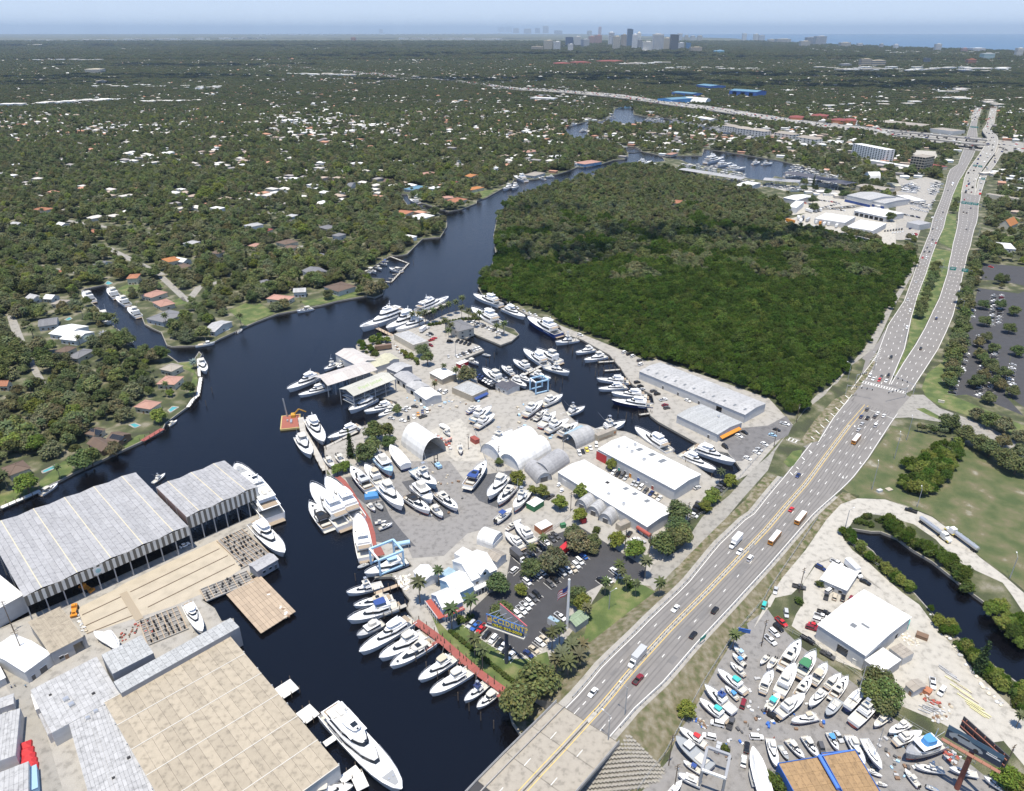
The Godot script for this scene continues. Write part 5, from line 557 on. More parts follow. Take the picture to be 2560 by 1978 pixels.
const PLATFORMS := [
["floating_dock","large floating dock with tan timber deck in the dark basin",[-115.8,-228.8,-95.1,-207.3,-105.7,-240.6],8,10,0.6,true],
["lift_platform","grey boat lift platform with cradle beams by the sand basin",[-144.6,-213.3,-133.1,-221.6,-135,-201.8],7,6,0.4,false],
["lift_platform","cradle grid platform beside the striped shed end",[-130.8,-264.7,-122.5,-273.3,-115.2,-244.7],7,9,0.4,false],
["lift_platform","rusty cradle grid next to the yacht on the lift",[-127.6,-231.6,-112.2,-243.2,-122.3,-225],6,5,0.4,false]]
const RAILS := [
[0,-168.3,-217.5,-157.4,-228.5,"dark rail in the sand, far of the left field"],
[0,-163.9,-211.8,-151.9,-222.7,"dark rail in the sand, middle of the left field"],
[0,-161.3,-207.6,-148,-217.5,"dark rail in the sand, near of the left field"],
[0,-155.6,-230.7,-129.2,-258.5,"dark rail in the sand, far of the right field"],
[0,-150.3,-226.5,-123.9,-253.7,"dark rail in the sand, middle of the right field"],
[0,-144.5,-221.9,-118.9,-248.2,"dark rail in the sand, near of the right field"],
[1,-158.2,-230.2,-144.6,-215,"wooden walkway crossing the sand basin"]]
const LIFTS := [
[-53.2,-247.1,-0.96,9,"light blue travel lift straddling the boat slip",4.5,5.5],
[17.1,-416,-1.06,9,"blue travel lift at the inner marina slip",3.5,4.5],
[61.2,-146.8,-0.42,28,"dark travel lift frame among the stored boats",3.4,4.2]]
const HEAPS := [
["boulder","pale boulder among the stone heaps by the boat works","boulder",[146.3,-210,149.9,-208.2,152.5,-203.4,151.7,-201.1,147.5,-202.2,145.8,-207],46,0.7,[10,15,23,18],0,0],
["boulder","pale boulder in the heap below the boat works annex","boulder",[141.7,-196.5,146,-198.2,145.9,-195.4,141.4,-193.2],24,0.7,[10,15,23],0,0],
["boulder","grey boulder in the heap behind the billboard","boulder",[139.3,-170,146,-175.2,149.8,-175.7,148,-172.3,142.8,-167.7,139.2,-166.8],44,0.8,[10,16,18,17],0,0],
["boulder","pale rock on the rocky shore below the tent","boulder",[-49.2,-240,-42.5,-241.4,-42.1,-230.2,-45.3,-232.8],60,0.9,[23,18,15],0,0],
["boulder","rock lining the gravel lane by the ditch","boulder",[163.4,-218.8,165.1,-216.9,164.8,-193.2,166.2,-181.1,168.1,-172.3,166.5,-170.9,164,-180.1,163.6,-198.8],40,1.1,[18,16,15],0,0],
["pipe_length","grey pipe length stacked in the stone yard","pipe",[137.6,-172.8,143.3,-176.2,144.3,-172.8,139.2,-170.5],16,0.9,[2,16],2,-0.6],
["timber_length","tan timber length along the gravel lane","timber",[155.6,-184.2,157.3,-182.6,157.3,-171.4,156,-171.9],12,1.6,[10,20],2,-0.95],
["timber_length","dark timber length by the fence line","timber",[155.1,-191,155.9,-187.8,155.9,-186.3,154.8,-188.9],6,1.4,[17,16],2,-0.95],
["scrap_piece","scrap piece piled under the billboard column","scrap",[138,-159.3,141.3,-155,138,-151.8,135.7,-154.2],50,0.6,[17,16,29,30,3,18,16],1,0],
["scrap_piece","scrap piece piled beside the fence of the stored boats","scrap",[60.1,-172.8,65,-166.8,63.1,-165.4,59.8,-168.1],36,0.5,[17,16,10,3,18,8],1,0],
["crate","crate of parts stacked by the red bins","crate",[-170.8,-171.4,-167,-172.3,-158.2,-162.3,-153.2,-152.6,-154,-151,-163.2,-163.6],46,0.9,[22,16,10,18,30],1,0],
["scrap_piece","rusty part strewn beside the lift platform","scrap",[-149.1,-206.4,-144.9,-213.7,-141.4,-215,-135.1,-208.8,-140.8,-207.6,-145.9,-203.4],40,0.5,[17,25,30],1,0],
["scrap_piece","equipment piece left at the workshop wall","scrap",[-172.7,-220.8,-161.9,-208.8,-163.3,-208.2,-170.2,-216.9],24,0.6,[10,18,16],1,0],
["crate","stored part behind the fabric hangar","crate",[-44,-361,-35.3,-352,-31.9,-341,-37.7,-350],30,0.8,[19,30,18,16],1,0],
["crate","stored gear in the overgrown yard","crate",[-86.9,-496,-69.5,-466,-71.4,-462,-84.4,-485],30,0.8,[18,16,17,10,4],1,0],
["timber_length","rack beam stored in the overgrown yard","timber",[-107.9,-494,-92.9,-507,-90.4,-503,-103.7,-489],16,1.4,[16,18],2,0.5],
["scrap_piece","wood scrap on the edge of the floating dock","scrap",[-101,-230.9,-99.1,-230.9,-86.4,-217.5,-88.1,-215.3],40,0.6,[10,17,18,16],1,0],
["scrap_piece","rusty scrap beside the rusty trough","scrap",[140.5,-181.1,142.9,-178.6,146.5,-174.7,145.2,-173.8,140.5,-176.2],18,0.7,[30,17,16],1,0],
["crate","pallet or crate left on the upper yard paving","crate",[-73.3,-407,-51.3,-407,-35.4,-411,-13.1,-401,-27,-392,-51.5,-388,-67.1,-399],34,1,[16,10,18,17,9],1,0],
["crate","gear box standing among the hauled out boats","crate",[0,-401,14.5,-401,28,-361,19.5,-350,4,-361],30,1,[16,18,3,9,10],1,0],
["crate","stand or crate lying in the grey boat yard","crate",[-47.7,-323,-25.9,-316,-19.4,-306,-26.5,-281.1,-37.2,-278.4,-49.4,-287.7],30,0.8,[16,17,10,3],1,0],
["scrap_piece","odd part scattered in the lower right boat lot","scrap",[64.2,-153,78.4,-177.6,87.5,-187.8,95.1,-187.8,108.1,-168.1,103.1,-165.4,83.6,-164.5],60,0.7,[16,18,3,8,17],1,0],
["scrap_piece","oddment by the halls of the lower right lot","scrap",[117.7,-163.6,128.3,-161.9,127.7,-153,116.6,-145.1,116.7,-153],40,0.7,[16,18,3,9,17],1,0]]
const FENCES := [
["chain_fence","wire fence between the highway bank and the stored boats",[37.8,-143.6,48.1,-155.5,67.6,-184.7,83.2,-205.8,101.4,-226.1,104.3,-230.7,142.9,-280.2],2,0,3],
["chain_fence","wire fence beside the boat works lane",[104.1,-210,113.2,-200.5,119.3,-192.1,124.2,-184.7],2,0,3],
["chain_fence","wire fence in front of the billboard",[124.6,-173.8,129.3,-168.6,137.8,-159.7,144.3,-152.6],2,0,3],
["wall_fence","long pale wall between the yachts yard and the restaurant lot",[0,-253.7,10.5,-262.7,27.6,-281.6],2.2,18,1],
["chain_fence","wire fence along the service road",[65.5,-251.3,82,-278.4,91.2,-284.8,112.8,-311,127.3,-330,141.2,-348],1.8,0,3],
["chain_fence","wire fence beside the ditch",[150.5,-262.7,155.2,-248.2,161,-239.2],1.5,0,3],
["chain_fence","wire fence at the yard edge under the tents",[-25,-380,-18.3,-352,-13.8,-331,-8,-322,0,-314],1.8,0,3],
["rail_fence","white rail fence on the gravel lane bend",[160.5,-280.2,167,-283.9,174.3,-283.9],1,18,2]]
const BOXES := [
["skip_bin","bright red tarped skip in the quay lane, first from the top","skip",-155.5,-158.6,0.5,4.2,2,3.2,2,5,"red skips in the quay lane"],
["skip_bin","bright red tarped skip in the quay lane, second from the top","skip",-153.5,-156.3,0.5,4.2,2,3.2,2,5,"red skips in the quay lane"],
["skip_bin","bright red tarped skip in the quay lane, third from the top","skip",-151.7,-154.2,0.5,4.2,2,3.2,2,5,"red skips in the quay lane"],
["skip_bin","bright red tarped skip in the quay lane, fourth from the top","skip",-150.2,-152.4,0.5,4.2,2,3.2,2,5,"red skips in the quay lane"],
["skip_bin","bright red tarped skip in the quay lane, fifth from the top","skip",-148.9,-150.8,0.5,4.2,2,3.2,2,5,"red skips in the quay lane"],
["storage_container","blue container roof in the lower left corner","container",-145.2,-145.8,-1,9,2.8,3,0,9],
["bounce_tank","large dark green tank on the warehouse end","tank",87.5,-307,0.65,13,2.6,3,1,11],
["chute","red metal chute at the warehouse corner","chute",59.5,-267.8,-0.9,9,1.8,2,1,30],
["waste_bin","red waste bin under the lot trees","bin",33.2,-277.9,0.4,2.2,2.4,1.8,0,5],
["waste_bin","dark green waste bin by the pale wall","bin",23.5,-274.3,0.4,2.4,1.8,1.8,0,11],
["rusty_trough","rusty metal trough in the stone yard","trough",142.5,-181.1,-0.9,5,1.6,2.6,0,22],
["timber_stack","brown timber stack by the stone heaps","stack",154.5,-205.8,-0.6,4,1.4,2.4,0,17],
["portable_toilet","red and white portable toilet on the ditch bank","toilet",167.2,-210,0.3,1.3,2.3,1.3,0,5],
["awning_hut","teal roofed stall at the boat works door","stall",150,-212.2,-0.6,4.5,2.6,3,0,12],
["air_unit","white plant box beside the boat works wall","plant box",124.5,-193.2,-0.7,2.6,2.2,2.2,0,23],
["gate","blue gate leaf at the lot entrance","gate",88.2,-208.5,-0.3,4.6,1.6,0.3,0,8],
["fuel_tank","blue tank trailer beside the travel lift","trailer",-48.8,-259,0.3,7.5,2,2.2,1,9],
["boat_cover","bright blue tarped cradle at the boardwalk","tarp",-68.9,-298.6,0.25,7,3,4,2,26],
["utility_cabinet","white cabinet in the roadside grass","cabinet",182.2,-303,0.4,2.6,1.2,1.6,0,18],
["utility_slab","concrete slab in the roadside grass","slab",187.9,-305,0.4,3,0.3,2.4,0,10],
["entrance_sign","low curved stone entrance sign on the corner lawn","sign",263.7,-400,-0.5,3.4,1.6,0.8,0,15],
["red_shed","small red shed with white roof by the yard fence","shed",-20.6,-352,-0.9,5,2.6,3,0,30],
["red_float","bright red inflatable piled outside the hangar","inflatable",-35.2,-351,0.8,4.5,1.4,2,1,19]]
const PEOPLE := [
[67.4,-153.8,0.6,1,3,"left of two people walking in the boat lot, pale shirt"],
[68.8,-154.2,0.6,18,4,"right of two people walking in the boat lot, dark trousers"],
[77.6,-166.3,1.2,3,4,"person in dark clothes beside the dark pickup"],
[-174.2,-182.1,0.4,1,7,"left of two people in the quay lane, pale shirt"],
[-173.3,-182.7,0.4,18,3,"right of two people in the quay lane"],
[-169.3,-182.4,0.4,9,3,"person in light blue beside the white canopy roofs"],
[84.4,-161.3,0.4,5,4,"person in red behind the stored boats"],
[-8.6,-221.1,0.4,4,7,"person in dark clothes crossing the restaurant lot"]]
const CLOUDS := [
[33,-573,120,34,60],
[-45,-493,110,40,60],
[208,-558,90,30,50],
[144,-573,110,34,60],
[390,-848,110,30,40],
[-55,-690,70,30,30],
[78,-3426,900,190,120],
[691,-3818,700,200,110],
[1239,-3102,800,200,120],
[1563,-2960,500,160,70],
[557,-7110,1400,330,110],
[1698,-6196,1500,300,110],
[-598,-7110,1300,330,90],
[-1876,-3612,700,220,90],
[-2138,-3102,500,160,70],
[-1630,-6475,1300,300,90],
[-2239,-4909,900,250,80],
[-4338,-21117,5000,1400,80],
[2996,-21117,3000,900,60],
[1753,-3818,1100,260,90],
[-6055,-10719,4000,900,80],
[-1095,-10003,2600,500,70]]
const STRIPS := [
[-1500,-2337,-1260,-2539,33,25,0.8],
[-1168,-2454,-993,-2496,23,25,0.7],
[-1685,-3193,-1119,-3062,33,60,0.7],
[-3495,-5935,-3018,-5935,15,80,1.2],
[-3914,-7011,-3797,-7342,13,80,1.4],
[-4704,-8795,-3872,-9320,26,150,1.8],
[-6760,-11348,-6481,-11348,13,150,2.2],
[-1151,-4050,-766,-3845,20,40,1.1],
[-2209,-9050,-1240,-10951,52,200,1.7],
[-995,-7342,-470,-6707,31,80,1.3],
[-2687,-19999,-220,-18808,52,400,2.8],
[-749,-15186,0,-12728,31,300,2.2],
[223,-9050,2004,-8108,117,250,1.4],
[700,-5141,1045,-5413,18,60,1.2],
[0,-12728,1115,-9607,52,400,1.9],
[3208,-8554,4455,-7011,143,700,1.7],
[1784,-4532,2821,-4402,52,200,1.3],
[-9575,-15186,-6718,-21349,78,900,2.8],
[-11255,-35839,0,-46283,78,1500,3.3],
[1541,-2830,1721,-2971,10,20,0.9],
[1404,-2606,1498,-2539,13,20,0.8],
[414,-1055,484,-956,14,16,0.32],
[746,-1173,825,-1224,14,14,0.4],
[1086,-1720,1051,-1580,10,30,0.5],
[1516,-2454,1343,-2042,10,90,0.7],
[839,-2300,1380,-2375,16,110,0.7],
[891,-4671,1451,-4532,39,150,0.9],
[-1440,-2196,-1127,-2101,23,40,0.5],
[-951,-1811,-606,-1834,33,60,0.5],
[-632,-2013,-287,-1834,78,60,0.5],
[-519,-1723,-354,-1682,39,40,0.5]]
const STREETS := [
[-406,-669,-503,-701],
[-582,-806,-429,-761,-327,-662],
[-274,-589,-279,-627,-242,-669],
[-590,-909,-419,-821,-334,-806,-293,-832],
[-251,-701,-213,-780,-176,-761],
[-319,-916,-262,-935,-228,-970],
[-170,-1292,-126,-1363,-103,-1383],
[-392,-1150,-287,-1245,-176,-1292],
[-505,-1588,-336,-1723,-175,-1682],
[-663,-2013,-462,-2071,-316,-1933],
[-844,-1245,-706,-1317,-402,-1180],
[-1059,-1588,-785,-1682,-553,-1663],
[-1158,-2042,-891,-2230],
[-1308,-1986,-1158,-2042],
[-727,-2454,-410,-2539,0,-2677],
[0,-1441,49,-1383,83,-1343],
[179,-1682,262,-1723,322,-1624,400,-1536],
[378,-1503,483,-1441]]
const SPOTS := {"accident":[-2.4,-192.6,-0.45],"car_ad":[133.8,-143.9,-0.8],"flag":[21.1,-210.6],"pipe":[94.4,-151.4,95.9,-140.4,106,-153.5],"barge":[-129.7,-376,0.23]}

var names:={}
var M:={}
var mesh_cache:={}
var noise:=FastNoiseLite.new()
var rng:=RandomNumberGenerator.new()

# mesh builder
class B:
	var v:=PackedVector3Array()
	var n:=PackedVector3Array()
	var c:=PackedColorArray()
	var col:=Color.WHITE
	var x:=Transform3D.IDENTITY
	func tri(a: Vector3,b: Vector3,d: Vector3):
		a=x*a; b=x*b; d=x*d
		var m:=(d-a).cross(b-a).normalized()
		v.append(a); v.append(b); v.append(d)
		n.append(m); n.append(m); n.append(m)
		c.append(col); c.append(col); c.append(col)
	func quad(a: Vector3,b: Vector3,d: Vector3,e: Vector3):
		tri(a,b,d)
		tri(a,d,e)
	func box(p: Vector3,s: Vector3):          # p: centre of the base
		var h:=s/2.0
		taper(p,s,Vector2(s.x,s.z))
	func taper(p: Vector3,s: Vector3,top: Vector2,shift:=Vector3.ZERO):
		var a:=s.x/2.0
		var b:=s.z/2.0
		var e:=top.x/2.0
		var f:=top.y/2.0
		var u:=p+Vector3(0,s.y,0)+shift
		var q:=[p+Vector3(-a,0,-b),p+Vector3(a,0,-b),p+Vector3(a,0,b),p+Vector3(-a,0,b),u+Vector3(-e,0,-f),u+Vector3(e,0,-f),u+Vector3(e,0,f),u+Vector3(-e,0,f)]
		quad(q[4],q[5],q[6],q[7])
		quad(q[3],q[2],q[1],q[0])
		quad(q[0],q[1],q[5],q[4])
		quad(q[1],q[2],q[6],q[5])
		quad(q[2],q[3],q[7],q[6])
		quad(q[3],q[0],q[4],q[7])
	func bar(a: Vector3,b: Vector3,w: float,h:=0.0,sides:=4):     # a beam from a to b
		var d:=(b-a).normalized()
		var s:=d.cross(Vector3.UP)
		if s.length() < 0.01: s=Vector3.RIGHT
		s=s.normalized()
		var u:=s.cross(d).normalized()
		if h==0.0: h=w
		var r1:=[]
		var r2:=[]
		for i in sides:
			var t:=TAU*(i+0.5)/sides
			var k:=0.7071 if sides==4 else 0.5
			var o:=s*cos(t)*w*k+u*sin(t)*h*k
			r1.append(a+o); r2.append(b+o)
		ring_skin([r1,r2],true,true)
	func ring_skin(rings: Array,closed:=true,caps:=false):
		for i in rings.size()-1:
			var p: Array=rings[i]
			var q: Array=rings[i+1]
			var m:=p.size()
			for j in (m if closed else m-1):
				var k:=(j+1) % m
				quad(p[j],p[k],q[k],q[j])
		if caps:
			fan(rings[0]);
			var r: Array=rings[-1].duplicate()
			r.reverse()
			fan(r)
	func fan(r: Array):
		for j in range(1,r.size()-1): tri(r[0],r[j],r[j+1])
	func lathe(base: Vector3,prof: Array,sides:=8):      # prof: [[radius,height],...]
		var rings:=[]
		for p in prof:
			var r:=[]
			for i in sides:
				var t:=TAU*i/sides
				r.append(base+Vector3(cos(t)*p[0],p[1],sin(t)*p[0]))
			rings.append(r)
		ring_skin(rings,true,true)
	func flat(pts: PackedVector2Array,y: float):
		var t:=Geometry2D.triangulate_polygon(pts)
		for i in range(0,t.size(),3):
			var p:=[pts[t[i]],pts[t[i+1]],pts[t[i+2]]]
			if (p[1]-p[0]).cross(p[2]-p[0]) > 0.0: p.reverse()
			tri(Vector3(p[0].x,y,p[0].y),Vector3(p[2].x,y,p[2].y),Vector3(p[1].x,y,p[1].y))
	func prism(pts: Array,h: float):       # pts: Vector3 outline of the base
		var low: Array=pts
		var top:=[]
		for p in pts: top.append(p+Vector3(0,h,0))
		ring_skin([low,top],true,false)
		var f:=PackedVector2Array()
		for p in pts: f.append(Vector2(p.x,p.z))
		flat(f,pts[0].y+h)
	func mesh() -> ArrayMesh:
		var m:=ArrayMesh.new()
		if v.is_empty(): return m
		var a:=[]
		a.resize(Mesh.ARRAY_MAX)
		a[Mesh.ARRAY_VERTEX]=v
		a[Mesh.ARRAY_NORMAL]=n
		a[Mesh.ARRAY_COLOR]=c
		m.add_surface_from_arrays(Mesh.PRIMITIVE_TRIANGLES,a)
		return m

# nodes
func v3(x: float,y: float,z: float)->Vector3: return Vector3(x,y,z)

func numbered(called: String) -> String:
	if not names.has(called):
		names[called]=0
		return called
	names[called] += 1
	return "%s_%03d" % [called,names[called]]

func tag(o: Node,label: String,category: String,group:="",kind:=""):
	if label: o.set_meta("label",label)
	if category: o.set_meta("category",category)
	if group: o.set_meta("group",group)
	if kind: o.set_meta("kind",kind)

func thing(called: String,label: String,category: String,at: Vector3,turn:=0.0,group:="") -> Node3D:
	var o:=Node3D.new()
	o.name=numbered(called)
	o.position=at
	o.rotation.y=turn
	tag(o,label,category,group)
	add_child(o)
	return o

func put(called: String,b,m: Material,parent: Node=null,at:=Vector3.ZERO,turn:=0.0) -> MeshInstance3D:
	var o:=MeshInstance3D.new()
	o.mesh=b.mesh() if b is B else b
	if m: o.material_override=m
	o.position=at
	o.rotation.y=turn
	if parent:
		o.name=called
		parent.add_child(o,true)
	else:
		o.name=numbered(called)
		add_child(o)
	return o

func struct(called: String,b,m: Material,parent: Node=null) -> MeshInstance3D:
	var o:=put(called,b,m,parent)
	if not parent: o.set_meta("kind","structure")
	return o

func pts2(a: Array) -> PackedVector2Array:
	var p:=PackedVector2Array()
	for i in range(0,a.size(),2): p.append(Vector2(a[i],a[i+1]))
	return p

# materials
func noise_image(size: int,kind: int,freq: float,octaves: int,seed_: int,ramp: Array) -> ImageTexture:
	var f:=FastNoiseLite.new()
	f.noise_type=kind
	f.frequency=freq
	f.fractal_octaves=octaves
	f.seed=seed_
	var im:=f.get_seamless_image(size,size,false,false,0.15,true)
	var out:=Image.create(size,size,false,Image.FORMAT_RGB8)
	var g:=Gradient.new()
	var off:=PackedFloat32Array()
	var cols:=PackedColorArray()
	for r in ramp:
		off.append(r[0]); cols.append(r[1].linear_to_srgb())
	g.offsets=off
	g.colors=cols
	var lut:=[]
	for i in 256: lut.append(g.sample(i/255.0))
	for y in size:
		for x in size: out.set_pixel(x,y,lut[int(im.get_pixel(x,y).r*255.0)])
	return ImageTexture.create_from_image(out)

func grey(v: float) -> Color: return Color(v,v,v)

func surf(called: String,col: Color,rough:=0.8,coarse=null,per_coarse:=60.0,fine=null,per_fine:=6.0,metal:=0.0) -> StandardMaterial3D:
	var m:=StandardMaterial3D.new()
	m.albedo_color=col.linear_to_srgb()
	m.roughness=rough
	m.metallic=metal
	if coarse:
		m.albedo_texture=coarse
		m.uv1_triplanar=true
		m.uv1_world_triplanar=true
		m.uv1_scale=Vector3.ONE/per_coarse
	if fine:
		m.detail_enabled=true
		m.detail_albedo=fine
		m.detail_blend_mode=BaseMaterial3D.BLEND_MODE_MUL
		m.detail_uv_layer=BaseMaterial3D.DETAIL_UV_2
		m.uv2_triplanar=true
		m.uv2_world_triplanar=true
		m.uv2_scale=Vector3.ONE/per_fine
	M[called]=m
	return m

func rgb(r: float,g: float,b: float) -> Color: return Color(r,g,b)

func plain(col: Color,rough:=0.6,metal:=0.0) -> StandardMaterial3D:
	var key:="%s|%.2f|%.2f" % [col.to_html(),rough,metal]
	if not M.has(key):
		var m:=StandardMaterial3D.new()
		m.albedo_color=col.linear_to_srgb()
		m.roughness=rough
		m.metallic=metal
		M[key]=m
	return M[key]

func make_materials():
	var N:=FastNoiseLite.TYPE_SIMPLEX_SMOOTH
	var C:=FastNoiseLite.TYPE_CELLULAR
	var soft:=noise_image(512,N,0.01,6,3,[[0.2,grey(0.86)],[0.5,grey(0.95)],[0.8,grey(1.0)]])
	var worn:=noise_image(512,N,0.02,6,9,[[0.2,grey(0.7)],[0.38,grey(0.9)],[0.55,grey(0.96)],[0.8,grey(1.0)]])
	var grain:=noise_image(256,N,0.05,4,5,[[0.1,grey(0.8)],[0.5,grey(0.94)],[0.9,grey(1.0)]])
	var speck:=noise_image(256,N,0.09,3,21,[[0.2,grey(0.45)],[0.5,grey(0.85)],[0.8,grey(1.0)]])
	var mottle:=noise_image(512,N,0.01,6,14,[[0.25,rgb(0.06,0.068,0.034)],[0.45,rgb(0.075,0.09,0.036)],[0.62,rgb(0.14,0.14,0.075)],[0.85,rgb(0.26,0.24,0.18)]])
	var turf:=noise_image(512,N,0.008,6,33,[[0.25,rgb(0.085,0.125,0.035)],[0.5,rgb(0.13,0.17,0.05)],[0.75,rgb(0.21,0.21,0.09)]])
	var dry:=noise_image(512,N,0.012,6,41,[[0.2,rgb(0.09,0.11,0.035)],[0.42,rgb(0.18,0.16,0.09)],[0.6,rgb(0.235,0.205,0.135)],[0.85,rgb(0.32,0.29,0.22)]])
	var meadow:=noise_image(512,N,0.009,6,55,[[0.2,rgb(0.075,0.105,0.035)],[0.5,rgb(0.12,0.135,0.055)],[0.75,rgb(0.17,0.155,0.085)],[0.95,rgb(0.36,0.34,0.28)]])
	M.tex={"soft": soft,"worn": worn,"grain": grain,"speck": speck}
	surf("ground",rgb(1,1,1),0.95,mottle,90.0,speck,9.0)
	surf("grass",rgb(1,1,1),0.95,turf,45.0,speck,5.0)
	surf("drygrass",rgb(1,1,1),0.95,dry,24.0,speck,3.7)
	surf("field",rgb(1,1,1),0.95,meadow,70.0,speck,5.0)
	surf("concrete",rgb(0.38,0.36,0.325),0.9,worn,47.0,grain,5.3)
	surf("gravel",rgb(0.47,0.445,0.395),0.95,worn,38.0,grain,4.1)
	surf("sand",rgb(0.48,0.42,0.325),0.95,soft,40.0,grain,4.1)
	surf("greyyard",rgb(0.255,0.245,0.235),0.9,worn,33.0,grain,4.7)
	surf("washpad",rgb(0.115,0.118,0.128),0.85,worn,17.0,speck,3.3)
	surf("asphalt",rgb(0.17,0.165,0.165),0.9,worn,43.0,grain,3.1)
	surf("asphalt_pale",rgb(0.32,0.305,0.275),0.9,worn,41.0,grain,3.9)
	surf("asphalt_dark",rgb(0.07,0.07,0.076),0.9,soft,37.0,speck,3.3)
	surf("highway",rgb(0.235,0.222,0.21),0.9,soft,53.0,grain,3.1)
	surf("bridge_deck",rgb(0.38,0.345,0.29),0.9,worn,29.0,grain,3.1)
	surf("streak",rgb(0.185,0.176,0.168),0.9,soft,31.0,grain,3.1)
	surf("patch",rgb(0.2,0.192,0.186),0.9,soft,31.0,grain,3.1)
	surf("seawall",rgb(0.33,0.31,0.27),0.9,worn,13.0,grain,2.1)
	var w:=StandardMaterial3D.new()
	w.albedo_color=rgb(0.003,0.003,0.0045).linear_to_srgb()
	w.roughness=0.08
	w.specular_mode=BaseMaterial3D.SPECULAR_SCHLICK_GGX
	w.metallic_specular=0.45
	var wn:=FastNoiseLite.new()
	wn.noise_type=FastNoiseLite.TYPE_SIMPLEX_SMOOTH
	wn.frequency=0.035
	wn.fractal_octaves=4
	wn.seed=77
	var wi:=wn.get_seamless_image(512,512,false,false,0.15,true)
	wi.bump_map_to_normal_map(3.0)
	w.normal_enabled=true
	w.normal_texture=ImageTexture.create_from_image(wi)
	w.normal_scale=0.5
	w.uv1_triplanar=true
	w.uv1_world_triplanar=true
	w.uv1_scale=Vector3.ONE/26.0
	M.water=w

# terrain
var waters: Array[PackedVector2Array]=[]
var land_outline:=PackedVector2Array()

func clip_all(polys: Array) -> Array:
	for w in waters:
		var next:=[]
		for p in polys:
			for q in Geometry2D.clip_polygons(p,w): next.append(q)
		polys=next
	return polys

func box_of(p: PackedVector2Array) -> Rect2:
	var r:=Rect2(p[0],Vector2.ZERO)
	for q in p: r=r.expand(q)
	return r

func ground_cell(b: B,x: float,z: float,s: float):
	var centre:=Vector2(x+s/2,z+s/2)
	var near:=maxf(0.0,centre.distance_to(Vector2(0,-500))-s*0.75)
	if s > 60.0 and s > near*0.3+50.0:
		for i in 4: ground_cell(b,x+(i % 2)*s/2,z+(i/2)*s/2,s/2)
		return
	var cell:=PackedVector2Array([Vector2(x,z),Vector2(x+s,z),Vector2(x+s,z+s),Vector2(x,z+s)])
	var r:=Rect2(x,z,s,s)
	var polys:=[]
	for p in Geometry2D.intersect_polygons(cell,land_outline): polys.append(p)
	for w in waters:
		if not box_of(w).intersects(r): continue
		var next:=[]
		for p in polys:
			for q in Geometry2D.clip_polygons(p,w):
				if Geometry2D.is_polygon_clockwise(q) != Geometry2D.is_polygon_clockwise(cell) and s > 8.0:
					for i in 4: ground_cell(b,x+(i % 2)*s/2,z+(i/2)*s/2,s/2)
					return
				next.append(q)
		polys=next
	for p in polys: b.flat(p,0.0)

func sheet(called: String,poly: PackedVector2Array,layer: int,m: Material) -> MeshInstance3D:
	var b:=B.new()
	for p in clip_all([poly]): b.flat(p,0.02*layer)
	return struct(called,b,m)

func build_ground():
	for k in WATER: waters.append(pts2(WATER[k]))
	land_outline=pts2(LAND)
	var b:=B.new()
	ground_cell(b,-42000,-48000,65536.0)
	ground_cell(b,23536,-48000,65536.0)
	struct("ground",b,M.ground)
	b=B.new()
	for i in 24:
		for j in 24:
			var x:=-700.0+i*100.0
			var z:=-2300.0+j*100.0
			b.quad(v3(x,-1.1,z),v3(x+100,-1.1,z),v3(x+100,-1.1,z+100),v3(x,-1.1,z+100))
	struct("water",b,M.water)
	b=B.new()
	b.quad(v3(-2000,-1.12,-48000),v3(45000,-1.12,-48000),v3(45000,-1.12,-2300),v3(-2000,-1.12,-2300))
	struct("sea",b,surf("sea",rgb(0.05,0.12,0.2),0.35))
	b=B.new()
	for w in waters:
		var cw:=Geometry2D.is_polygon_clockwise(w)
		for i in w.size():
			var p:=w[i]
			var q:=w[(i+1) % w.size()]
			var d:=(q-p).normalized()
			var o:=Vector2(-d.y,d.x)*(1.0 if cw else -1.0)*0.5      # towards the land
			if p.distance_to(q) < 0.3: continue
			b.quad(v3(p.x,0.12,p.y),v3(q.x,0.12,q.y),v3(q.x,-2.0,q.y),v3(p.x,-2.0,p.y))
			b.quad(v3(p.x,0.12,p.y),v3(p.x+o.x,0.12,p.y+o.y),v3(q.x+o.x,0.12,q.y+o.y),v3(q.x,0.12,q.y))
			b.quad(v3(p.x+o.x,0.12,p.y+o.y),v3(p.x+o.x,-0.1,p.y+o.y),v3(q.x+o.x,-0.1,q.y+o.y),v3(q.x+o.x,0.12,q.y+o.y))
	struct("sea_wall",b,M.seawall)
	for z in SHEETS: sheet(z[0],pts2(z[3]),z[2],M[z[1]])
	b=B.new()
	for s in STREETS:
		for i in range(0,s.size()-2,2): stripe(b,v3(s[i],0.03,s[i+1]),v3(s[i+2],0.03,s[i+3]),6.5)
	struct("street",b,M.asphalt_pale)

# roads
const AX:=Vector3(0.635,0,-0.7726)
const AN:=Vector3(0.7726,0,0.635)

func hw(row: Array,off: float,up:=0.0) -> Vector3: return AX*row[0]+AN*off+v3(0,row[4]+up,0)

func hw_at(s: float) -> Array:      # the highway's cross-section at a chainage
	var k:=clampi(int((s-60.0)/8.0),0,H1.size()-2)
	var u:=clampf((s-H1[k][0])/8.0,0.0,1.0)
	var r:=[]
	for i in 5: r.append(lerpf(H1[k][i],H1[k+1][i],u))
	return r

func stripe(b: B,p: Vector3,q: Vector3,w: float):
	var d:=(q-p).normalized()
	var n:=v3(-d.z,0,d.x)*w/2.0
	b.quad(p-n,q-n,q+n,p+n)

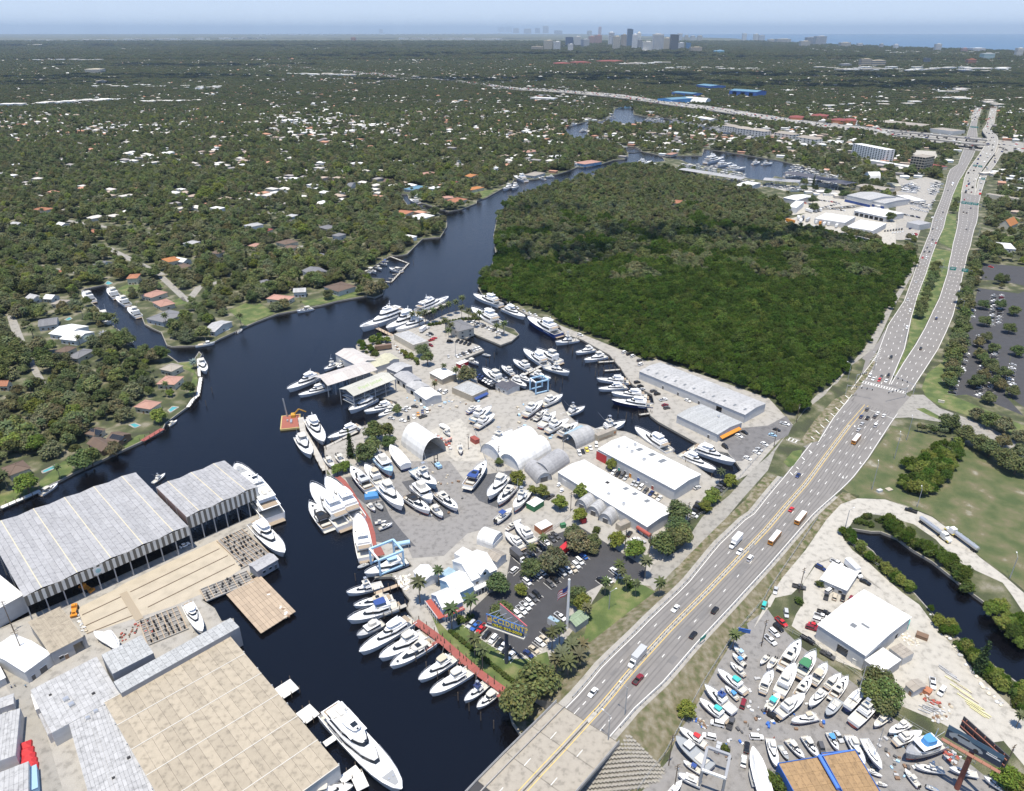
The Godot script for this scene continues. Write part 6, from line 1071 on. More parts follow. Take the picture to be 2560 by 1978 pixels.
func build_roads():
	var paint: StandardMaterial3D=plain(rgb(0.75,0.74,0.7),0.7)
	var yellow: StandardMaterial3D=plain(rgb(0.72,0.5,0.12),0.7)
	var b:=B.new()
	var d:=B.new()      # embankment
	var k:=B.new()      # concrete shoulders
	var wl:=B.new()
	var yl:=B.new()
	for i in H1.size()-1:
		var p: Array=H1[i]
		var q: Array=H1[i+1]
		if q[0] < 141.0: continue
		if p[0] < 141.0: p=hw_at(141.0)
		b.quad(hw(p,p[1],0.1),hw(q,q[1],0.1),hw(q,q[3],0.1),hw(p,p[3],0.1))
		if p[4] > 0.1:
			k.quad(hw(p,p[1]-2.6,0.08),hw(q,q[1]-2.6,0.08),hw(q,q[1],0.08),hw(p,p[1],0.08))
			k.quad(hw(p,p[3],0.08),hw(q,q[3],0.08),hw(q,q[3]+1.6,0.08),hw(p,p[3]+1.6,0.08))
			for sgn in [-1,1]:
				var pe: float=p[1]-2.6 if sgn < 0 else p[3]+1.6
				var qe: float=q[1]-2.6 if sgn < 0 else q[3]+1.6
				var pt:=hw(p,pe+sgn*(0.4+p[4]*2.0)); pt.y=0.03
				var qt:=hw(q,qe+sgn*(0.4+q[4]*2.0)); qt.y=0.03
				d.quad(hw(p,pe,0.06),hw(q,qe,0.06),qt,pt)
		stripe(wl,hw(p,p[1]+0.5,0.11),hw(q,q[1]+0.5,0.11),0.25)
		stripe(wl,hw(p,p[3]-0.5,0.11),hw(q,q[3]-0.5,0.11),0.25)
		stripe(yl,hw(p,p[2]-1.0,0.11),hw(q,q[2]-1.0,0.11),0.22)
		stripe(yl,hw(p,p[2]+1.0,0.11),hw(q,q[2]+1.0,0.11),0.22)
	var road:=struct("highway",b,M.highway)
	var streak:=B.new()
	for i in range(10,H1.size()-1):
		var p: Array=H1[i]
		var q: Array=H1[i+1]
		if p[0] < 141.0: p=hw_at(141.0)
		for o in [-6.9,-3.2,3.2,6.8,10.0,13.2]:
			if p[2]+o > p[3]-1.5 or q[2]+o > q[3]-1.5 or p[2]+o < p[1]+1.0: continue
			for w in [-0.75,0.75]: stripe(streak,hw(p,p[2]+o+w,0.104),hw(q,q[2]+o+w,0.104),0.5)
	put("tyre_streak",streak,M.streak,road)
	struct("shoulder",k,M.concrete)
	struct("embankment",d,M.drygrass)
	var patch:=B.new()
	for i in 34:
		var r:=hw_at(rng.randf_range(146.0,430.0))
		var o:=rng.randf_range(r[1]+2.0,r[3]-3.0)
		var len:=rng.randf_range(3.0,16.0)
		stripe(patch,hw(r,o,0.102),hw(hw_at(r[0]+len),o,0.102),rng.randf_range(0.6,3.2))
	put("repair_patch",patch,M.patch,road)
	put("edge_line",wl,paint,road)
	put("edge_line",yl,yellow,road)
	var dash:=B.new()
	dash.quad(v3(-0.12,0,-1.6),v3(0.12,0,-1.6),v3(0.12,0,1.6),v3(-0.12,0,1.6))
	var dm:=dash.mesh()
	var turn:=atan2(AX.x,AX.z)
	var s:=146.0
	while s < 436.0:
		var r:=hw_at(s)
		var offs:=[r[2]-5.0,r[2]+5.0]
		if s > 300.0: offs=[r[2]-4.2,r[2]-7.6,r[2]+4.4,r[2]+7.8]
		for o in offs:
			var m:=put("lane_dash",dm,paint,road,hw(r,o,0.112),turn)
			m.rotation.x=0.0
		if s > 344.0 and s < 430.0:
			for o in [r[2]+11.2,r[2]+14.6]: put("lane_dash",dm,paint,road,hw(r,o,0.112),turn)
		s += 12.19
	var ar:=B.new()
	ar.quad(v3(-0.12,0,-1.5),v3(0.12,0,-1.5),v3(0.12,0,0.8),v3(-0.12,0,0.8))
	ar.tri(v3(0.12,0,1.3),v3(1.1,0,0.6),v3(0.12,0,0.0))
	var am:=ar.mesh()
	for a in [[352.0,13.0],[372.0,16.4],[392.0,16.4],[412.0,16.4],[412.0,2.6]]:
		var r2:=hw_at(a[0])
		put("turn_arrow",am,paint,road,hw(r2,r2[2]+a[1],0.112),turn+PI)
	for key in RIBS:
		var R: Array=RIBS[key]
		b=B.new()
		wl=B.new()
		var rows: Array=R[1]
		var side:=B.new()
		for i in rows.size()-1:
			var p: Array=rows[i]
			var q: Array=rows[i+1]
			var pl:=v3(p[0],p[1]+0.1,p[2]); var pr:=v3(p[3],p[4]+0.1,p[5])
			var ql:=v3(q[0],q[1]+0.1,q[2]); var qr:=v3(q[3],q[4]+0.1,q[5])
			b.quad(pl,ql,qr,pr)
			if R[4]:
				var dn:=v3(0,-1.4,0)
				var up:=v3(0,0.9,0)
				side.quad(pl+up,ql+up,ql+dn,pl+dn)
				side.quad(pr+up,qr+up,qr+dn,pr+dn)
				side.quad(pl+dn,ql+dn,qr+dn,pr+dn)
				if key=="expressway" or key.begins_with("overpass") or key=="flyover":
					if p[1] > 5.0:
						for u in ([0.15,0.4,0.6,0.85] if key=="expressway" else [0.3,0.7]):
							var c:=pl.lerp(pr,u)
							side.box(v3(c.x,0,c.z),v3(2.2,c.y-1.4,2.2))
			for f in R[3]: stripe(wl,pl.lerp(pr,f)+v3(0,0.03,0),ql.lerp(qr,f)+v3(0,0.03,0),0.3)
		var o:=struct(R[5],b,M[R[0]])
		if R[4]: put("side_barrier",side,M.bridge_side,o)
		if wl.v.size(): put("edge_line",wl,paint,o)
		if R[2].size():
			var db:=B.new()
			for i in rows.size()-1:
				var p: Array=rows[i]
				var q: Array=rows[i+1]
				var pl:=v3(p[0],p[1]+0.13,p[2]); var pr:=v3(p[3],p[4]+0.13,p[5])
				var ql:=v3(q[0],q[1]+0.13,q[2]); var qr:=v3(q[3],q[4]+0.13,q[5])
				for f in R[2]:
					var a:=pl.lerp(pr,f)
					var e:=ql.lerp(qr,f)
					var n:=int(a.distance_to(e)/12.2)
					for j in n:
						var t:=(j+0.2)/n
						stripe(db,a.lerp(e,t),a.lerp(e,t+3.4/a.distance_to(e)),0.3)
			put("lane_dash",db,paint,o).set_meta("kind","stuff")

# main
func _ready():
	var cam:=Camera3D.new()
	cam.name="camera"
	cam.position=v3(0,205,0)
	cam.rotation_degrees=v3(-26.565,0,0)
	cam.fov=56.83
	cam.near=1.0
	cam.far=200000.0
	add_child(cam)
	cam.make_current()
	var env:=Environment.new()
	env.background_mode=Environment.BG_SKY
	var sky:=Sky.new()
	var ps:=ProceduralSkyMaterial.new()
	ps.sky_top_color=Color(0.42,0.56,0.78)
	ps.sky_horizon_color=Color(0.79,0.85,0.92)
	ps.sky_curve=0.12
	ps.ground_bottom_color=Color(0.35,0.38,0.36)
	ps.ground_horizon_color=Color(0.66,0.75,0.86)
	ps.sky_energy_multiplier=1.0
	sky.sky_material=ps
	env.sky=sky
	env.tonemap_mode=Environment.TONE_MAPPER_LINEAR
	env.tonemap_exposure=1.3
	env.fog_enabled=true
	env.fog_density=0.000027
	env.fog_light_color=Color(0.82,0.91,1.0)
	env.sdfgi_enabled=true
	env.ssao_enabled=true
	env.ssil_enabled=true
	var we:=WorldEnvironment.new()
	we.name="environment"
	we.environment=env
	add_child(we)
	var sun:=DirectionalLight3D.new()
	sun.name="sun"
	sun.light_energy=1.5
	sun.light_color=Color(1.0,0.965,0.9)
	sun.light_angular_distance=0.5
	sun.shadow_enabled=true
	sun.rotation_degrees=v3(-80,-20,0)
	add_child(sun)
	rng.seed=7
	noise.noise_type=FastNoiseLite.TYPE_SIMPLEX_SMOOTH
	noise.fractal_octaves=3
	noise.seed=12
	make_materials()
	surf("highway_pale",rgb(0.33,0.315,0.285),0.9,M.tex.soft,53.0,M.tex.grain,3.1)
	surf("bridge_side",rgb(0.38,0.36,0.33),0.9,M.tex.worn,19.0,M.tex.grain,3.1)
	build_ground()
	build_roads()
	build_mask()
	build_things()
	build_trees()

# where nothing grows: a grid of 4 m cells
const MX:=-1750.0
const MZ:=-2300.0
const MW:=900
const MH:=580
var mask:=PackedByteArray()

func fill(poly: PackedVector2Array,code: int,grow:=0.0):
	if grow != 0.0:
		var g:=Geometry2D.offset_polygon(poly,grow)
		if g.size(): poly=g[0]
	var r:=box_of(poly)
	var n:=poly.size()
	for j in range(maxi(0,int((r.position.y-MZ)/4.0)),mini(MH-1,int((r.end.y-MZ)/4.0))+1):
		var y:=MZ+j*4.0+2.0
		var xs:=PackedFloat32Array()
		for i in n:
			var a:=poly[i]
			var b:=poly[(i+1) % n]
			if (a.y <= y) != (b.y <= y): xs.append(a.x+(y-a.y)/(b.y-a.y)*(b.x-a.x))
		xs.sort()
		for k in range(0,xs.size()-1,2):
			for i in range(maxi(0,ceili((xs[k]-MX)/4.0-0.5)),mini(MW-1,floori((xs[k+1]-MX)/4.0-0.5))+1): mask[j*MW+i]=code

func mask_at(x: float,z: float) -> int:
	var i:=int((x-MX)/4.0)
	var j:=int((z-MZ)/4.0)
	if i < 0 or j < 0 or i >= MW or j >= MH: return 0
	return mask[j*MW+i]

func build_mask():
	mask.resize(MW*MH)
	mask.fill(0)
	for k in TREE_ZONES: fill(pts2(k[1]),k[0])
	for z in SHEETS: fill(pts2(z[3]),1)
	for s in STREETS:
		for i in range(0,s.size()-2,2):
			var d:=Vector2(s[i+2]-s[i],s[i+3]-s[i+1]).normalized().orthogonal()*5.0
			var a:=Vector2(s[i],s[i+1])
			var e:=Vector2(s[i+2],s[i+3])
			fill(PackedVector2Array([a-d,e-d,e+d,a+d]),1)
	for k in RIBS:
		var p:=PackedVector2Array()
		for r in RIBS[k][1]: p.append(Vector2(r[0],r[2]))
		for i in range(RIBS[k][1].size()-1,-1,-1): p.append(Vector2(RIBS[k][1][i][3],RIBS[k][1][i][5]))
		fill(p,1,5.0)
	var h:=PackedVector2Array()
	for r in H1: h.append(Vector2(hw(r,r[1]-4.0-r[4]*2.0).x,hw(r,r[1]-4.0-r[4]*2.0).z))
	for i in range(H1.size()-1,-1,-1):
		var e:=hw(H1[i],H1[i][3]+4.0+H1[i][4]*2.0)
		h.append(Vector2(e.x,e.z))
	fill(h,1)
	for w in waters: fill(w,1,2.0)

# trees
func crown(seed_: int,lobes: Array,leaf: float,count: int,base: Color) -> ArrayMesh:
	var r:=RandomNumberGenerator.new()
	r.seed=seed_
	var b:=B.new()
	var total:=0.0
	for l in lobes: total += l[1]*l[1]
	for l in lobes:
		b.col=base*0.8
		var rings:=[]
		for i in 5:
			var t:=PI*(0.04+0.72*i/4.0)
			var ring:=[]
			for j in 8:
				var a:=TAU*(j+(i % 2)*0.5)/8.0
				var k:=0.7+0.12*sin(j*2.3+i*1.7+seed_)
				ring.append(l[0]+v3(cos(a)*sin(t),cos(t)*l[2],sin(a)*sin(t))*l[1]*k)
			rings.append(ring)
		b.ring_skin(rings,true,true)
		for i in int(count*l[1]*l[1]/total):
			var y:=r.randf_range(-0.45,1.0)
			var a:=r.randf()*TAU
			var s:=sqrt(1.0-y*y)
			var d:=v3(cos(a)*s,y,sin(a)*s)
			var p: Vector3=l[0]+v3(d.x,d.y*l[2],d.z)*l[1]*r.randf_range(0.78,1.2)
			var nn:=(d+v3(r.randf_range(-0.6,0.6),r.randf_range(0.2,1.2),r.randf_range(-0.6,0.6))).normalized()
			var u:=nn.cross(v3(r.randf()-0.5,r.randf()-0.5,r.randf()-0.5)).normalized()
			var w:=nn.cross(u)
			var sz:=leaf*r.randf_range(0.6,1.25)
			var g:=r.randf_range(0.55,1.55)
			b.col=Color(base.r*g*r.randf_range(0.85,1.2),base.g*g,base.b*g*r.randf_range(0.8,1.1))
			b.quad(p-u*sz,p-w*sz*0.62,p+u*sz,p+w*sz*0.62)
	return b.mesh()

func leafmat() -> StandardMaterial3D:
	if not M.has("leaf"):
		var m:=StandardMaterial3D.new()
		m.vertex_color_use_as_albedo=true
		m.roughness=0.75
		m.metallic_specular=0.12
		m.backlight_enabled=true
		m.backlight=Color(0.26,0.32,0.1)
		M.leaf=m
	return M.leaf

func broad_lobes(seed_: int,R: float,H: float,n: int) -> Array:
	var r:=RandomNumberGenerator.new()
	r.seed=seed_
	var out:=[[v3(0,H-R*0.75,0),R*0.72,0.85]]
	for i in n:
		var a:=TAU*(i+r.randf()*0.6)/n
		var q:=R*r.randf_range(0.3,0.62)
		var d:=(R-q*0.8)*r.randf_range(0.75,1.12)
		out.append([v3(cos(a)*d,H-R*r.randf_range(0.5,1.25),sin(a)*d),q,r.randf_range(0.7,1.0)])
	for i in 4:
		var a:=r.randf()*TAU
		out.append([v3(cos(a)*R*0.4,H-R*r.randf_range(0.15,0.4),sin(a)*R*0.4),R*r.randf_range(0.22,0.34),0.9])
	return out

func trunk_mesh(H: float,R: float) -> ArrayMesh:
	var b:=B.new()
	b.col=rgb(0.13,0.1,0.075)
	b.lathe(Vector3.ZERO,[[0.36,-0.2],[0.26,H*0.3],[0.2,H*0.55]],6)
	for i in 4:
		var a:=TAU*i/4.0+0.4
		b.bar(v3(0,H*0.42,0),v3(cos(a)*R*0.55,H*0.72,sin(a)*R*0.55),0.18)
	return b.mesh()

func palm_crown(seed_: int,H: float,L: float,count: int,base: Color,droop: float) -> ArrayMesh:
	var r:=RandomNumberGenerator.new()
	r.seed=seed_
	var b:=B.new()
	for i in count:
		var a:=TAU*(i*0.618)
		var el:=lerpf(1.1,-0.35,float(i)/count)
		var d:=v3(cos(a),0,sin(a))
		var side:=v3(-sin(a),0,cos(a))
		var p:=v3(0,H,0)
		var g:=r.randf_range(0.7,1.3)
		b.col=Color(base.r*g,base.g*g,base.b*g)
		var e:=el
		var n:=5
		for k in n:
			var q:=p+(d*cos(e)+Vector3.UP*sin(e))*L/n
			var w0:=L*0.17*sin(PI*(0.12+0.88*k/n))
			var w1:=L*0.17*sin(PI*minf(0.995,0.12+0.88*(k+1.0)/n))
			var dr:=v3(0,-0.45,0)
			b.quad(p,q,q+(side+dr)*w1,p+(side+dr)*w0)
			b.quad(p,q,q+(-side+dr)*w1,p+(-side+dr)*w0)
			p=q
			e -= droop/n
	return b.mesh()

func palm_trunk(H: float) -> ArrayMesh:
	var b:=B.new()
	b.col=rgb(0.24,0.21,0.17)
	b.lathe(Vector3.ZERO,[[0.26,-0.2],[0.17,H*0.3],[0.14,H]],6)
	return b.mesh()

func column_crown(seed_: int,H: float,R: float,base: Color) -> ArrayMesh:
	var lobes:=[]
	for i in 7:
		var t:=i/6.0
		lobes.append([v3(0.15*sin(i*2.1),H*(0.12+0.8*t),0.15*cos(i*1.7)),R*(1.0-0.75*t)+0.2,1.5])
	return crown(seed_,lobes,0.4,420,base)

var kinds:=[]       # [name,trunk mesh,crown mesh,crown radius,height]

func make_tree_kinds():
	var G:=[rgb(0.115,0.15,0.068),rgb(0.135,0.17,0.07),rgb(0.155,0.175,0.1),rgb(0.15,0.16,0.085),rgb(0.16,0.21,0.055)]
	for i in 5:
		var R: float=[5.0,4.6,5.2,4.2,4.4][i]
		var H: float=[9.0,10.0,8.4,8.0,8.6][i]
		kinds.append(["broad_tree",trunk_mesh(H,R),crown(100+i,broad_lobes(50+i,R,H,[7,6,8,6,7][i]),0.5,1500,G[i]),R,H])
	kinds.append(["palm_tree",palm_trunk(9.0),palm_crown(5,9.0,3.4,22,rgb(0.11,0.135,0.065),1.3),3.0,9.0])      # 5
	kinds.append(["palm_tree",palm_trunk(6.0),palm_crown(6,6.0,2.4,26,rgb(0.15,0.165,0.09),0.9),2.2,6.0])        # 6
	kinds.append(["cypress_tree",palm_trunk(3.0),column_crown(8,14.0,1.7,rgb(0.05,0.075,0.035)),1.6,14.0])       # 7
	for i in 3: kinds.append(["mangrove",trunk_mesh(6.0,3.0),crown(300+i,broad_lobes(80+i,3.2,6.2,5),0.3,1100,[rgb(0.045,0.085,0.015),rgb(0.06,0.108,0.02),rgb(0.078,0.12,0.028)][i]),3.2,6.2])   # 8 9 10
	kinds.append(["shrub",trunk_mesh(1.4,1.0),crown(400,broad_lobes(91,1.3,1.7,4),0.24,260,rgb(0.07,0.1,0.03)),1.3,1.7])        # 11
	kinds.append(["silver_palm",palm_trunk(4.0),palm_crown(9,4.0,2.6,26,rgb(0.3,0.34,0.33),0.8),2.4,4.0])       # 12
	for i in 2:
		var lobes:=[]
		var r:=RandomNumberGenerator.new()
		r.seed=900+i
		for k in 9: lobes.append([v3(r.randf_range(-9,9),r.randf_range(4.5,7.5),r.randf_range(-9,9)),r.randf_range(3.2,5.0),0.8])
		kinds.append(["tree_clump",null,crown(910+i,lobes,0.9,900,[rgb(0.085,0.11,0.05),rgb(0.105,0.12,0.065)][i]),12.0,10.0])   # 13 14

var planted:=[]     # [kind,position,turn,scale,tint,zone]

func plant(kind: int,x: float,z: float,scale_: float,tint: Color,zone: int):
	planted.append([kind,v3(x,0,z),rng.randf()*TAU,scale_,tint,zone])

func tint(spread:=0.25) -> Color:
	var g:=1.0+rng.randf_range(-spread,spread)
	return Color(g*rng.randf_range(0.9,1.15),g,g*rng.randf_range(0.85,1.1))

func build_trees():
	make_tree_kinds()
	var lm:=leafmat()
	var step:=3.7
	for j in int(2000.0/step):
		var z:=-2250.0+j*step
		for i in int(1700.0/step):
			var x:=-160.0+i*step
			var code:=mask_at(x,z)
			if code==2:
				var px:=x+rng.randf_range(-1.6,1.6)
				var pz:=z+rng.randf_range(-1.6,1.6)
				var nn:=noise.get_noise_2d(px*0.9,pz*0.9)
				var k:=8+(rng.randi() % 3)
				if z < -640.0 and noise.get_noise_2d(px*1.5+500.0,pz*1.5)+(-640.0-z)/500.0 > 0.15:
					if rng.randf() < 0.45: continue
					k=[0,1,2,3,6,5][rng.randi() % 6]
				plant(k,px,pz,(rng.randf_range(0.7,1.1)+(0.5 if rng.randf() < 0.12 else 0.0))*(1.0+0.5*nn)*(1.0 if k >= 8 else 0.75),tint(0.3),2)
	step=6.8
	for j in int(2000.0/step):
		var z:=-2250.0+j*step
		for i in int(3300.0/step):
			var x:=-1700.0+i*step+rng.randf_range(-3.2,3.2)
			var pz:=z+rng.randf_range(-3.2,3.2)
			if absf(x) > -pz*0.78+40.0: continue
			var code:=mask_at(x,pz)
			if code != 3 and code != 4: continue
			var nn:=noise.get_noise_2d(x*0.55,pz*0.55)
			var dense:=0.9 if code==3 else 0.5
			if rng.randf() > dense+nn*0.5: continue
			if mask_at(x+3,pz)==1 or mask_at(x-3,pz)==1 or mask_at(x,pz+5)==1: continue
			var k:=rng.randi() % 4
			if rng.randf() < 0.06: k=4
			var sc:=rng.randf_range(0.5,1.25)*(1.0+nn*0.35)
			if rng.randf() < 0.2: k=5 if rng.randf() < 0.6 else 6
			elif rng.randf() < 0.012: k=7
			plant(k,x,pz,sc,tint(0.36),code)
	for i in range(0,TREES.size(),4): plant(int(TREES[i]) % 100,TREES[i+1],TREES[i+2],TREES[i+3],tint(0.12),10+int(TREES[i])/100)
	for s in THICKETS:
		var poly:=pts2(s[2])
		var box:=box_of(poly)
		var n:=0
		for i in 6000:
			if n >= s[3]: break
			var q:=Vector2(rng.randf_range(box.position.x,box.end.x),rng.randf_range(box.position.y,box.end.y))
			if not Geometry2D.is_point_in_polygon(q,poly): continue
			n += 1
			var k: int=s[1][rng.randi() % s[1].size()]
			plant(k,q.x,q.y,rng.randf_range(s[4],s[5])/kinds[k][3],tint(0.15),10+s[0])
	var order:=[]
	for i in planted.size():
		var p: Array=planted[i]
		if p[5]==2: continue
		var q: Vector3=p[1]
		var depth:=-q.z*0.894+205.0*0.447
		if q.z > -120.0 or absf(q.x) > depth*0.72: continue
		var size: float=kinds[p[0]][3]*p[3]/depth+(1.0 if p[5] >= 10 else 0.0)
		order.append([size,i])
	order.sort_custom(func(a,b): return a[0] > b[0])
	var count:={}
	var single:={}
	for o in order:
		var called: String=kinds[planted[o[1]][0]][0]
		count[called]=count.get(called,0)+1
		if count[called] > 260: continue
		single[o[1]]=true
	var rest:={}
	for i in planted.size():
		var p: Array=planted[i]
		if single.has(i):
			var zone: int=p[5]
			var info: Array=TREE_LABELS[zone] if TREE_LABELS.has(zone) else TREE_LABELS[3]
			var k: Array=kinds[p[0]]
			var called: String=k[0]
			var word: String={"broad_tree": "broad leafy tree","palm_tree": "feathery palm tree","cypress_tree": "dark columnar conifer","shrub": "rounded green shrub","silver_palm": "silvery fan palm","mangrove": "dense mangrove"}[called]
			var o:=thing(called,word+" "+info[0],"shrub" if called=="shrub" else "tree",p[1],p[2],called.replace("_"," ")+"s "+info[0])
			o.scale=Vector3.ONE*p[3]
			put("trunk",k[1],lm,o)
			put("crown",k[2],tinted(p[4]),o)
		else:
			if not rest.has(p[0]): rest[p[0]]=[]
			rest[p[0]].append(p)
	far_trees(rest)
	for k in rest:
		var called: String=kinds[k][0]
		mass(called+"_mass",kinds[k][2],rest[k],"mass of %s filling the wooded land around the river" % {"broad_tree": "leafy trees","palm_tree": "palms","cypress_tree": "dark conifers","mangrove": "dark green mangroves","tree_clump": "distant trees","shrub": "shrubs","silver_palm": "silver palms"}[called],"trees")

func tinted(c: Color) -> StandardMaterial3D:
	var q:=Color(snappedf(c.r,0.12),snappedf(c.g,0.12),snappedf(c.b,0.12))
	var key:="leaf"+str(q)
	if not M.has(key):
		var m: StandardMaterial3D=leafmat().duplicate()
		m.albedo_color=Color(minf(q.r/1.4,1.0),minf(q.g/1.4,1.0),minf(q.b/1.4,1.0)).linear_to_srgb()
		M[key]=m
	return M[key]

func mass(called: String,mesh: Mesh,list: Array,label: String,category: String):
	var mm:=MultiMesh.new()
	mm.transform_format=MultiMesh.TRANSFORM_3D
	mm.use_colors=true
	mm.mesh=mesh
	mm.instance_count=list.size()
	var buf:=PackedFloat32Array()
	buf.resize(list.size()*16)
	var i:=0
	for p in list:
		var c: float=cos(p[2])*p[3]
		var s: float=sin(p[2])*p[3]
		var q: Vector3=p[1]
		buf[i]=c; buf[i+2]=s; buf[i+3]=q.x
		buf[i+5]=p[3]; buf[i+7]=q.y
		buf[i+8]=-s; buf[i+10]=c; buf[i+11]=q.z
		buf[i+12]=p[4].r/1.4; buf[i+13]=p[4].g/1.4; buf[i+14]=p[4].b/1.4; buf[i+15]=1.0
		i += 16
	mm.buffer=buf
	var o:=MultiMeshInstance3D.new()
	o.name=numbered(called)
	o.multimesh=mm
	o.material_override=leafmat()
	tag(o,label,category,"","stuff")
	add_child(o)

func far_trees(rest: Dictionary):
	for k in [13,14]: rest[k]=[]
	var z:=-2250.0
	while z > -15000.0:
		var step:=15.0 if z > -6000.0 else 30.0
		step *= 1.0+(-z-2250.0)/9000.0
		var half:=-z*0.74+50.0
		var x:=-half
		while x < half:
			var px:=x+rng.randf_range(-0.45,0.45)*step
			var pz:=z+rng.randf_range(-0.45,0.45)*step
			x += step
			if mask_at(px,pz)==1: continue
			if not Geometry2D.is_point_in_polygon(Vector2(px,pz),land_outline): continue
			var nn:=noise.get_noise_2d(px*0.12,pz*0.3)+0.35*noise.get_noise_2d(px*0.9,pz*0.9)
			if rng.randf() > 0.66+nn*0.6: continue
			rest[13+rng.randi() % 2].append([0,v3(px,-1.0,pz),rng.randf()*TAU,rng.randf_range(0.7,1.1)*(step/15.0*0.75+0.15),tint(0.2),0])
		z -= step

# boats: bow towards +z, waterline at y = 0
func hull_rings(L: float,W: float,free: float,sheer: float,draft: float,fine_: float) -> Array:
	var prof:=[[0.0,0.9],[0.12,0.97],[0.35,1.0],[0.58,0.95],[0.74,0.8],[0.86,0.54],[0.95,0.24],[1.0,0.015]]
	var out:=[]
	for p in prof:
		var t: float=p[0]
		var w: float=pow(p[1],fine_)*W/2.0
		var z:=(t-0.5)*L
		var zw:=z-maxf(0.0,t-0.6)*L*0.16
		var y:=free+sheer*t*t
		out.append([v3(w,y,z),v3(w*(0.93-0.3*t),0.0,zw),v3(w*0.5,-draft*0.65,zw-t*0.3),v3(0,-draft*(1.0-0.6*t*t*t),zw-t*0.6)])
	return out

func mirror(v: Vector3) -> Vector3: return v3(-v.x,v.y,v.z)

func hull(L: float,W: float,free: float,sheer: float,draft: float,fine_: float,top: Material,bottom: Material,deck: Material,root: Node3D,well:=0.0):
	var R:=hull_rings(L,W,free,sheer,draft,fine_)
	var b:=B.new()
	var c:=B.new()
	for i in R.size()-1:
		var p: Array=R[i]
		var q: Array=R[i+1]
		b.quad(p[0],q[0],q[1],p[1])
		b.quad(mirror(p[1]),mirror(q[1]),mirror(q[0]),mirror(p[0]))
		for k in [1,2]:
			c.quad(p[k],q[k],q[k+1],p[k+1])
			c.quad(mirror(p[k+1]),mirror(q[k+1]),mirror(q[k]),mirror(p[k]))
	var s: Array=R[0]
	b.quad(s[0],s[1],mirror(s[1]),mirror(s[0]))
	c.quad(s[1],s[2],mirror(s[2]),mirror(s[1]))
	c.tri(s[2],s[3],mirror(s[2]))
	put("hull",b,top,root)
	put("bottom",c,bottom,root)
	var d:=B.new()
	var k:=B.new()
	for i in R.size()-1:
		var p: Vector3=R[i][0]
		var q: Vector3=R[i+1][0]
		var low:=0.22 if p.z > L*(well-0.5) or well==0.0 else free*0.55
		var pi_:=v3(p.x*0.94,p.y-low,p.z)
		var qi:=v3(q.x*0.94,q.y-low,q.z)
		(d if low < 0.3 else k).quad(mirror(pi_),mirror(qi),qi,pi_)
		var pc:=v3(p.x*0.94,p.y,p.z)
		var qc:=v3(q.x*0.94,q.y,q.z)
		b=d
		b.quad(p,q,qc,pc); b.quad(mirror(pc),mirror(qc),mirror(q),mirror(p))
		b.quad(pc,qc,qi,pi_); b.quad(mirror(pi_),mirror(qi),mirror(qc),mirror(pc))
	put("deck",d,deck,root)
	if k.v.size(): put("cockpit",k,M.gel_cream if L < 15.0 or L > 16.5 else M.teak,root)

func tier_outline(z0: float,z1: float,w0: float,w1: float,nose: float) -> Array:
	var a:=w0/2.0
	var f:=w1/2.0
	return [v3(-a,0,z0),v3(a,0,z0),v3(a,0,lerpf(z0,z1,0.45)),v3(lerpf(a,f,0.5),0,z1-nose*1.5),v3(f,0,z1-nose*0.5),v3(f*0.5,0,z1),v3(-f*0.5,0,z1),v3(-f,0,z1-nose*0.5),v3(-lerpf(a,f,0.5),0,z1-nose*1.5),v3(-a,0,lerpf(z0,z1,0.45))]

func tier(b: B,z0: float,z1: float,w0: float,w1: float,nose: float,y: float,h: float,rake: float,inset:=0.12,back:=0.0):
	var o:=tier_outline(z0,z1,w0,w1,nose)
	var u:=tier_outline(z0+back,z1-rake,w0-inset*2,maxf(0.2,w1-inset*2),nose)
	var lo:=[]
	var hi:=[]
	for i in o.size():
		lo.append(o[i]+v3(0,y,0)); hi.append(u[i]+v3(0,y+h,0))
	b.ring_skin([lo,hi],true,true)

func band(b: B,z0: float,z1: float,w0: float,w1: float,nose: float,y: float,h: float,rake: float,f0: float,f1: float,inset:=0.12,back:=0.0):
	var o:=tier_outline(z0+0.35,z1,w0,w1,nose)
	var u:=tier_outline(z0+0.35+back,z1-rake,w0-inset*2,maxf(0.2,w1-inset*2),nose)
	var lo:=[]
	var hi:=[]
	for i in o.size():
		var p: Vector3=o[i].lerp(u[i],f0)
		var q: Vector3=o[i].lerp(u[i],f1)
		var k:=1.0+0.06/maxf(0.3,Vector2(p.x,0).length())
		p.x *= k; q.x *= k
		if i >= 3 and i <= 8: p.z += 0.05; q.z += 0.05
		lo.append(p+v3(0,y+h*f0,0)); hi.append(q+v3(0,y+h*f1,0))
	for i in range(1,o.size()):
		var j:=(i+1) % o.size()
		if i==0: continue
		b.quad(lo[i],lo[j],hi[j],hi[i])

func rail(b: B,L: float,W: float,free: float,sheer: float,fine_: float,from: int):
	var R:=hull_rings(L,W,free,sheer,1.0,fine_)
	for s in [1.0,-1.0]:
		for i in range(from,R.size()-1):
			var p: Vector3=R[i][0]+v3(-0.12*signf(R[i][0].x),0.75,-0.1)
			var q: Vector3=R[i+1][0]+v3(-0.05,0.75,-0.1)
			p.x *= s; q.x *= s
			b.bar(p,q,0.07)
			b.bar(p-v3(0,0.75,0),p,0.06)

func antenna(b: B,at: Vector3,h: float,lean:=0.3): b.bar(at,at+v3(lean*0.2,h,-lean*h),0.07)

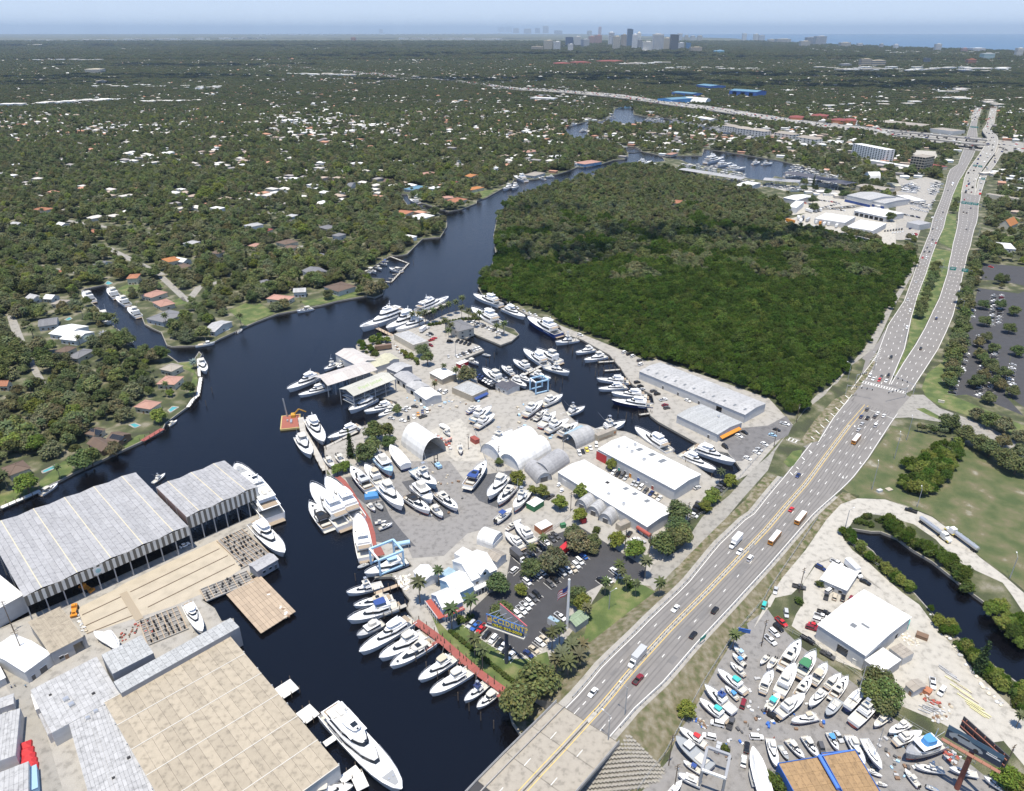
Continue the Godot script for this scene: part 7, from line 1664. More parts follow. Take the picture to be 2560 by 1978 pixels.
func make_boat(kind: String,style: Array) -> Node3D:
	var root:=Node3D.new()
	var white: Material=M.gel
	var top: Material=white if style[0]==null else plain(style[0],0.25)
	var bottom:=plain(style[2],0.6)
	var glass: Material=M.glass
	var canvas: Material=M.gel_cream if style[1]==null else plain(style[1],0.8)
	var b:=B.new()
	var w:=B.new()
	match kind:
		"mega":
			hull(42,8.6,3.0,1.6,2.0,0.62,top,bottom,white,root,0.12)
			tier(b,-15.5,9.5,7.6,3.2,3.2,3.0,2.7,2.4); put("main_deck_house",b,white,root)
			band(w,-15.5,9.5,7.6,3.2,3.2,3.0,2.7,2.4,0.42,0.78)
			b=B.new(); tier(b,-15.0,3.4,6.8,3.4,2.4,5.7,2.5,2.2,0.16,2.0); put("upper_deck_house",b,white,root)
			band(w,-15.0,3.4,6.8,3.4,2.4,5.7,2.5,2.2,0.4,0.82,0.16,2.0)
			put("windows",w,glass,root)
			b=B.new(); b.box(v3(0,5.68,-16),v3(7.0,0.14,7.0)); b.box(v3(0,8.2,-9),v3(6.2,0.14,15)); put("overhang",b,white,root)
			b=B.new(); tier(b,-8.5,1.0,4.6,2.6,1.6,8.3,1.0,1.0); put("flybridge",b,white,root)
			b=B.new(); tier(b,-8.0,-1.5,4.4,3.0,1.4,10.4,0.22,0.1); b.bar(v3(1.8,8.3,-7),v3(1.5,10.4,-6),0.5); b.bar(v3(-1.8,8.3,-7),v3(-1.5,10.4,-6),0.5); put("hardtop",b,white,root)
			b=B.new(); b.box(v3(0.0,10.64,-4.0),v3(2.0,0.05,2.0)); b.box(v3(0,10.64,-1.9),v3(0.7,0.05,0.7)); b.box(v3(0.2,8.4,2.2),v3(0.9,0.05,1.0)); put("skylight",b,glass,root)
			b=B.new(); b.lathe(v3(1.3,10.6,-7),[[0.5,0],[0.6,0.5],[0.3,1.0]]); b.lathe(v3(-1.3,10.6,-7),[[0.5,0],[0.6,0.5],[0.3,1.0]]); b.bar(v3(0,10.6,-7.6),v3(0,14.5,-8.4),0.3); b.bar(v3(-1.2,12.4,-7.9),v3(1.2,12.4,-7.9),0.2); put("radar_mast",b,white,root)
			b=B.new(); b.box(v3(0,0.5,-22),v3(6.6,0.15,2.2)); b.box(v3(0,5.85,-17),v3(5.6,0.04,4.2)); put("teak_deck",b,M.teak,root)
			b=B.new(); b.lathe(v3(0.8,3.9,15.5),[[0.35,0],[0.35,0.5]]); b.lathe(v3(-0.8,3.9,15.5),[[0.35,0],[0.35,0.5]]); b.box(v3(0,3.85,17.0),v3(0.5,0.3,1.2)); put("windlass",b,M.steel,root)
			b=B.new(); b.quad(v3(-2.2,3.95,13.4),v3(-0.7,4.35,18.6),v3(0.7,4.35,18.6),v3(2.2,3.95,13.4)); put("anchor_deck",b,M.greyrub,root)
			b=B.new()
			for s in [-1.0,1.0]: b.box(v3(s*1.2,3.75,11.4),v3(0.7,0.1,0.9)); b.box(v3(s*2.2,8.35,-12.6),v3(1.2,0.5,1.6))
			b.box(v3(0,8.35,-12.8),v3(1.4,0.6,3.4)); put("deck_locker",b,M.gel_cream,root)
			b=B.new(); rail(b,42,8.6,3.0,1.6,0.62,3); put("rail",b,M.steel,root)
		"yacht":
			hull(26,6.2,2.0,1.2,1.5,0.72,top,bottom,white,root,0.13)
			tier(b,-8.6,5.2,5.3,2.4,2.4,2.0,2.1,2.0); put("deck_house",b,white,root)
			band(w,-8.6,5.2,5.3,2.4,2.4,2.0,2.1,2.0,0.4,0.8)
			b=B.new(); tier(b,-8.4,1.2,4.5,2.6,1.6,4.1,0.95,0.8,0.05); put("flybridge",b,white,root)
			band(w,-2.0,1.2,4.5,2.6,1.6,4.4,0.9,0.6,0.1,1.0,0.05)
			put("windows",w,glass,root)
			b=B.new(); b.box(v3(0,4.95,-5.2),v3(3.6,0.05,4.6)); put("seat_pads",b,M.teak,root)
			b=B.new(); tier(b,-6.6,-0.6,3.7,2.8,1.0,6.5,0.18,0.1); b.bar(v3(1.7,5,-6),v3(1.4,6.5,-5.5),0.3); b.bar(v3(-1.7,5,-6),v3(-1.4,6.5,-5.5),0.3); put("hardtop",b,white,root)
			b=B.new(); b.bar(v3(0,6.6,-5.2),v3(0,8.6,-5.8),0.25); b.lathe(v3(0.9,6.6,-5),[[0.32,0],[0.4,0.35],[0.2,0.7]]); b.lathe(v3(-0.9,6.6,-5),[[0.32,0],[0.4,0.35],[0.2,0.7]]); put("radar_mast",b,white,root)
			b=B.new(); b.box(v3(0,0.45,-13.5),v3(4.8,0.12,1.6)); b.box(v3(0,4.13,-9.8),v3(4.0,0.03,2.0)); put("swim_platform",b,M.teak,root)
			b=B.new(); rail(b,26,6.2,2.0,1.2,0.72,3); put("rail",b,M.steel,root)
		"motor":
			hull(18,5.2,1.6,1.1,1.2,0.8,top,bottom,white,root,0.2)
			tier(b,-5.4,4.2,4.4,2.0,2.0,1.6,1.7,2.0); put("deck_house",b,white,root)
			band(w,-5.4,4.2,4.4,2.0,2.0,1.6,1.7,2.0,0.38,0.85)
			b=B.new(); tier(b,-6.0,0.2,3.8,2.2,1.2,3.3,0.8,0.6,0.04); put("flybridge",b,white,root)
			put("windows",w,glass,root)
			b=B.new(); b.box(v3(0,3.6,-3.0),v3(2.9,0.55,3.6)); put("seat_pads",b,M.gel_cream,root)
			b=B.new(); tier(b,-4.6,-0.6,3.2,2.6,0.6,5.5,0.14,0.1); b.bar(v3(1.4,4.1,-4.4),v3(1.3,5.5,-4),0.22); b.bar(v3(-1.4,4.1,-4.4),v3(-1.3,5.5,-4),0.22); b.bar(v3(1.3,4.1,-0.6),v3(1.2,5.5,-1),0.1); b.bar(v3(-1.3,4.1,-0.6),v3(-1.2,5.5,-1),0.1); put("hardtop",b,canvas,root)
			b=B.new(); antenna(b,v3(1.5,5.6,-4),3.0); antenna(b,v3(-1.5,5.6,-4),3.0); put("antenna",b,M.steel,root)
			b=B.new(); b.box(v3(0,0.35,-9.5),v3(4.2,0.1,1.2)); put("swim_platform",b,M.teak,root)
			b=B.new(); rail(b,18,5.2,1.6,1.1,0.8,3); put("rail",b,M.steel,root)
		"express":
			hull(16,4.6,1.4,0.8,1.0,1.0,top,bottom,white,root,0.24)
			tier(b,-3.6,4.2,3.9,1.6,2.2,1.4,1.15,3.0); put("deck_house",b,white,root)
			band(w,-3.6,4.2,3.9,1.6,2.2,1.4,1.15,3.0,0.25,0.92)
			put("windows",w,glass,root)
			b=B.new(); tier(b,-5.2,-0.2,3.5,2.4,1.0,2.95,0.2,0.3); b.bar(v3(1.6,1.4,-4.6),v3(1.4,2.95,-4),0.3); b.bar(v3(-1.6,1.4,-4.6),v3(-1.4,2.95,-4),0.3); put("hardtop",b,canvas,root)
			b=B.new(); b.box(v3(0,3.16,-2.4),v3(1.8,0.04,1.6)); b.box(v3(0,2.0,5.2),v3(0.7,0.12,0.7)); put("hatch",b,glass,root)
			b=B.new(); b.box(v3(0,0.3,-8.5),v3(3.8,0.1,1.2)); b.box(v3(0,1.0,-6.0),v3(3.0,0.35,1.2)); put("sun_pad",b,M.gel_cream,root)
			b=B.new(); rail(b,16,4.6,1.4,0.8,1.0,3); put("rail",b,M.steel,root)
		"sportfish":
			hull(18,5.3,1.3,1.7,1.3,0.95,top,bottom,white,root,0.3)
			tier(b,-3.2,4.6,4.4,2.0,2.2,1.9,1.4,2.2); put("deck_house",b,white,root)
			band(w,-3.2,4.6,4.4,2.0,2.2,1.9,1.4,2.2,0.3,0.85)
			put("windows",w,glass,root)
			b=B.new(); tier(b,-3.0,1.6,3.6,2.2,1.2,3.3,0.8,0.5,0.04); put("flybridge",b,white,root)
			b=B.new(); b.box(v3(0,3.8,-1.2),v3(2.6,0.5,2.2)); put("seat_pads",b,M.gel_cream,root)
			b=B.new(); b.box(v3(0,5.6,-0.8),v3(3.2,0.12,3.2)); put("hardtop",b,canvas,root)
			b=B.new()
			for s in [-1.0,1.0]:
				for zz in [-2.2,0.6]: b.bar(v3(1.5*s,3.4,zz),v3(0.7*s,8.2,-0.8+0.3*zz),0.1)
				b.bar(v3(2.1*s,2.2,0),v3(3.6*s,9.5,-5.5),0.08)
			b.box(v3(0,8.2,-0.8),v3(1.6,0.1,1.4)); put("tower",b,M.steel,root)
			b=B.new(); rail(b,18,5.3,1.3,1.7,0.95,3); put("rail",b,M.steel,root)
		"trawler":
			hull(13,4.4,1.5,1.1,1.2,0.85,top,bottom,white if style[3]==null else plain(style[3],0.6),root,0.15)
			tier(b,-4.2,2.6,3.7,2.6,0.9,1.5,1.9,0.6,0.06); put("wheelhouse",b,white,root)
			band(w,-4.2,2.6,3.7,2.6,0.9,1.5,1.9,0.6,0.45,0.82,0.06); put("windows",w,glass,root)
			b=B.new(); b.box(v3(0,3.4,-1.0),v3(3.9,0.14,6.6)); put("cabin_roof",b,white,root)
			b=B.new(); tier(b,-2.6,0.8,2.8,2.2,0.5,3.54,1.5,0.4); put("bridge_canvas",b,canvas,root)
			b=B.new(); b.bar(v3(0,3.5,-3),v3(0,8.0,-3.2),0.16); b.bar(v3(0,4.2,-3),v3(0,5.4,-6.4),0.1); put("mast",b,M.steel,root)
			b=B.new(); rail(b,13,4.4,1.5,1.1,0.85,2); put("rail",b,M.steel,root)
		"cruiser":
			hull(11,3.6,1.1,0.8,0.8,1.0,top,bottom,white,root,0.34)
			tier(b,-1.4,3.4,2.9,1.2,1.6,1.15,0.75,1.6); put("cabin",b,white,root)
			band(w,-1.4,3.4,2.9,1.2,1.6,1.15,0.75,1.6,0.3,0.9)
			tier(w,-1.6,0.4,2.6,1.8,0.6,1.9,0.5,0.5); put("windshield",w,glass,root)
			b=B.new(); tier(b,-3.4,0.0,2.8,2.2,0.6,3.0,0.1,0.05)
			for s in [-1.0,1.0]: b.bar(v3(1.3*s,1.2,-3.0),v3(1.2*s,3.0,-2.8),0.12); b.bar(v3(1.1*s,1.9,-0.2),v3(1.0*s,3.0,-0.4),0.08)
			put("canvas_top",b,canvas,root)
			b=B.new(); b.box(v3(0,0.8,-4.4),v3(2.6,0.4,0.7)); b.box(v3(0.7,0.8,-1.9),v3(0.7,0.7,0.7)); put("seat",b,M.gel_cream,root)
			b=B.new(); b.box(v3(0,0.25,-5.8),v3(2.9,0.08,0.7)); put("swim_platform",b,M.teak,root)
			b=B.new(); rail(b,11,3.6,1.1,0.8,1.0,3); put("rail",b,M.steel,root)
		"console":
			hull(8,2.6,0.85,0.55,0.55,1.0,top,bottom,white,root,0.6)
			b.taper(v3(0,0.75,-0.4),v3(0.9,1.0,1.1),Vector2(0.8,0.7)); put("console",b,white,root)
			b=B.new(); b.box(v3(0,2.3,-0.7),v3(1.9,0.09,2.1))
			for s in [-1.0,1.0]:
				for zz in [-1.4,0.0]: b.bar(v3(0.55*s,0.7,zz),v3(0.75*s,2.3,zz),0.06)
			put("t_top",b,canvas,root)
			b=B.new(); b.box(v3(0,0.6,-1.9),v3(1.3,0.5,0.6)); b.box(v3(0,0.85,1.6),v3(1.3,0.2,1.4)); put("seat",b,M.gel_cream,root)
			b=B.new()
			for s in [-0.4,0.4]: b.taper(v3(s,0.3,-4.2),v3(0.45,1.1,0.7),Vector2(0.35,0.45))
			put("outboard_motor",b,M.dark,root)
		"dinghy":
			hull(4.6,2.0,0.5,0.2,0.3,0.7,top,bottom,M.greyrub,root,0.8)
			b.box(v3(0,0.35,-0.3),v3(0.6,0.6,0.5)); b.box(v3(0,0.3,-1.2),v3(1.2,0.3,0.4)); put("seat",b,M.gel_cream,root)
			b=B.new(); b.taper(v3(0,0.1,-2.5),v3(0.35,0.9,0.5),Vector2(0.3,0.35)); put("outboard_motor",b,M.dark,root)
		"sail":
			hull(12,3.5,1.1,0.5,1.6,1.25,top,bottom,white,root,0.22)
			tier(b,-1.8,3.2,2.0,1.0,1.2,1.1,0.5,0.6); put("cabin",b,white,root)
			band(w,-1.8,3.2,2.0,1.0,1.2,1.1,0.5,0.6,0.3,0.8); put("windows",w,glass,root)
			b=B.new(); b.bar(v3(0,1.2,1.2),v3(0,15.0,1.0),0.18); b.bar(v3(-0.9,9,1.1),v3(0.9,9,1.1),0.07); b.bar(v3(0,2.6,1.0),v3(0,2.7,-4.2),0.14); put("mast",b,M.steel,root)
			b=B.new(); b.taper(v3(0,-3.0,0),v3(0.25,1.6,1.6),Vector2(0.3,2.4)); put("keel",b,bottom,root)
			if style[1] != null:
				b=B.new(); b.box(v3(0,2.3,-3.4),v3(2.2,0.08,1.8)); put("bimini",b,canvas,root)
		"wrapped":
			hull(15,4.6,1.5,0.9,1.0,1.0,top,bottom,white,root)
			var rows:=[]
			for z in [-7.4,-4.0,0.0,4.0,7.2]:
				var ww: float=2.1*(1.0 if z < 2.0 else 1.0-(z-2.0)/6.0)
				var hh: float=1.9 if absf(z) < 5.0 else 0.6
				rows.append([v3(-ww,1.5,z),v3(-ww*0.55,1.6+hh*0.85,z),v3(0,1.7+hh,z),v3(ww*0.55,1.6+hh*0.85,z),v3(ww,1.5,z)])
			b.ring_skin(rows,false,false); b.fan(rows[0]); put("shrink_wrap",b,M.gel,root)
		"workboat":
			hull(14,4.8,1.1,0.9,1.0,0.7,top,bottom,plain(rgb(0.3,0.32,0.34),0.8),root)
			b.taper(v3(0,0.95,1.8),v3(3.0,2.2,3.0),Vector2(2.7,2.5)); put("wheelhouse",b,white,root)
			w.box(v3(0,2.2,1.8),v3(2.98,0.55,2.9)); put("windows",w,glass,root)
			b=B.new(); b.bar(v3(0,3.1,1),v3(0,6.5,0.6),0.14); put("mast",b,M.steel,root)
			b=B.new(); b.box(v3(0,1.0,-3.4),v3(3.2,0.4,3.6)); put("cargo_hatch",b,canvas,root)
	return root

const BOAT_SIZE:={"mega": [42.0,2.0],"yacht": [26.0,1.5],"motor": [18.0,1.2],"express": [16.0,1.0],"sportfish": [18.0,1.3],"trawler": [13.0,1.2],"cruiser": [11.0,0.8],"console": [8.0,0.55],"dinghy": [4.6,0.3],"sail": [12.0,2.4],"wrapped": [15.0,1.0],"workboat": [14.0,1.0]}
var protos:={}

func proto(key: String,made: Callable) -> Node3D:
	if not protos.has(key): protos[key]=made.call()
	return protos[key]

func place_boat(r: Array):
	var kind: String=r[0]
	var hc=PAINT[r[6]] if r[6] >= 0 else null
	var cc=PAINT[r[7]] if r[7] >= 0 else null
	var bc: Color=PAINT[r[10]] if r.size() > 10 else rgb(0.02,0.03,0.06)
	var p:=proto("%s|%d|%d|%s" % [kind,r[6],r[7],bc],func(): return make_boat(kind,[hc,cc,bc,hc if kind=="trawler" else null]))
	var o: Node3D=p.duplicate()
	o.name=numbered({"mega": "superyacht","yacht": "motor_yacht","motor": "motor_yacht","express": "sport_cruiser","sportfish": "fishing_yacht","trawler": "trawler_yacht","cruiser": "cabin_cruiser","console": "open_motorboat","dinghy": "dinghy","sail": "sailing_boat","wrapped": "wrapped_boat","workboat": "work_boat"}[kind])
	add_child(o)
	var k: float=r[4]/BOAT_SIZE[kind][0]
	var draft: float=BOAT_SIZE[kind][1]*k
	o.position=v3(r[1],-1.1 if not r[5] else draft+0.5,r[2])
	o.rotation.y=r[3]
	o.scale=v3(k,k,k)
	tag(o,r[8],"yacht" if kind in ["mega","yacht","motor","sportfish","express"] else "boat",r[9])
	if r[5]:
		var L: float=BOAT_SIZE[kind][0]
		var b:=B.new()
		var y0:=-(draft+0.5)/k
		for z in [-0.3,0.0,0.25]: b.box(v3(0,y0,L*z),v3(0.5,0.5/k+0.1,0.5))
		for z in [-0.34,-0.05,0.22]:
			for s in [-1.0,1.0]:
				b.bar(v3(s*L*0.12,y0,L*z),v3(s*L*0.075,-draft/k*0.5,L*z),0.14)
		put("stand",b,M.wood_dark,o)

# vehicles: front towards +z, wheels on y = 0
func wheels(root: Node3D,xs: float,zs: Array,r:=0.34,w:=0.24):
	var key:="wheel%.2f" % r
	if not mesh_cache.has(key):
		var b:=B.new()
		var r1:=[]
		var r2:=[]
		for i in 10:
			var t:=TAU*i/10.0
			r1.append(v3(-w/2,cos(t)*r,sin(t)*r)); r2.append(v3(w/2,cos(t)*r,sin(t)*r))
		b.ring_skin([r1,r2],true,true)
		mesh_cache[key]=b.mesh()
	for z in zs:
		for s in [-1.0,1.0]: put("wheel",mesh_cache[key],M.tyre,root,v3(xs*s,r,z))

func loft(b: B,prof: Array):
	var rings:=[]
	for p in prof: rings.append([v3(-p[1],p[2],p[0]),v3(p[1],p[2],p[0]),v3(p[1],lerpf(p[2],p[3],0.6),p[0]),v3(p[1]*0.93,p[3],p[0]),v3(-p[1]*0.93,p[3],p[0]),v3(-p[1],lerpf(p[2],p[3],0.6),p[0])])
	b.ring_skin(rings,true,true)

func make_vehicle(kind: String,paint: Material) -> Node3D:
	var root:=Node3D.new()
	var b:=B.new()
	var g:=B.new()
	match kind:
		"car","suv","van":
			var tall: float={"car": 0.0,"suv": 0.28,"van": 0.5}[kind]
			var hood:=0.86+tall*0.5
			loft(b,[[-2.25,0.78,0.35,hood-0.08],[-2.05,0.86,0.25,hood+0.06],[1.2,0.88,0.25,hood+0.04],[2.05,0.84,0.28,hood-0.12],[2.28,0.72,0.35,hood-0.28]])
			put("body",b,paint,root)
			var z0: float={"car": -1.75,"suv": -2.15,"van": -2.2}[kind]
			var z1: float={"car": 1.0,"suv": 1.05,"van": 1.35}[kind]
			var top:=1.42+tall
			g.taper(v3(0,hood,(z0+z1)/2),v3(1.62,top-hood-0.04,z1-z0),Vector2(1.34,(z1-z0)*(0.52 if kind=="car" else 0.78)),v3(0,0,-0.12 if kind != "car" else -0.05))
			put("windows",g,M.carglass,root)
			b=B.new()
			b.box(v3(0,top-0.06,(z0+z1)/2-0.08),v3(1.36,0.07,(z1-z0)*(0.54 if kind=="car" else 0.8)))
			put("roof",b,paint,root)
			wheels(root,0.8,[-1.35,1.4])
			b=B.new()
			for s in [-0.58,0.58]: b.box(v3(s,hood-0.36,2.2),v3(0.34,0.14,0.12))
			put("headlight",b,M.lamp,root)
			b=B.new()
			for s in [-0.6,0.6]: b.box(v3(s,hood-0.3,-2.24),v3(0.3,0.16,0.08))
			put("tail_light",b,M.taillight,root)
		"pickup":
			loft(b,[[-0.35,0.92,0.35,1.05],[1.6,0.94,0.35,1.12],[2.5,0.9,0.4,1.02],[2.75,0.8,0.45,0.85]])
			put("body",b,paint,root)
			b=B.new()
			for s in [-0.88,0.88]: b.box(v3(s,0.5,-1.55),v3(0.14,0.6,2.3))
			b.box(v3(0,0.5,-2.68),v3(1.9,0.58,0.1)); b.box(v3(0,0.45,-1.5),v3(1.8,0.12,2.4)); put("cargo_bed",b,paint,root)
			b=B.new(); b.box(v3(0,0.57,-1.52),v3(1.6,0.05,2.2)); put("bed_liner",b,M.dark,root)
			g.taper(v3(0,1.06,0.45),v3(1.7,0.62,2.1),Vector2(1.42,1.3),v3(0,0,-0.15)); put("windows",g,M.carglass,root)
			b=B.new(); b.box(v3(0,1.66,0.3),v3(1.44,0.07,1.36)); put("roof",b,paint,root)
			wheels(root,0.86,[-1.75,1.75],0.4)
			b=B.new()
			for s in [-0.66,0.66]: b.box(v3(s,0.72,2.68),v3(0.32,0.18,0.12))
			put("headlight",b,M.lamp,root)
		"boxtruck":
			b.box(v3(0,0.95,-1.7),v3(2.5,2.8,7.0)); put("cargo_box",b,paint,root)
			b=B.new(); loft(b,[[1.95,1.05,0.6,2.5],[2.7,1.05,0.55,2.45],[3.3,1.05,0.55,1.55],[4.4,0.95,0.6,1.4],[4.6,0.85,0.65,1.2]]); put("cab",b,M.gel,root)
			g.taper(v3(0,1.5,2.85),v3(2.0,0.85,1.0),Vector2(1.8,0.5),v3(0,0,-0.2)); put("windows",g,M.carglass,root)
			b=B.new(); b.box(v3(0,0.5,-0.6),v3(0.9,0.4,9.0)); put("chassis",b,M.dark,root)
			wheels(root,1.05,[-3.2,3.4],0.5)
		"bus":
			loft(b,[[-5.6,1.15,0.6,2.7],[4.1,1.2,0.5,2.75]]); loft(b,[[4.1,1.05,0.5,1.5],[5.4,0.95,0.55,1.35],[5.6,0.85,0.6,1.2]]); put("body",b,paint,root)
			b=B.new(); loft(b,[[-5.55,1.06,2.68,2.86],[4.0,1.06,2.72,2.9]]); put("roof",b,M.gel,root)
			for s in [-1.0,1.0]: g.box(v3(s*1.19,1.7,-0.9),v3(0.06,0.55,9.2))
			g.box(v3(0,1.6,4.13),v3(2.0,0.8,0.06)); g.box(v3(0,1.7,-5.62),v3(1.7,0.6,0.06)); put("windows",g,M.carglass,root)
			b=B.new()
			for s in [-1.0,1.0]: b.box(v3(s*1.21,1.2,-0.9),v3(0.04,0.12,9.4))
			put("rub_rail",b,M.dark,root)
			wheels(root,1.05,[-3.3,4.0],0.5)
		"tanker":
			var rings:=[]
			for p in [[-9.8,0.3],[-9.6,1.05],[2.4,1.05],[2.6,0.3]]:
				var ring:=[]
				for i in 14: ring.append(v3(cos(TAU*i/14)*p[1],2.1+sin(TAU*i/14)*p[1],p[0]))
				rings.append(ring)
			b.ring_skin(rings,true,true); put("tank",b,M.steel,root)
			b=B.new(); b.box(v3(0,3.1,-3.5),v3(0.5,0.16,10.5))
			for z in [-7,-3.5,0]: b.lathe(v3(0,3.1,z),[[0.35,0],[0.35,0.3]])
			put("walkway",b,M.steel,root)
			b=B.new(); loft(b,[[3.0,1.2,0.9,3.5],[5.3,1.2,0.8,3.6],[5.9,1.15,0.8,2.1],[7.6,0.95,0.8,1.9],[7.9,0.9,0.8,1.6]]); put("cab",b,M.gel,root)
			b=B.new(); b.box(v3(0,0.7,6.6),v3(2.2,0.6,2.4)); b.box(v3(0,0.75,3.4),v3(2.4,0.3,1.2)); put("fender",b,paint,root)
			g.box(v3(0,2.3,5.5),v3(2.1,0.85,0.5)); put("windows",g,M.carglass,root)
			b=B.new(); b.box(v3(0,0.6,-2),v3(0.9,0.4,15)); put("chassis",b,M.dark,root)
			wheels(root,1.05,[-8.6,-7.4,2.0,3.2,6.8],0.5,0.4)
		"trailer":
			b.box(v3(0,1.0,0),v3(2.5,2.9,12.0)); put("cargo_box",b,paint,root)
			b=B.new(); b.box(v3(0,0.6,0),v3(1.0,0.4,11.6)); put("chassis",b,M.dark,root)
			wheels(root,1.05,[-4.8,-3.6],0.5)
		"forklift":
			loft(b,[[-2.6,1.3,0.5,2.0],[1.8,1.3,0.5,1.6]]); b.box(v3(0,1.6,-0.4),v3(1.5,1.3,1.5)); put("body",b,paint,root)
			b=B.new()
			for s in [-1.0,1.0]: b.bar(v3(s,0.3,2.2),v3(s,6.5,2.0),0.3); b.bar(v3(s,0.3,2.2),v3(s,0.3,6.0),0.25)
			for y in [1.5,4.0,6.3]: b.bar(v3(-1,y,2.1),v3(1,y,2.1),0.25)
			put("lift_mast",b,M.dark,root)
			wheels(root,1.2,[-1.8,1.4],0.7,0.5)
		"loader":
			loft(b,[[-2.6,1.0,0.9,2.0],[0.2,1.0,0.9,1.9],[2.0,0.8,0.8,1.5]]); b.box(v3(0,1.9,-0.6),v3(1.4,1.2,1.4)); put("body",b,paint,root)
			b=B.new(); b.bar(v3(0.7,1.4,1),v3(0.7,0.8,3),0.3); b.bar(v3(-0.7,1.4,1),v3(-0.7,0.8,3),0.3); b.taper(v3(0,0.3,3.3),v3(2.4,0.9,0.9),Vector2(2.4,1.2)); put("bucket",b,paint,root)
			wheels(root,1.0,[-1.6,1.5],0.75,0.5)
		"cart":
			b.box(v3(0,0.4,0),v3(1.2,0.4,2.3)); put("body",b,paint,root)
			b=B.new(); b.box(v3(0,1.8,-0.1),v3(1.2,0.06,1.6))
			for s in [-0.5,0.5]: b.bar(v3(s,0.7,-0.8),v3(s,1.8,-0.8),0.05); b.bar(v3(s,0.7,0.6),v3(s,1.8,0.6),0.05)
			put("roof",b,M.gel,root)
			wheels(root,0.5,[-0.7,0.8],0.24)
	return root

const VEHICLE_NAMES:={"car": "car","suv": "sport_utility_car","van": "van","pickup": "pickup_truck","boxtruck": "box_truck","bus": "school_bus","tanker": "tanker_truck","trailer": "cargo_trailer","forklift": "boat_forklift","loader": "wheel_loader","cart": "golf_cart"}
const VEHICLE_WORDS:={"car": "car","suv": "car","van": "van","pickup": "pickup truck","boxtruck": "truck","bus": "bus","tanker": "truck","trailer": "trailer","forklift": "forklift","loader": "loader","cart": "golf cart"}

func place_vehicle(r: Array):
	var kind: String=r[0]
	var ci: int=r[5]
	var p:=proto("v%s|%d" % [kind,ci],func(): return make_vehicle(kind,plain(PAINT[ci],0.3)))
	var o: Node3D=p.duplicate()
	o.name=numbered(VEHICLE_NAMES[kind])
	add_child(o)
	o.position=v3(r[1],r[2],r[3])
	o.rotation.y=r[4]
	tag(o,r[6],VEHICLE_WORDS[kind],r[7])

func thing_materials():
	surf("gel",rgb(0.8,0.8,0.79),0.3)
	surf("gel_cream",rgb(0.52,0.5,0.45),0.6)
	surf("glass",rgb(0.02,0.024,0.03),0.08)
	surf("carglass",rgb(0.025,0.03,0.035),0.1)
	surf("teak",rgb(0.33,0.265,0.195),0.8,M.tex.grain,3.0)
	surf("steel",rgb(0.55,0.56,0.57),0.35,null,1.0,null,1.0,0.6)
	surf("dark",rgb(0.03,0.03,0.033),0.7)
	surf("tyre",rgb(0.02,0.02,0.02),0.9)
	surf("lamp",rgb(0.7,0.7,0.68),0.15)
	surf("taillight",rgb(0.4,0.02,0.02),0.3)
	surf("greyrub",rgb(0.3,0.31,0.32),0.8)
	surf("wood_dark",rgb(0.16,0.12,0.085),0.9,M.tex.grain,2.0)
	surf("wood",rgb(0.36,0.3,0.22),0.9,M.tex.grain,3.0)

const ORDINALS:=["first","second","third","fourth","fifth","sixth","seventh","eighth","ninth","tenth","eleventh","twelfth","thirteenth","fourteenth","fifteenth","sixteenth","seventeenth","eighteenth","nineteenth","twentieth","twenty-first","twenty-second","twenty-third","twenty-fourth","twenty-fifth","twenty-sixth","twenty-seventh","twenty-eighth","twenty-ninth","thirtieth"]
const BOAT_KINDS:=["mega","yacht","motor","express","sportfish","trawler","cruiser","console","dinghy","sail","wrapped","workboat"]
const BOAT_WORDS:=["superyacht","motor yacht","flybridge cruiser","low sport cruiser","sport fishing yacht","trawler yacht","cabin cruiser","open motorboat","small dinghy","mastless sailing hull","shrink wrapped boat","work boat"]
const CAR_KINDS:=["car","suv","pickup","van","boxtruck","bus","tanker","trailer","cart","loader","forklift"]
const CAR_WORDS:=["saloon car","tall car","pickup truck","van","box truck","school bus","tanker truck","box trailer","golf cart","wheel loader","boat forklift"]
const COLOUR_WORDS:={1: "white",2: "silver",3: "dark grey",4: "black",5: "red",6: "maroon",7: "navy",8: "blue",10: "beige",13: "yellow",14: "orange",9: "light blue",11: "green",27: "cream",12: "teal",26: "bright blue",24: "navy",28: "grey"}

func nth(i: int) -> String: return ORDINALS[i] if i < 30 else "number %d" % (i+1)

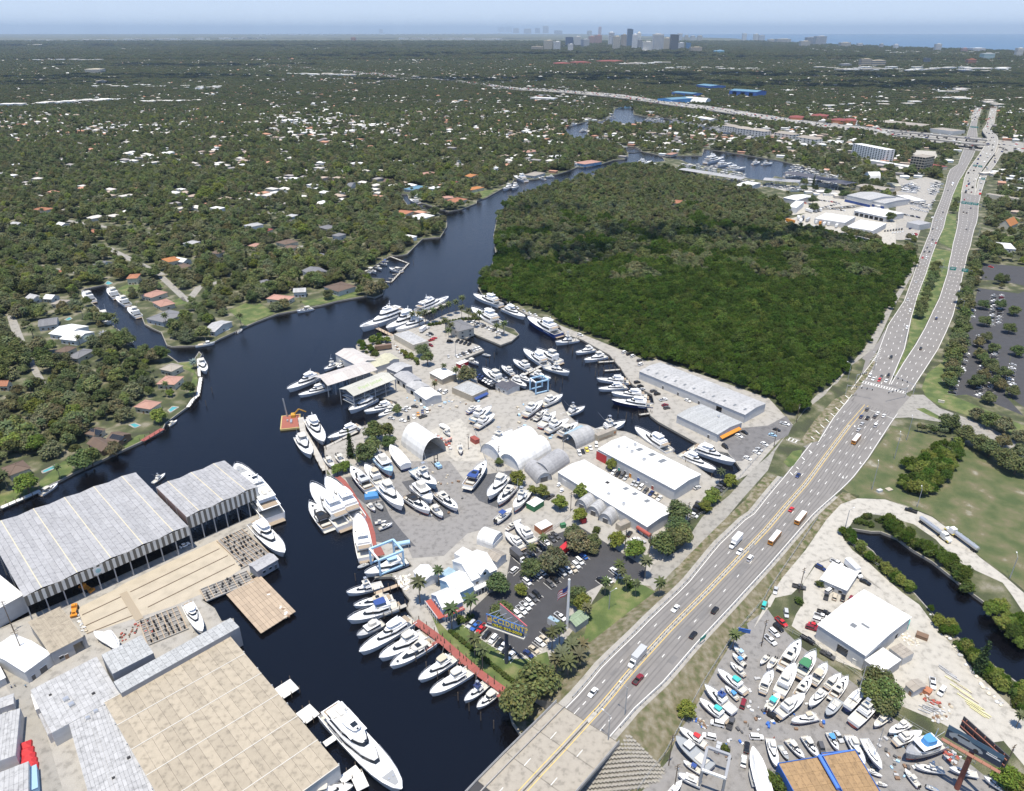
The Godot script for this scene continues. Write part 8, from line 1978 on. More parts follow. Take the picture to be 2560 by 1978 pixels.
func build_things():
	thing_materials()
	build_structures()
	for g in BOAT_ROWS:
		var i:=0
		for q in g[4]:
			var hull_: String="white " if q[5] < 0 else COLOUR_WORDS[q[5]]+" hulled "
			var top: String=" with %s canvas" % COLOUR_WORDS[q[6]] if q[6] >= 0 else ""
			var l:="%s%s%s %s, %s from %s" % [hull_,BOAT_WORDS[q[0]],top,g[0],nth(i),g[1]]
			if l.split(" ").size() > 16: l=l.replace(top,"").replace("sport fishing","fishing")
			place_boat([BOAT_KINDS[q[0]],q[1],q[2],q[3],q[4],g[3],q[5],q[6],l,g[2],q[7] if q.size() > 7 else 7 if i % 3 else 30])
			i += 1
	for g in BOATS:
		var q: Array=g[0]
		place_boat([BOAT_KINDS[q[0]],q[1],q[2],q[3],q[4],g[1],q[5],q[6],g[2],"",q[7]])
	var bays:=B.new()
	for g in LOTS:
		var v: Array=g[4]
		var i:=0
		var count:=0
		while i < v.size():
			var row:=[]      # code,x,y,z,turn
			if v[i] >= 10000:
				var n:=int(v[i])-10000
				for k in n: row.append([v[i+6+k],lerpf(v[i+1],v[i+3],k/(n-1.0)),0.06,lerpf(v[i+2],v[i+4],k/(n-1.0)),v[i+5]])
				i += 6+n
			else:
				row.append([v[i],v[i+1],v[i+4] if g[3] else 0.06,v[i+2],v[i+3]])
				i += 5 if g[3] else 4
			for q in row:
				var k:=int(q[0])/100
				var c:=int(q[0]) % 100
				place_vehicle([CAR_KINDS[k],q[1],q[2],q[3],q[4],c,"%s %s %s, %s from %s" % [COLOUR_WORDS[c],CAR_WORDS[k],g[0],nth(count),g[1]],g[2]])
				count += 1
				if g[2].contains("restaurant") or g[2].contains("shaded") or g[2].contains("grey lot"):
					var f:=v3(sin(q[4]),0,cos(q[4]))
					var sd:=v3(f.z,0,-f.x)*1.45
					for s in [-1.0,1.0]: stripe(bays,v3(q[1],0.085,q[3])+sd*s-f*2.7,v3(q[1],0.085,q[3])+sd*s+f*2.7,0.13)
	struct("bay_marking",bays,plain(rgb(0.7,0.69,0.66),0.7))
	for q in MACHINES: place_vehicle([CAR_KINDS[q[0]],q[1],0.06,q[2],q[3],q[4],q[5],"machines of the yards"])

# buildings: length along x, width along z, on y = 0
func shades(called: String) -> Array:
	if M.has("sh_"+called): return M["sh_"+called]
	var out:=[]
	var spec: Array=ROOFS[called]
	for k in [1.0,0.94,0.88]:
		var c:=Color(spec[0]*k,spec[1]*k,spec[2]*k)
		out.append(surf("roof_%s_%.2f" % [called,k],c,0.75,M.tex[spec[3]],spec[4],M.tex.grain,2.7))
	M["sh_"+called]=out
	return out

func panel_box(sx: float,sy: float,sz: float) -> ArrayMesh:
	var key:="pb%.2f|%.2f|%.2f" % [sx,sy,sz]
	if not mesh_cache.has(key):
		var b:=B.new()
		b.box(v3(0,0,0),v3(sx,sy,sz))
		mesh_cache[key]=b.mesh()
	return mesh_cache[key]

func slope_panels(parent: Node,called: String,mats: Array,L: float,n: int,p0: Vector2,p1: Vector2,rows:=1,gap:=0.05):
	var d:=p1-p0
	var len:=d.length()
	var ang:=atan2(d.y,-d.x)
	for i in n:
		for k in rows:
			var m:=put(called,panel_box(L/n-gap,0.08,len/rows-gap),mats[rng.randi() % 3],parent)
			var c:=p0.lerp(p1,(k+0.5)/rows)
			m.position=v3(-L/2+L*(i+0.5)/n,c.y+rng.randf()*0.015,c.x)
			m.rotation.x=ang if d.x < 0 else PI+ang
			if d.x > 0: m.rotation.x=-atan2(d.y,d.x)
			else: m.rotation.x=atan2(d.y,-d.x)

func walls(b: B,L: float,W: float,H: float,opt: Dictionary):
	for side in 4:
		var len:=L if side % 2==0 else W-0.6
		var gaps:=[]
		for d in opt.get("doors",[]):
			if d[0]==side and d[4]==0 and d.size() < 6: gaps.append([d[1]*len-d[2]/2.0,d[1]*len+d[2]/2.0,d[3]])
		gaps.sort_custom(func(p,q): return p[0] < q[0])
		b.x=Transform3D(Basis(Vector3.UP,PI/2*side),Vector3.ZERO)
		var z:=(W if side % 2==0 else L)/2.0-0.15
		var at:=-len/2.0
		for g in gaps:
			b.box(v3((at+g[0])/2.0,-0.3,z),v3(g[0]-at,H+0.3,0.3))
			b.box(v3((g[0]+g[1])/2.0,g[2],z),v3(g[1]-g[0],H-g[2],0.3))
			at=g[1]
		b.box(v3((at+len/2.0)/2.0,-0.3,z),v3(len/2.0-at,H+0.3,0.3))
	b.x=Transform3D.IDENTITY

func make_building(r: Array):
	var L: float=r[6]
	var W: float=r[7]
	var H: float=r[8]
	var kind: String=r[9]
	var opt: Dictionary=r[12]
	var group: String=r[13]
	if group=="h":
		group="houses on the wooded left bank"
		opt={"rise": 2.0,"over": 0.6,"clear": 6,"n": 6,"doors": [[0,-0.3,1.6,1.2,0,1.0],[0,0.25,1.6,1.2,0,1.0],[0,0,1.1,2.1,17],[1,0,1.6,1.2,0,1.0]]}
		if r[12].has("s"): opt["solar"]=1
		r[12]=opt
	var t:=thing(r[0],r[1],r[2],v3(r[3],opt.get("y",0.0),r[4]),r[5],group)
	var mats:=shades(r[10])
	var wc: Color=PAINT[r[11]]
	var wall: Material=surf("wall%d" % r[11],wc,0.85,M.tex.soft,17.0,M.tex.grain,2.3) if not M.has("wall%d" % r[11]) else M["wall%d" % r[11]]
	var rise: float=opt.get("rise",W*0.12)
	var n: int=opt.get("n",clampi(int(L/5.0),2,26))
	var rows: int=opt.get("rows",1)
	var over: float=opt.get("over",0.3)
	var b:=B.new()
	match kind:
		"flat":
			walls(b,L,W,H,opt); put("wall",b,wall,t)
			rows=opt.get("rows",clampi(int(W/6.0),1,8))
			for i in n:
				for k in rows:
					put("roof_panel",panel_box(L/n-0.05,0.08,W/rows-0.05),mats[rng.randi() % 3],t,v3(-L/2+L*(i+0.5)/n,H+0.01+rng.randf()*0.015,-W/2+W*(k+0.5)/rows))
			if opt.get("parapet",0.35) > 0.0:
				b=B.new()
				var ph: float=opt.get("parapet",0.35)
				for s in [-1.0,1.0]:
					b.box(v3(0,H-0.02,s*(W/2-0.08)),v3(L+0.06,ph,0.22)); b.box(v3(s*(L/2-0.08),H-0.02,0),v3(0.22,ph-0.004,W-0.3))
				put("parapet",b,wall,t)
		"gable","canopy":
			var open:=kind=="canopy"
			if not open:
				walls(b,L,W,H,opt)
				for s in [-1.0,1.0]:
					var x: float=s*(L/2)
					b.tri(v3(x,H,-W/2),v3(x,H+rise,0),v3(x,H,W/2))
				put("wall",b,wall,t)
			else:
				for i in range(0,n+1,2):
					for z in [-1.0,1.0]:
						var pb:=B.new()
						pb.bar(v3(-L/2+L*i/n,opt.get("foot",-0.3),z*(W/2-0.4)),v3(-L/2+L*i/n,H,z*(W/2-0.4)),opt.get("post",0.4))
						put("post",pb,M.steel_post,t)
			for s in [-1.0,1.0]:
				slope_panels(t,"roof_panel",mats,L+over*2,n,Vector2(s*(W/2+over),H-over*rise/(W/2)+0.03),Vector2(0.0,H+rise+0.03),rows)
			b=B.new(); b.box(v3(0,H+rise+0.05,0),v3(L+over*2,0.1,0.5)); put("ridge_cap",b,mats[0],t)
			if opt.has("truss"):
				b=B.new()
				for i in n+1:
					var x:=-L/2+L*i/n
					b.bar(v3(x,H-0.5,-W/2),v3(x,H-0.5,W/2),0.18)
				put("roof_beams",b,M.steel_post,t)
		"hip":
			b.box(v3(0,-0.3,0),v3(L,H+0.3,W)); put("wall",b,wall,t)
			b=B.new()
			var e:=v3(L/2+over,H+0.02,W/2+over)
			var hl:=maxf(0.1,L/2-W/2)
			var a:=v3(-hl,H+rise,0)
			var c:=v3(hl,H+rise,0)
			var q:=[v3(-e.x,e.y,-e.z),v3(e.x,e.y,-e.z),v3(e.x,e.y,e.z),v3(-e.x,e.y,e.z)]
			b.quad(q[0],a,c,q[1]); b.quad(q[2],c,a,q[3]); b.tri(q[1],c,q[2]); b.tri(q[3],a,q[0])
			b.quad(q[0],q[1],q[2],q[3])
			put("roof",b,mats[rng.randi() % 3],t)
			b=B.new(); b.bar(a,c,0.3)
			for i in 4: b.bar(q[i],a if i==0 or i==3 else c,0.25)
			put("ridge_cap",b,mats[2],t)
		"arch":
			var base: float=opt.get("base",0.0)
			if base > 0.0:
				b.box(v3(0,-0.2,0),v3(L,base+0.2,W)); put("wall",b,wall,t)
			var seg:=12
			for i in n:
				b=B.new()
				var x0:=-L/2+L*i/n
				var x1:=x0+L/n-0.04
				var o0:=[]
				var o1:=[]
				for k in seg+1:
					var ang:=PI*k/seg
					var pt:=v3(0,base+sin(ang)*(H-base),cos(ang)*W/2)
					o0.append(pt+v3(x0,0,0)); o1.append(pt+v3(x1,0,0))
				b.ring_skin([o0,o1],false)
				put("roof_rib",b,mats[rng.randi() % 3],t)
			for s in [-1.0,1.0]:
				if opt.get("open",0)==1: continue
				if opt.get("open",0)==(2 if s > 0 else 3): continue
				b=B.new()
				var f:=[]
				for k in seg+1: f.append(v3(s*(L/2-0.5),base+sin(PI*k/seg)*(H-base)*0.98,cos(PI*k/seg)*W*0.49))
				b.fan(f); put("end_wall",b,wall,t)
	if opt.has("grid"):
		var gr: Array=opt["grid"]
		for side in [0,1]:
			var cols: int=gr[0] if side==0 else maxi(2,int(gr[0]*W/L))
			for i in cols:
				for k in gr[1]:
					var u: float=(i+0.5)/cols-0.5
					var y: float=H*(k+0.35)/gr[1]
					put("window",panel_box(gr[2],gr[3],0.2),M.glass,t,v3(u*L,y,W/2+0.02) if side==0 else v3(L/2+0.02,y,u*W),PI/2*side)
	for d in opt.get("doors",[]):
		if d[4]==0 and d.size() < 6: continue
		var m: Material=plain(PAINT[d[4]],0.5)
		var y: float=d[5] if d.size() > 5 else 0.0
		var o: MeshInstance3D
		var side: int=d[0]
		var fr: MeshInstance3D
		var k:=W/2+0.03 if side==0 or side==2 else L/2+0.03
		if kind=="arch" and (side==1 or side==3): k=L/2-0.42
		var pos:=v3(d[1]*L,y,k) if side==0 else v3(k,y,-d[1]*W) if side==1 else v3(d[1]*L,y,-k) if side==2 else v3(-k,y,d[1]*W)
		var called:="window" if y > 0.5 else "door"
		o=put(called,panel_box(d[2],d[3],0.12),M.glass if d[4]==0 and y > 0.5 else m,t,pos,PI/2*side)
		put("frame",panel_box(d[2]+0.24,0.14,0.2),M.gel,o,v3(0,d[3]+0.002,0.0))
	for u in opt.get("units",[]):
		var hh:=H+(rise*(1.0-absf(u[1])*2.0) if kind=="gable" else 0.0)
		b=B.new(); b.box(v3(0,0,0),v3(u[2],u[3],u[2])); b.box(v3(0,u[3],0),v3(u[2]*0.7,0.15,u[2]*0.7))
		put("roof_vent",b,M.steel if u[3] > 0.5 else M.dark,t,v3(u[0]*L,hh+0.02,u[1]*W))
	for u in opt.get("skylights",[]):
		var hh:=H+(rise*(1.0-absf(u[1])*2.0) if kind=="gable" else 0.0)+0.1
		var m:=put("skylight",panel_box(u[2],0.06,u[3]),M.skylight,t,v3(u[0]*L,hh+0.03,u[1]*W))
		if kind=="gable": m.rotation.x=atan2(rise,W/2)*signf(u[1])
	if opt.has("stripes"):
		var st: Array=opt["stripes"]
		var hh: float=st[0]
		var k:=int(L/st[1])
		for i in k:
			put("fascia_board",panel_box(L/k-0.02,hh,0.12),M.stripe_a if i % 2==0 else M.stripe_b,t,v3(-L/2+L*(i+0.5)/k,H-hh,W/2+0.05))
		var kw:=int(W/st[1])
		if st[2]:
			for i in kw: put("fascia_board",panel_box(0.12,hh,W/kw-0.02),M.stripe_a if i % 2==0 else M.stripe_b,t,v3(L/2+0.05,H-hh,-W/2+W*(i+0.5)/kw))
	if opt.has("porch"):
		b=B.new()
		var pr: Array=opt["porch"]     # depth,height,colour
		b.box(v3(0,pr[1],W/2+pr[0]/2),v3(L,0.15,pr[0]))
		put("balcony",b,plain(PAINT[pr[2]],0.8),t)
		b=B.new()
		for i in 9: b.bar(v3(-L/2+L*i/8.0,0,W/2+pr[0]-0.15),v3(-L/2+L*i/8.0,pr[1]+1.0,W/2+pr[0]-0.15),0.12)
		b.bar(v3(-L/2,pr[1]+1.0,W/2+pr[0]-0.15),v3(L/2,pr[1]+1.0,W/2+pr[0]-0.15),0.1)
		put("railing",b,M.gel,t)
	var foot:=PackedVector2Array()
	for p in [v3(-L/2,0,-W/2),v3(L/2,0,-W/2),v3(L/2,0,W/2),v3(-L/2,0,W/2)]:
		var q2: Vector3=t.transform*p
		foot.append(Vector2(q2.x,q2.z))
	fill(foot,1,opt.get("clear",2.5))
	return t

# docks, poles and other street furniture
func dock(r: Array):
	var pts: Array=r[2]
	var p0:=v3(pts[0],0,pts[1])
	var t:=thing(r[0],r[1],"dock",p0,0.0,r[7])
	var w: float=r[3]
	var y: float=r[4]
	for i in range(0,pts.size()-2,2):
		var a:=v3(pts[i],0,pts[i+1])-p0
		var e:=v3(pts[i+2],0,pts[i+3])-p0
		var len:=a.distance_to(e)
		var turn:=atan2(e.x-a.x,e.z-a.z)
		var n:=maxi(1,int(len/2.4))
		for k in n:
			var c:=a.lerp(e,(k+0.5)/n)
			var m: Material=M.planks[r[5]][rng.randi() % 3]
			put("deck_plank",panel_box(w,0.2,len/n-0.04),m,t,v3(c.x,y-0.2,c.z),turn)
		if r[6] > 0.0:
			var nn:=int(len/r[6])+1
			var side:=v3(cos(turn),0,-sin(turn))*(w/2+0.15)
			for k in nn+1:
				for s in [-1.0,1.0]:
					var c: Vector3=a.lerp(e,float(k)/maxi(nn,1))+side*s
					put("piling",piling_mesh(),M.wood_dark,t,v3(c.x,-1.6,c.z))

func piling_mesh() -> ArrayMesh:
	if not mesh_cache.has("piling"):
		var b:=B.new()
		b.lathe(Vector3.ZERO,[[0.17,0],[0.15,3.4],[0.05,3.55]],6)
		mesh_cache["piling"]=b.mesh()
	return mesh_cache["piling"]

func tall_piling(x: float,z: float,label: String):
	var o:=put("mooring_post",piling_mesh(),M.wood_dark,null,v3(x,-1.9,z))
	o.scale=v3(1.1,1.35,1.1)
	tag(o,label,"post","mooring posts in the water")

func utility_pole(r: Array):
	var t:=thing("utility_pole" if r[5]==0 else "lamp_post",r[4],"pole" if r[5]==0 else "lamp post",v3(r[0],r[6] if r.size() > 6 else 0.0,r[1]),r[3],"poles along the roads and lots")
	var b:=B.new()
	var h: float=r[2]
	b.lathe(Vector3.ZERO,[[0.2,-0.2],[0.12,h]],6)
	put("pole",b,M.wood_dark if r[5]==0 else M.steel_post,t)
	b=B.new()
	if r[5]==0:
		b.bar(v3(-1.2,h-0.6,0),v3(1.2,h-0.6,0),0.14); b.bar(v3(-1.0,h-1.6,0),v3(1.0,h-1.6,0),0.12)
		put("crossarm",b,M.wood_dark,t)
		b=B.new(); b.lathe(v3(0.35,h-3.0,0),[[0.25,0],[0.25,0.9]],6); put("transformer",b,M.steel,t)
	else:
		b.bar(v3(0,h-0.1,0),v3(2.6,h+0.5,0),0.1); put("arm",b,M.steel_post,t)
		b=B.new(); b.box(v3(2.8,h+0.4,0),v3(0.8,0.16,0.35)); put("lamp_head",b,M.gel,t)

func fence_line(called: String,label: String,pts: Array,h: float,m: Material,gap: float,group:="",y:=0.0):
	var t:=thing(called,label,"fence",v3(pts[0],y,pts[1]),0.0,group)
	var b:=B.new()
	for i in range(0,pts.size()-2,2):
		var a:=v3(pts[i]-pts[0],0,pts[i+1]-pts[1])
		var e:=v3(pts[i+2]-pts[0],0,pts[i+3]-pts[1])
		var n:=maxi(1,int(a.distance_to(e)/gap))
		for k in n+1:
			var c:=a.lerp(e,float(k)/n)
			put("post",panel_box(0.12,h,0.12),m,t,c)
		for u in [0.5,0.98]: b.bar(a+v3(0,h*u,0),e+v3(0,h*u,0),0.07)
	put("rail",b,m,t)

func text_on(parent: Node,s: String,size: float,m: Material,at: Vector3,turn:=Vector3.ZERO,depth:=0.04) -> MeshInstance3D:
	var tm:=TextMesh.new()
	tm.text=s
	var f:=SystemFont.new()
	f.font_names=PackedStringArray(["Droid Sans"])
	f.font_weight=700
	tm.font=f
	tm.font_size=64
	tm.pixel_size=size/64.0
	tm.depth=depth
	tm.material=m
	var o:=put("lettering",tm,m,parent,at)
	o.rotation=turn
	return o

# special features of single buildings
func multi_roof(r: Array):
	var opt: Dictionary=r[12]
	var L: float=r[6]
	var W: float=r[7]
	var H: float=r[8]
	var t:=thing(r[0],r[1],r[2],v3(r[3],0,r[4]),r[5],r[13])
	var mats:=shades(r[10])
	var bays: int=opt["bays"]
	var bw:=L/bays
	var rise:=0.7
	for i in bays:
		for s in [-1.0,1.0]:
			for c in 3:
				for k in 8:
					var u:=(c+0.5)/3.0
					var m:=put("roof_panel",panel_box(bw/6.0-0.05,0.08,W/8.0-0.06),mats[rng.randi() % 3],t)
					m.position=v3(-L/2+bw*(i+0.5)+s*bw/2*u,H+rise*(1.0-u),-W/2+W*(k+0.5)/8.0)
					m.rotation.z=-s*atan2(rise,bw/2)
		var b:=B.new()
		b.box(v3(-L/2+bw*(i+0.5),H+rise+0.02,0),v3(0.3,0.1,W)); put("ridge_cap",b,M.ridge_yellow,t)
	for i in bays*2+1:
		for k in 4:
			var p:=B.new()
			p.bar(v3(-L/2+L*i/(bays*2.0),-2.2,-W/2+0.5+(W-1.0)*k/3.0),v3(-L/2+L*i/(bays*2.0),H,-W/2+0.5+(W-1.0)*k/3.0),0.4)
			put("post",p,M.steel_post,t)
	var st: Array=opt["stripes"]
	var n:=int(L/st[1])
	for i in n:
		put("fascia_board",panel_box(L/n-0.02,st[0],0.12),M.stripe_a if i % 2==0 else M.stripe_b,t,v3(-L/2+L*(i+0.5)/n,H-st[0],W/2+0.05))
	if st[2]:
		n=int(W/st[1])
		for i in n: put("fascia_board",panel_box(0.12,st[0],W/n-0.02),M.stripe_a if i % 2==0 else M.stripe_b,t,v3(L/2+0.05,H-st[0],-W/2+W*(i+0.5)/n))
		for i in n: put("fascia_board",panel_box(0.12,st[0]*0.7,W/n-0.02),M.rustwall,t,v3(-L/2-0.05,H-st[0]*0.7,-W/2+W*(i+0.5)/n))
	if opt.has("emblem"):
		var e:=put("emblem_board",panel_box(3.6,3.2,0.1),plain(rgb(0.6,0.6,0.6),0.7),t,v3(-L/2+L*opt["emblem"],H-4.0,W/2+0.2))
		for k in 5:
			var hh: float=[1.2,1.8,2.1,1.8,1.2][k]
			put("emblem_stroke",panel_box(0.2,hh,0.06),plain(rgb(0.1,0.42,0.48),0.6),e,v3(-0.8+0.4*k,1.6-hh/2,0.09))

func extras(t: Node3D,r: Array):
	var opt: Dictionary=r[12]
	var L: float=r[6]
	var W: float=r[7]
	var H: float=r[8]
	var b:=B.new()
	if opt.has("battens"):
		for k in range(0,7): put("batten",panel_box(L,0.14,0.3),M.gel_cream,t,v3(0,H+0.08,-W/2+W*k/6.0))
		for i in 8:
			for s in [-1.0,1.0]: put("post",panel_box(0.5,H+2.2,0.5),M.steel_post,t,v3(s*(L/2+0.1),-2.2,-W/2+0.6+(W-1.2)*i/7.0))
	if opt.has("text"):
		var a:=atan2(opt["rise"],W/2)
		text_on(t,opt["text"],3.4,plain(rgb(0.32,0.4,0.2),0.8),v3(-0.5,H+opt["rise"]*0.55+0.12,W*0.225),v3(-PI/2+a,0,0))
	if opt.has("racks"):
		for y in [2.6,5.4,8.2]:
			b.box(v3(0,y,0),v3(L-1,0.25,W*0.8))
		put("rack_shelf",b,M.steel_post,t)
		for i in 7:
			for y in [2.9,5.7]:
				var p:=proto("console|-1|-1",func(): return make_boat("console",[null,null,rgb(0.02,0.03,0.06),null]))
				var o: Node3D=p.duplicate()
				o.name=numbered("stored_motorboat")
				add_child(o)
				o.position=t.transform*v3(-L/2+L*(i+0.5)/7.0,y+0.55,0.5)
				o.rotation.y=r[5]
				o.scale=Vector3.ONE*0.85
				tag(o,"small motorboat stored on a rack under the lettered roof","boat","motorboats on the storage racks")
	if opt.has("awning"):
		var aw: Array=opt["awning"]
		b=B.new()
		b.quad(v3(L/2+0.03,H*0.62,-W*0.4),v3(L/2+1.8,H*0.45,-W*0.4),v3(L/2+1.8,H*0.45,W*0.4),v3(L/2+0.03,H*0.62,W*0.4))
		b.quad(v3(L/2+1.8,H*0.45,-W*0.4),v3(L/2+1.8,H*0.36,-W*0.4),v3(L/2+1.8,H*0.36,W*0.4),v3(L/2+1.8,H*0.45,W*0.4))
		put("awning",b,plain(PAINT[aw[1]],0.8),t)
	if opt.has("porch_end"):
		var pe: Array=opt["porch_end"]
		b.box(v3(-L/2-pe[0]/2,pe[1],0.4),v3(pe[0],0.15,W+1.6)); put("balcony",b,plain(PAINT[pe[2]],0.8),t)
		b=B.new()
		for i in 7: b.bar(v3(-L/2-pe[0]+0.1,0,-W/2+W*i/6.0),v3(-L/2-pe[0]+0.1,pe[1]+1.0,-W/2+W*i/6.0),0.12)
		for y in [0.5,1.0]: b.bar(v3(-L/2-pe[0]+0.1,pe[1]+y,-W/2),v3(-L/2-pe[0]+0.1,pe[1]+y,W/2+1),0.1)
		put("railing",b,M.gel,t)
	if opt.has("dormer"):
		b=B.new()
		var z:=W/2+0.2
		b.box(v3(0,H-0.2,z-1.6),v3(3.6,1.6,3.2))
		b.tri(v3(-1.8,H+1.4,z),v3(0,H+3.2,z),v3(1.8,H+1.4,z)); put("dormer",b,M.gel,t)
		b=B.new()
		for s in [-1.0,1.0]: b.quad(v3(s*2.2,H+1.2,z+0.4),v3(0,H+3.35,z+0.4),v3(0,H+3.35,z-5.5),v3(s*2.2,H+1.2,z-5.5))
		put("dormer_roof",b,shades("white")[0],t)
		put("window",panel_box(1.2,1.2,0.1),M.glass,t,v3(0,H+0.2,z+0.03))
	if opt.has("sign"):
		text_on(t,opt["sign"],1.5,plain(rgb(0.3,0.22,0.15),0.8),v3(-1.0,1.4,W/2+0.05))
		put("roundel",panel_box(1.4,1.4,0.06),plain(rgb(0.45,0.2,0.08),0.8),t,v3(L*0.4,1.6,W/2+0.04))
	if opt.has("solar"):
		for i in 7:
			var m:=put("solar_panel",panel_box(1.1,0.08,3.2),M.glass,t,v3(-L*0.3+i*1.25,H+opt["rise"]*0.5+0.1,W*0.25))
			m.rotation.x=atan2(opt["rise"],W/2)

func tower(r: Array):
	var t:=thing("city_tower",r[8]+" on the city skyline","tower",v3(r[0],0,r[1]),0.0,"towers of the far skyline")
	var W: float=r[2]
	var D: float=r[3]
	var H: float=r[4]
	var wall:=plain(PAINT[r[5]],0.8)
	var glass:=plain(PAINT[r[6]].lerp(rgb(0.12,0.16,0.2),0.5),0.3)
	var b:=B.new()
	b.box(Vector3.ZERO,v3(W,H,D))
	put("wall",b,wall if r[7] != 1 else glass,t)
	var style: int=r[7]
	if style==0:
		var n:=clampi(int(H/9.0),3,14)
		for i in n: put("window_band",panel_box(W+0.6,H/n*0.42,D+0.6),glass,t,v3(0,H*(i+0.3)/n,0))
		put("roof_plant",panel_box(W*0.4,H*0.04+2.0,D*0.4),wall,t,v3(W*0.1,H,0))
	elif style==2:
		var n:=clampi(int(W/9.0),3,9)
		for i in n: put("window_band",panel_box(W/n*0.5,H*0.9,D+0.6),glass,t,v3(-W/2+W*(i+0.5)/n,H*0.04,0))
		put("roof_plant",panel_box(W*0.5,H*0.05,D*0.5),wall,t,v3(0,H,0))
	elif style==1:
		var n:=clampi(int(H/14.0),3,9)
		for i in n: put("floor_line",panel_box(W+0.5,1.2,D+0.5),plain(PAINT[r[5]],0.5),t,v3(0,H*(i+1.0)/n-1.0,0))
		b=B.new()
		b.taper(v3(0,H,0),v3(W,H*0.035,D),Vector2(W*0.5,D),v3(-W*0.25,0,0)); put("slanted_top",b,glass,t)
	else:
		b=B.new(); b.taper(v3(0,H,0),v3(W*0.8,H*0.35,D*0.8),Vector2(0.5,0.5)); put("pointed_roof",b,wall,t)

func build_structures():
	surf("steel_post",rgb(0.34,0.35,0.36),0.6)
	surf("stripe_a",rgb(0.14,0.13,0.11),0.8,M.tex.grain,3.0)
	surf("stripe_b",rgb(0.6,0.6,0.57),0.8,M.tex.grain,3.0)
	surf("rustwall",rgb(0.2,0.13,0.11),0.8,M.tex.worn,5.0)
	surf("ridge_yellow",rgb(0.66,0.58,0.4),0.8,M.tex.grain,3.0)
	surf("skylight",rgb(0.17,0.18,0.19),0.35)
	M.planks={}
	var tones:={"red": rgb(0.3,0.09,0.075),"tan": rgb(0.42,0.33,0.24),"grey": rgb(0.46,0.44,0.4),"white": rgb(0.72,0.71,0.68)}
	for k in tones:
		var c: Color=tones[k]
		M.planks[k]=[surf("plank1"+k,c,0.85,M.tex.grain,4.0),surf("plank2"+k,c*0.92,0.85,M.tex.grain,4.0),surf("plank3"+k,c*1.06,0.85,M.tex.grain,4.0)]
	for row in BUILDINGS:
		var r: Array=row.duplicate()
		r.insert(2,CATEGORIES[r[0]])
		if r.size() < 14: r.append("")
		if r[9]=="multi": multi_roof(r)
		else: extras(make_building(r),r)
	for r in TOWERS: tower(r)
	for r in DOCKS: dock(r)
	for i in POSTS.size(): tall_piling(POSTS[i][0],POSTS[i][1],"bare mooring post standing in the dark water")
	for r in POLES: utility_pole(r)
	for r in POOLS:
		var b:=B.new()
		var p:=pts2(r[1])
		b.flat(p,0.1)
		var o:=put("swimming_pool",b,plain(rgb(0.09,0.33,0.35),0.1))
		tag(o,r[0],"pool","garden pools")
		var rim:=B.new()
		for i in p.size():
			var a:=p[i]
			var e:=p[(i+1) % p.size()]
			rim.bar(v3(a.x,0.08,a.y),v3(e.x,0.08,e.y),0.8,0.2)
		put("pool_edge",rim,M.concrete,o)
		fill(p,1,3.0)
	bridge()
	highway_furniture()
	billboards()
	left_marina_works()
	yard_pieces()
	far_suburb()
	clouds()

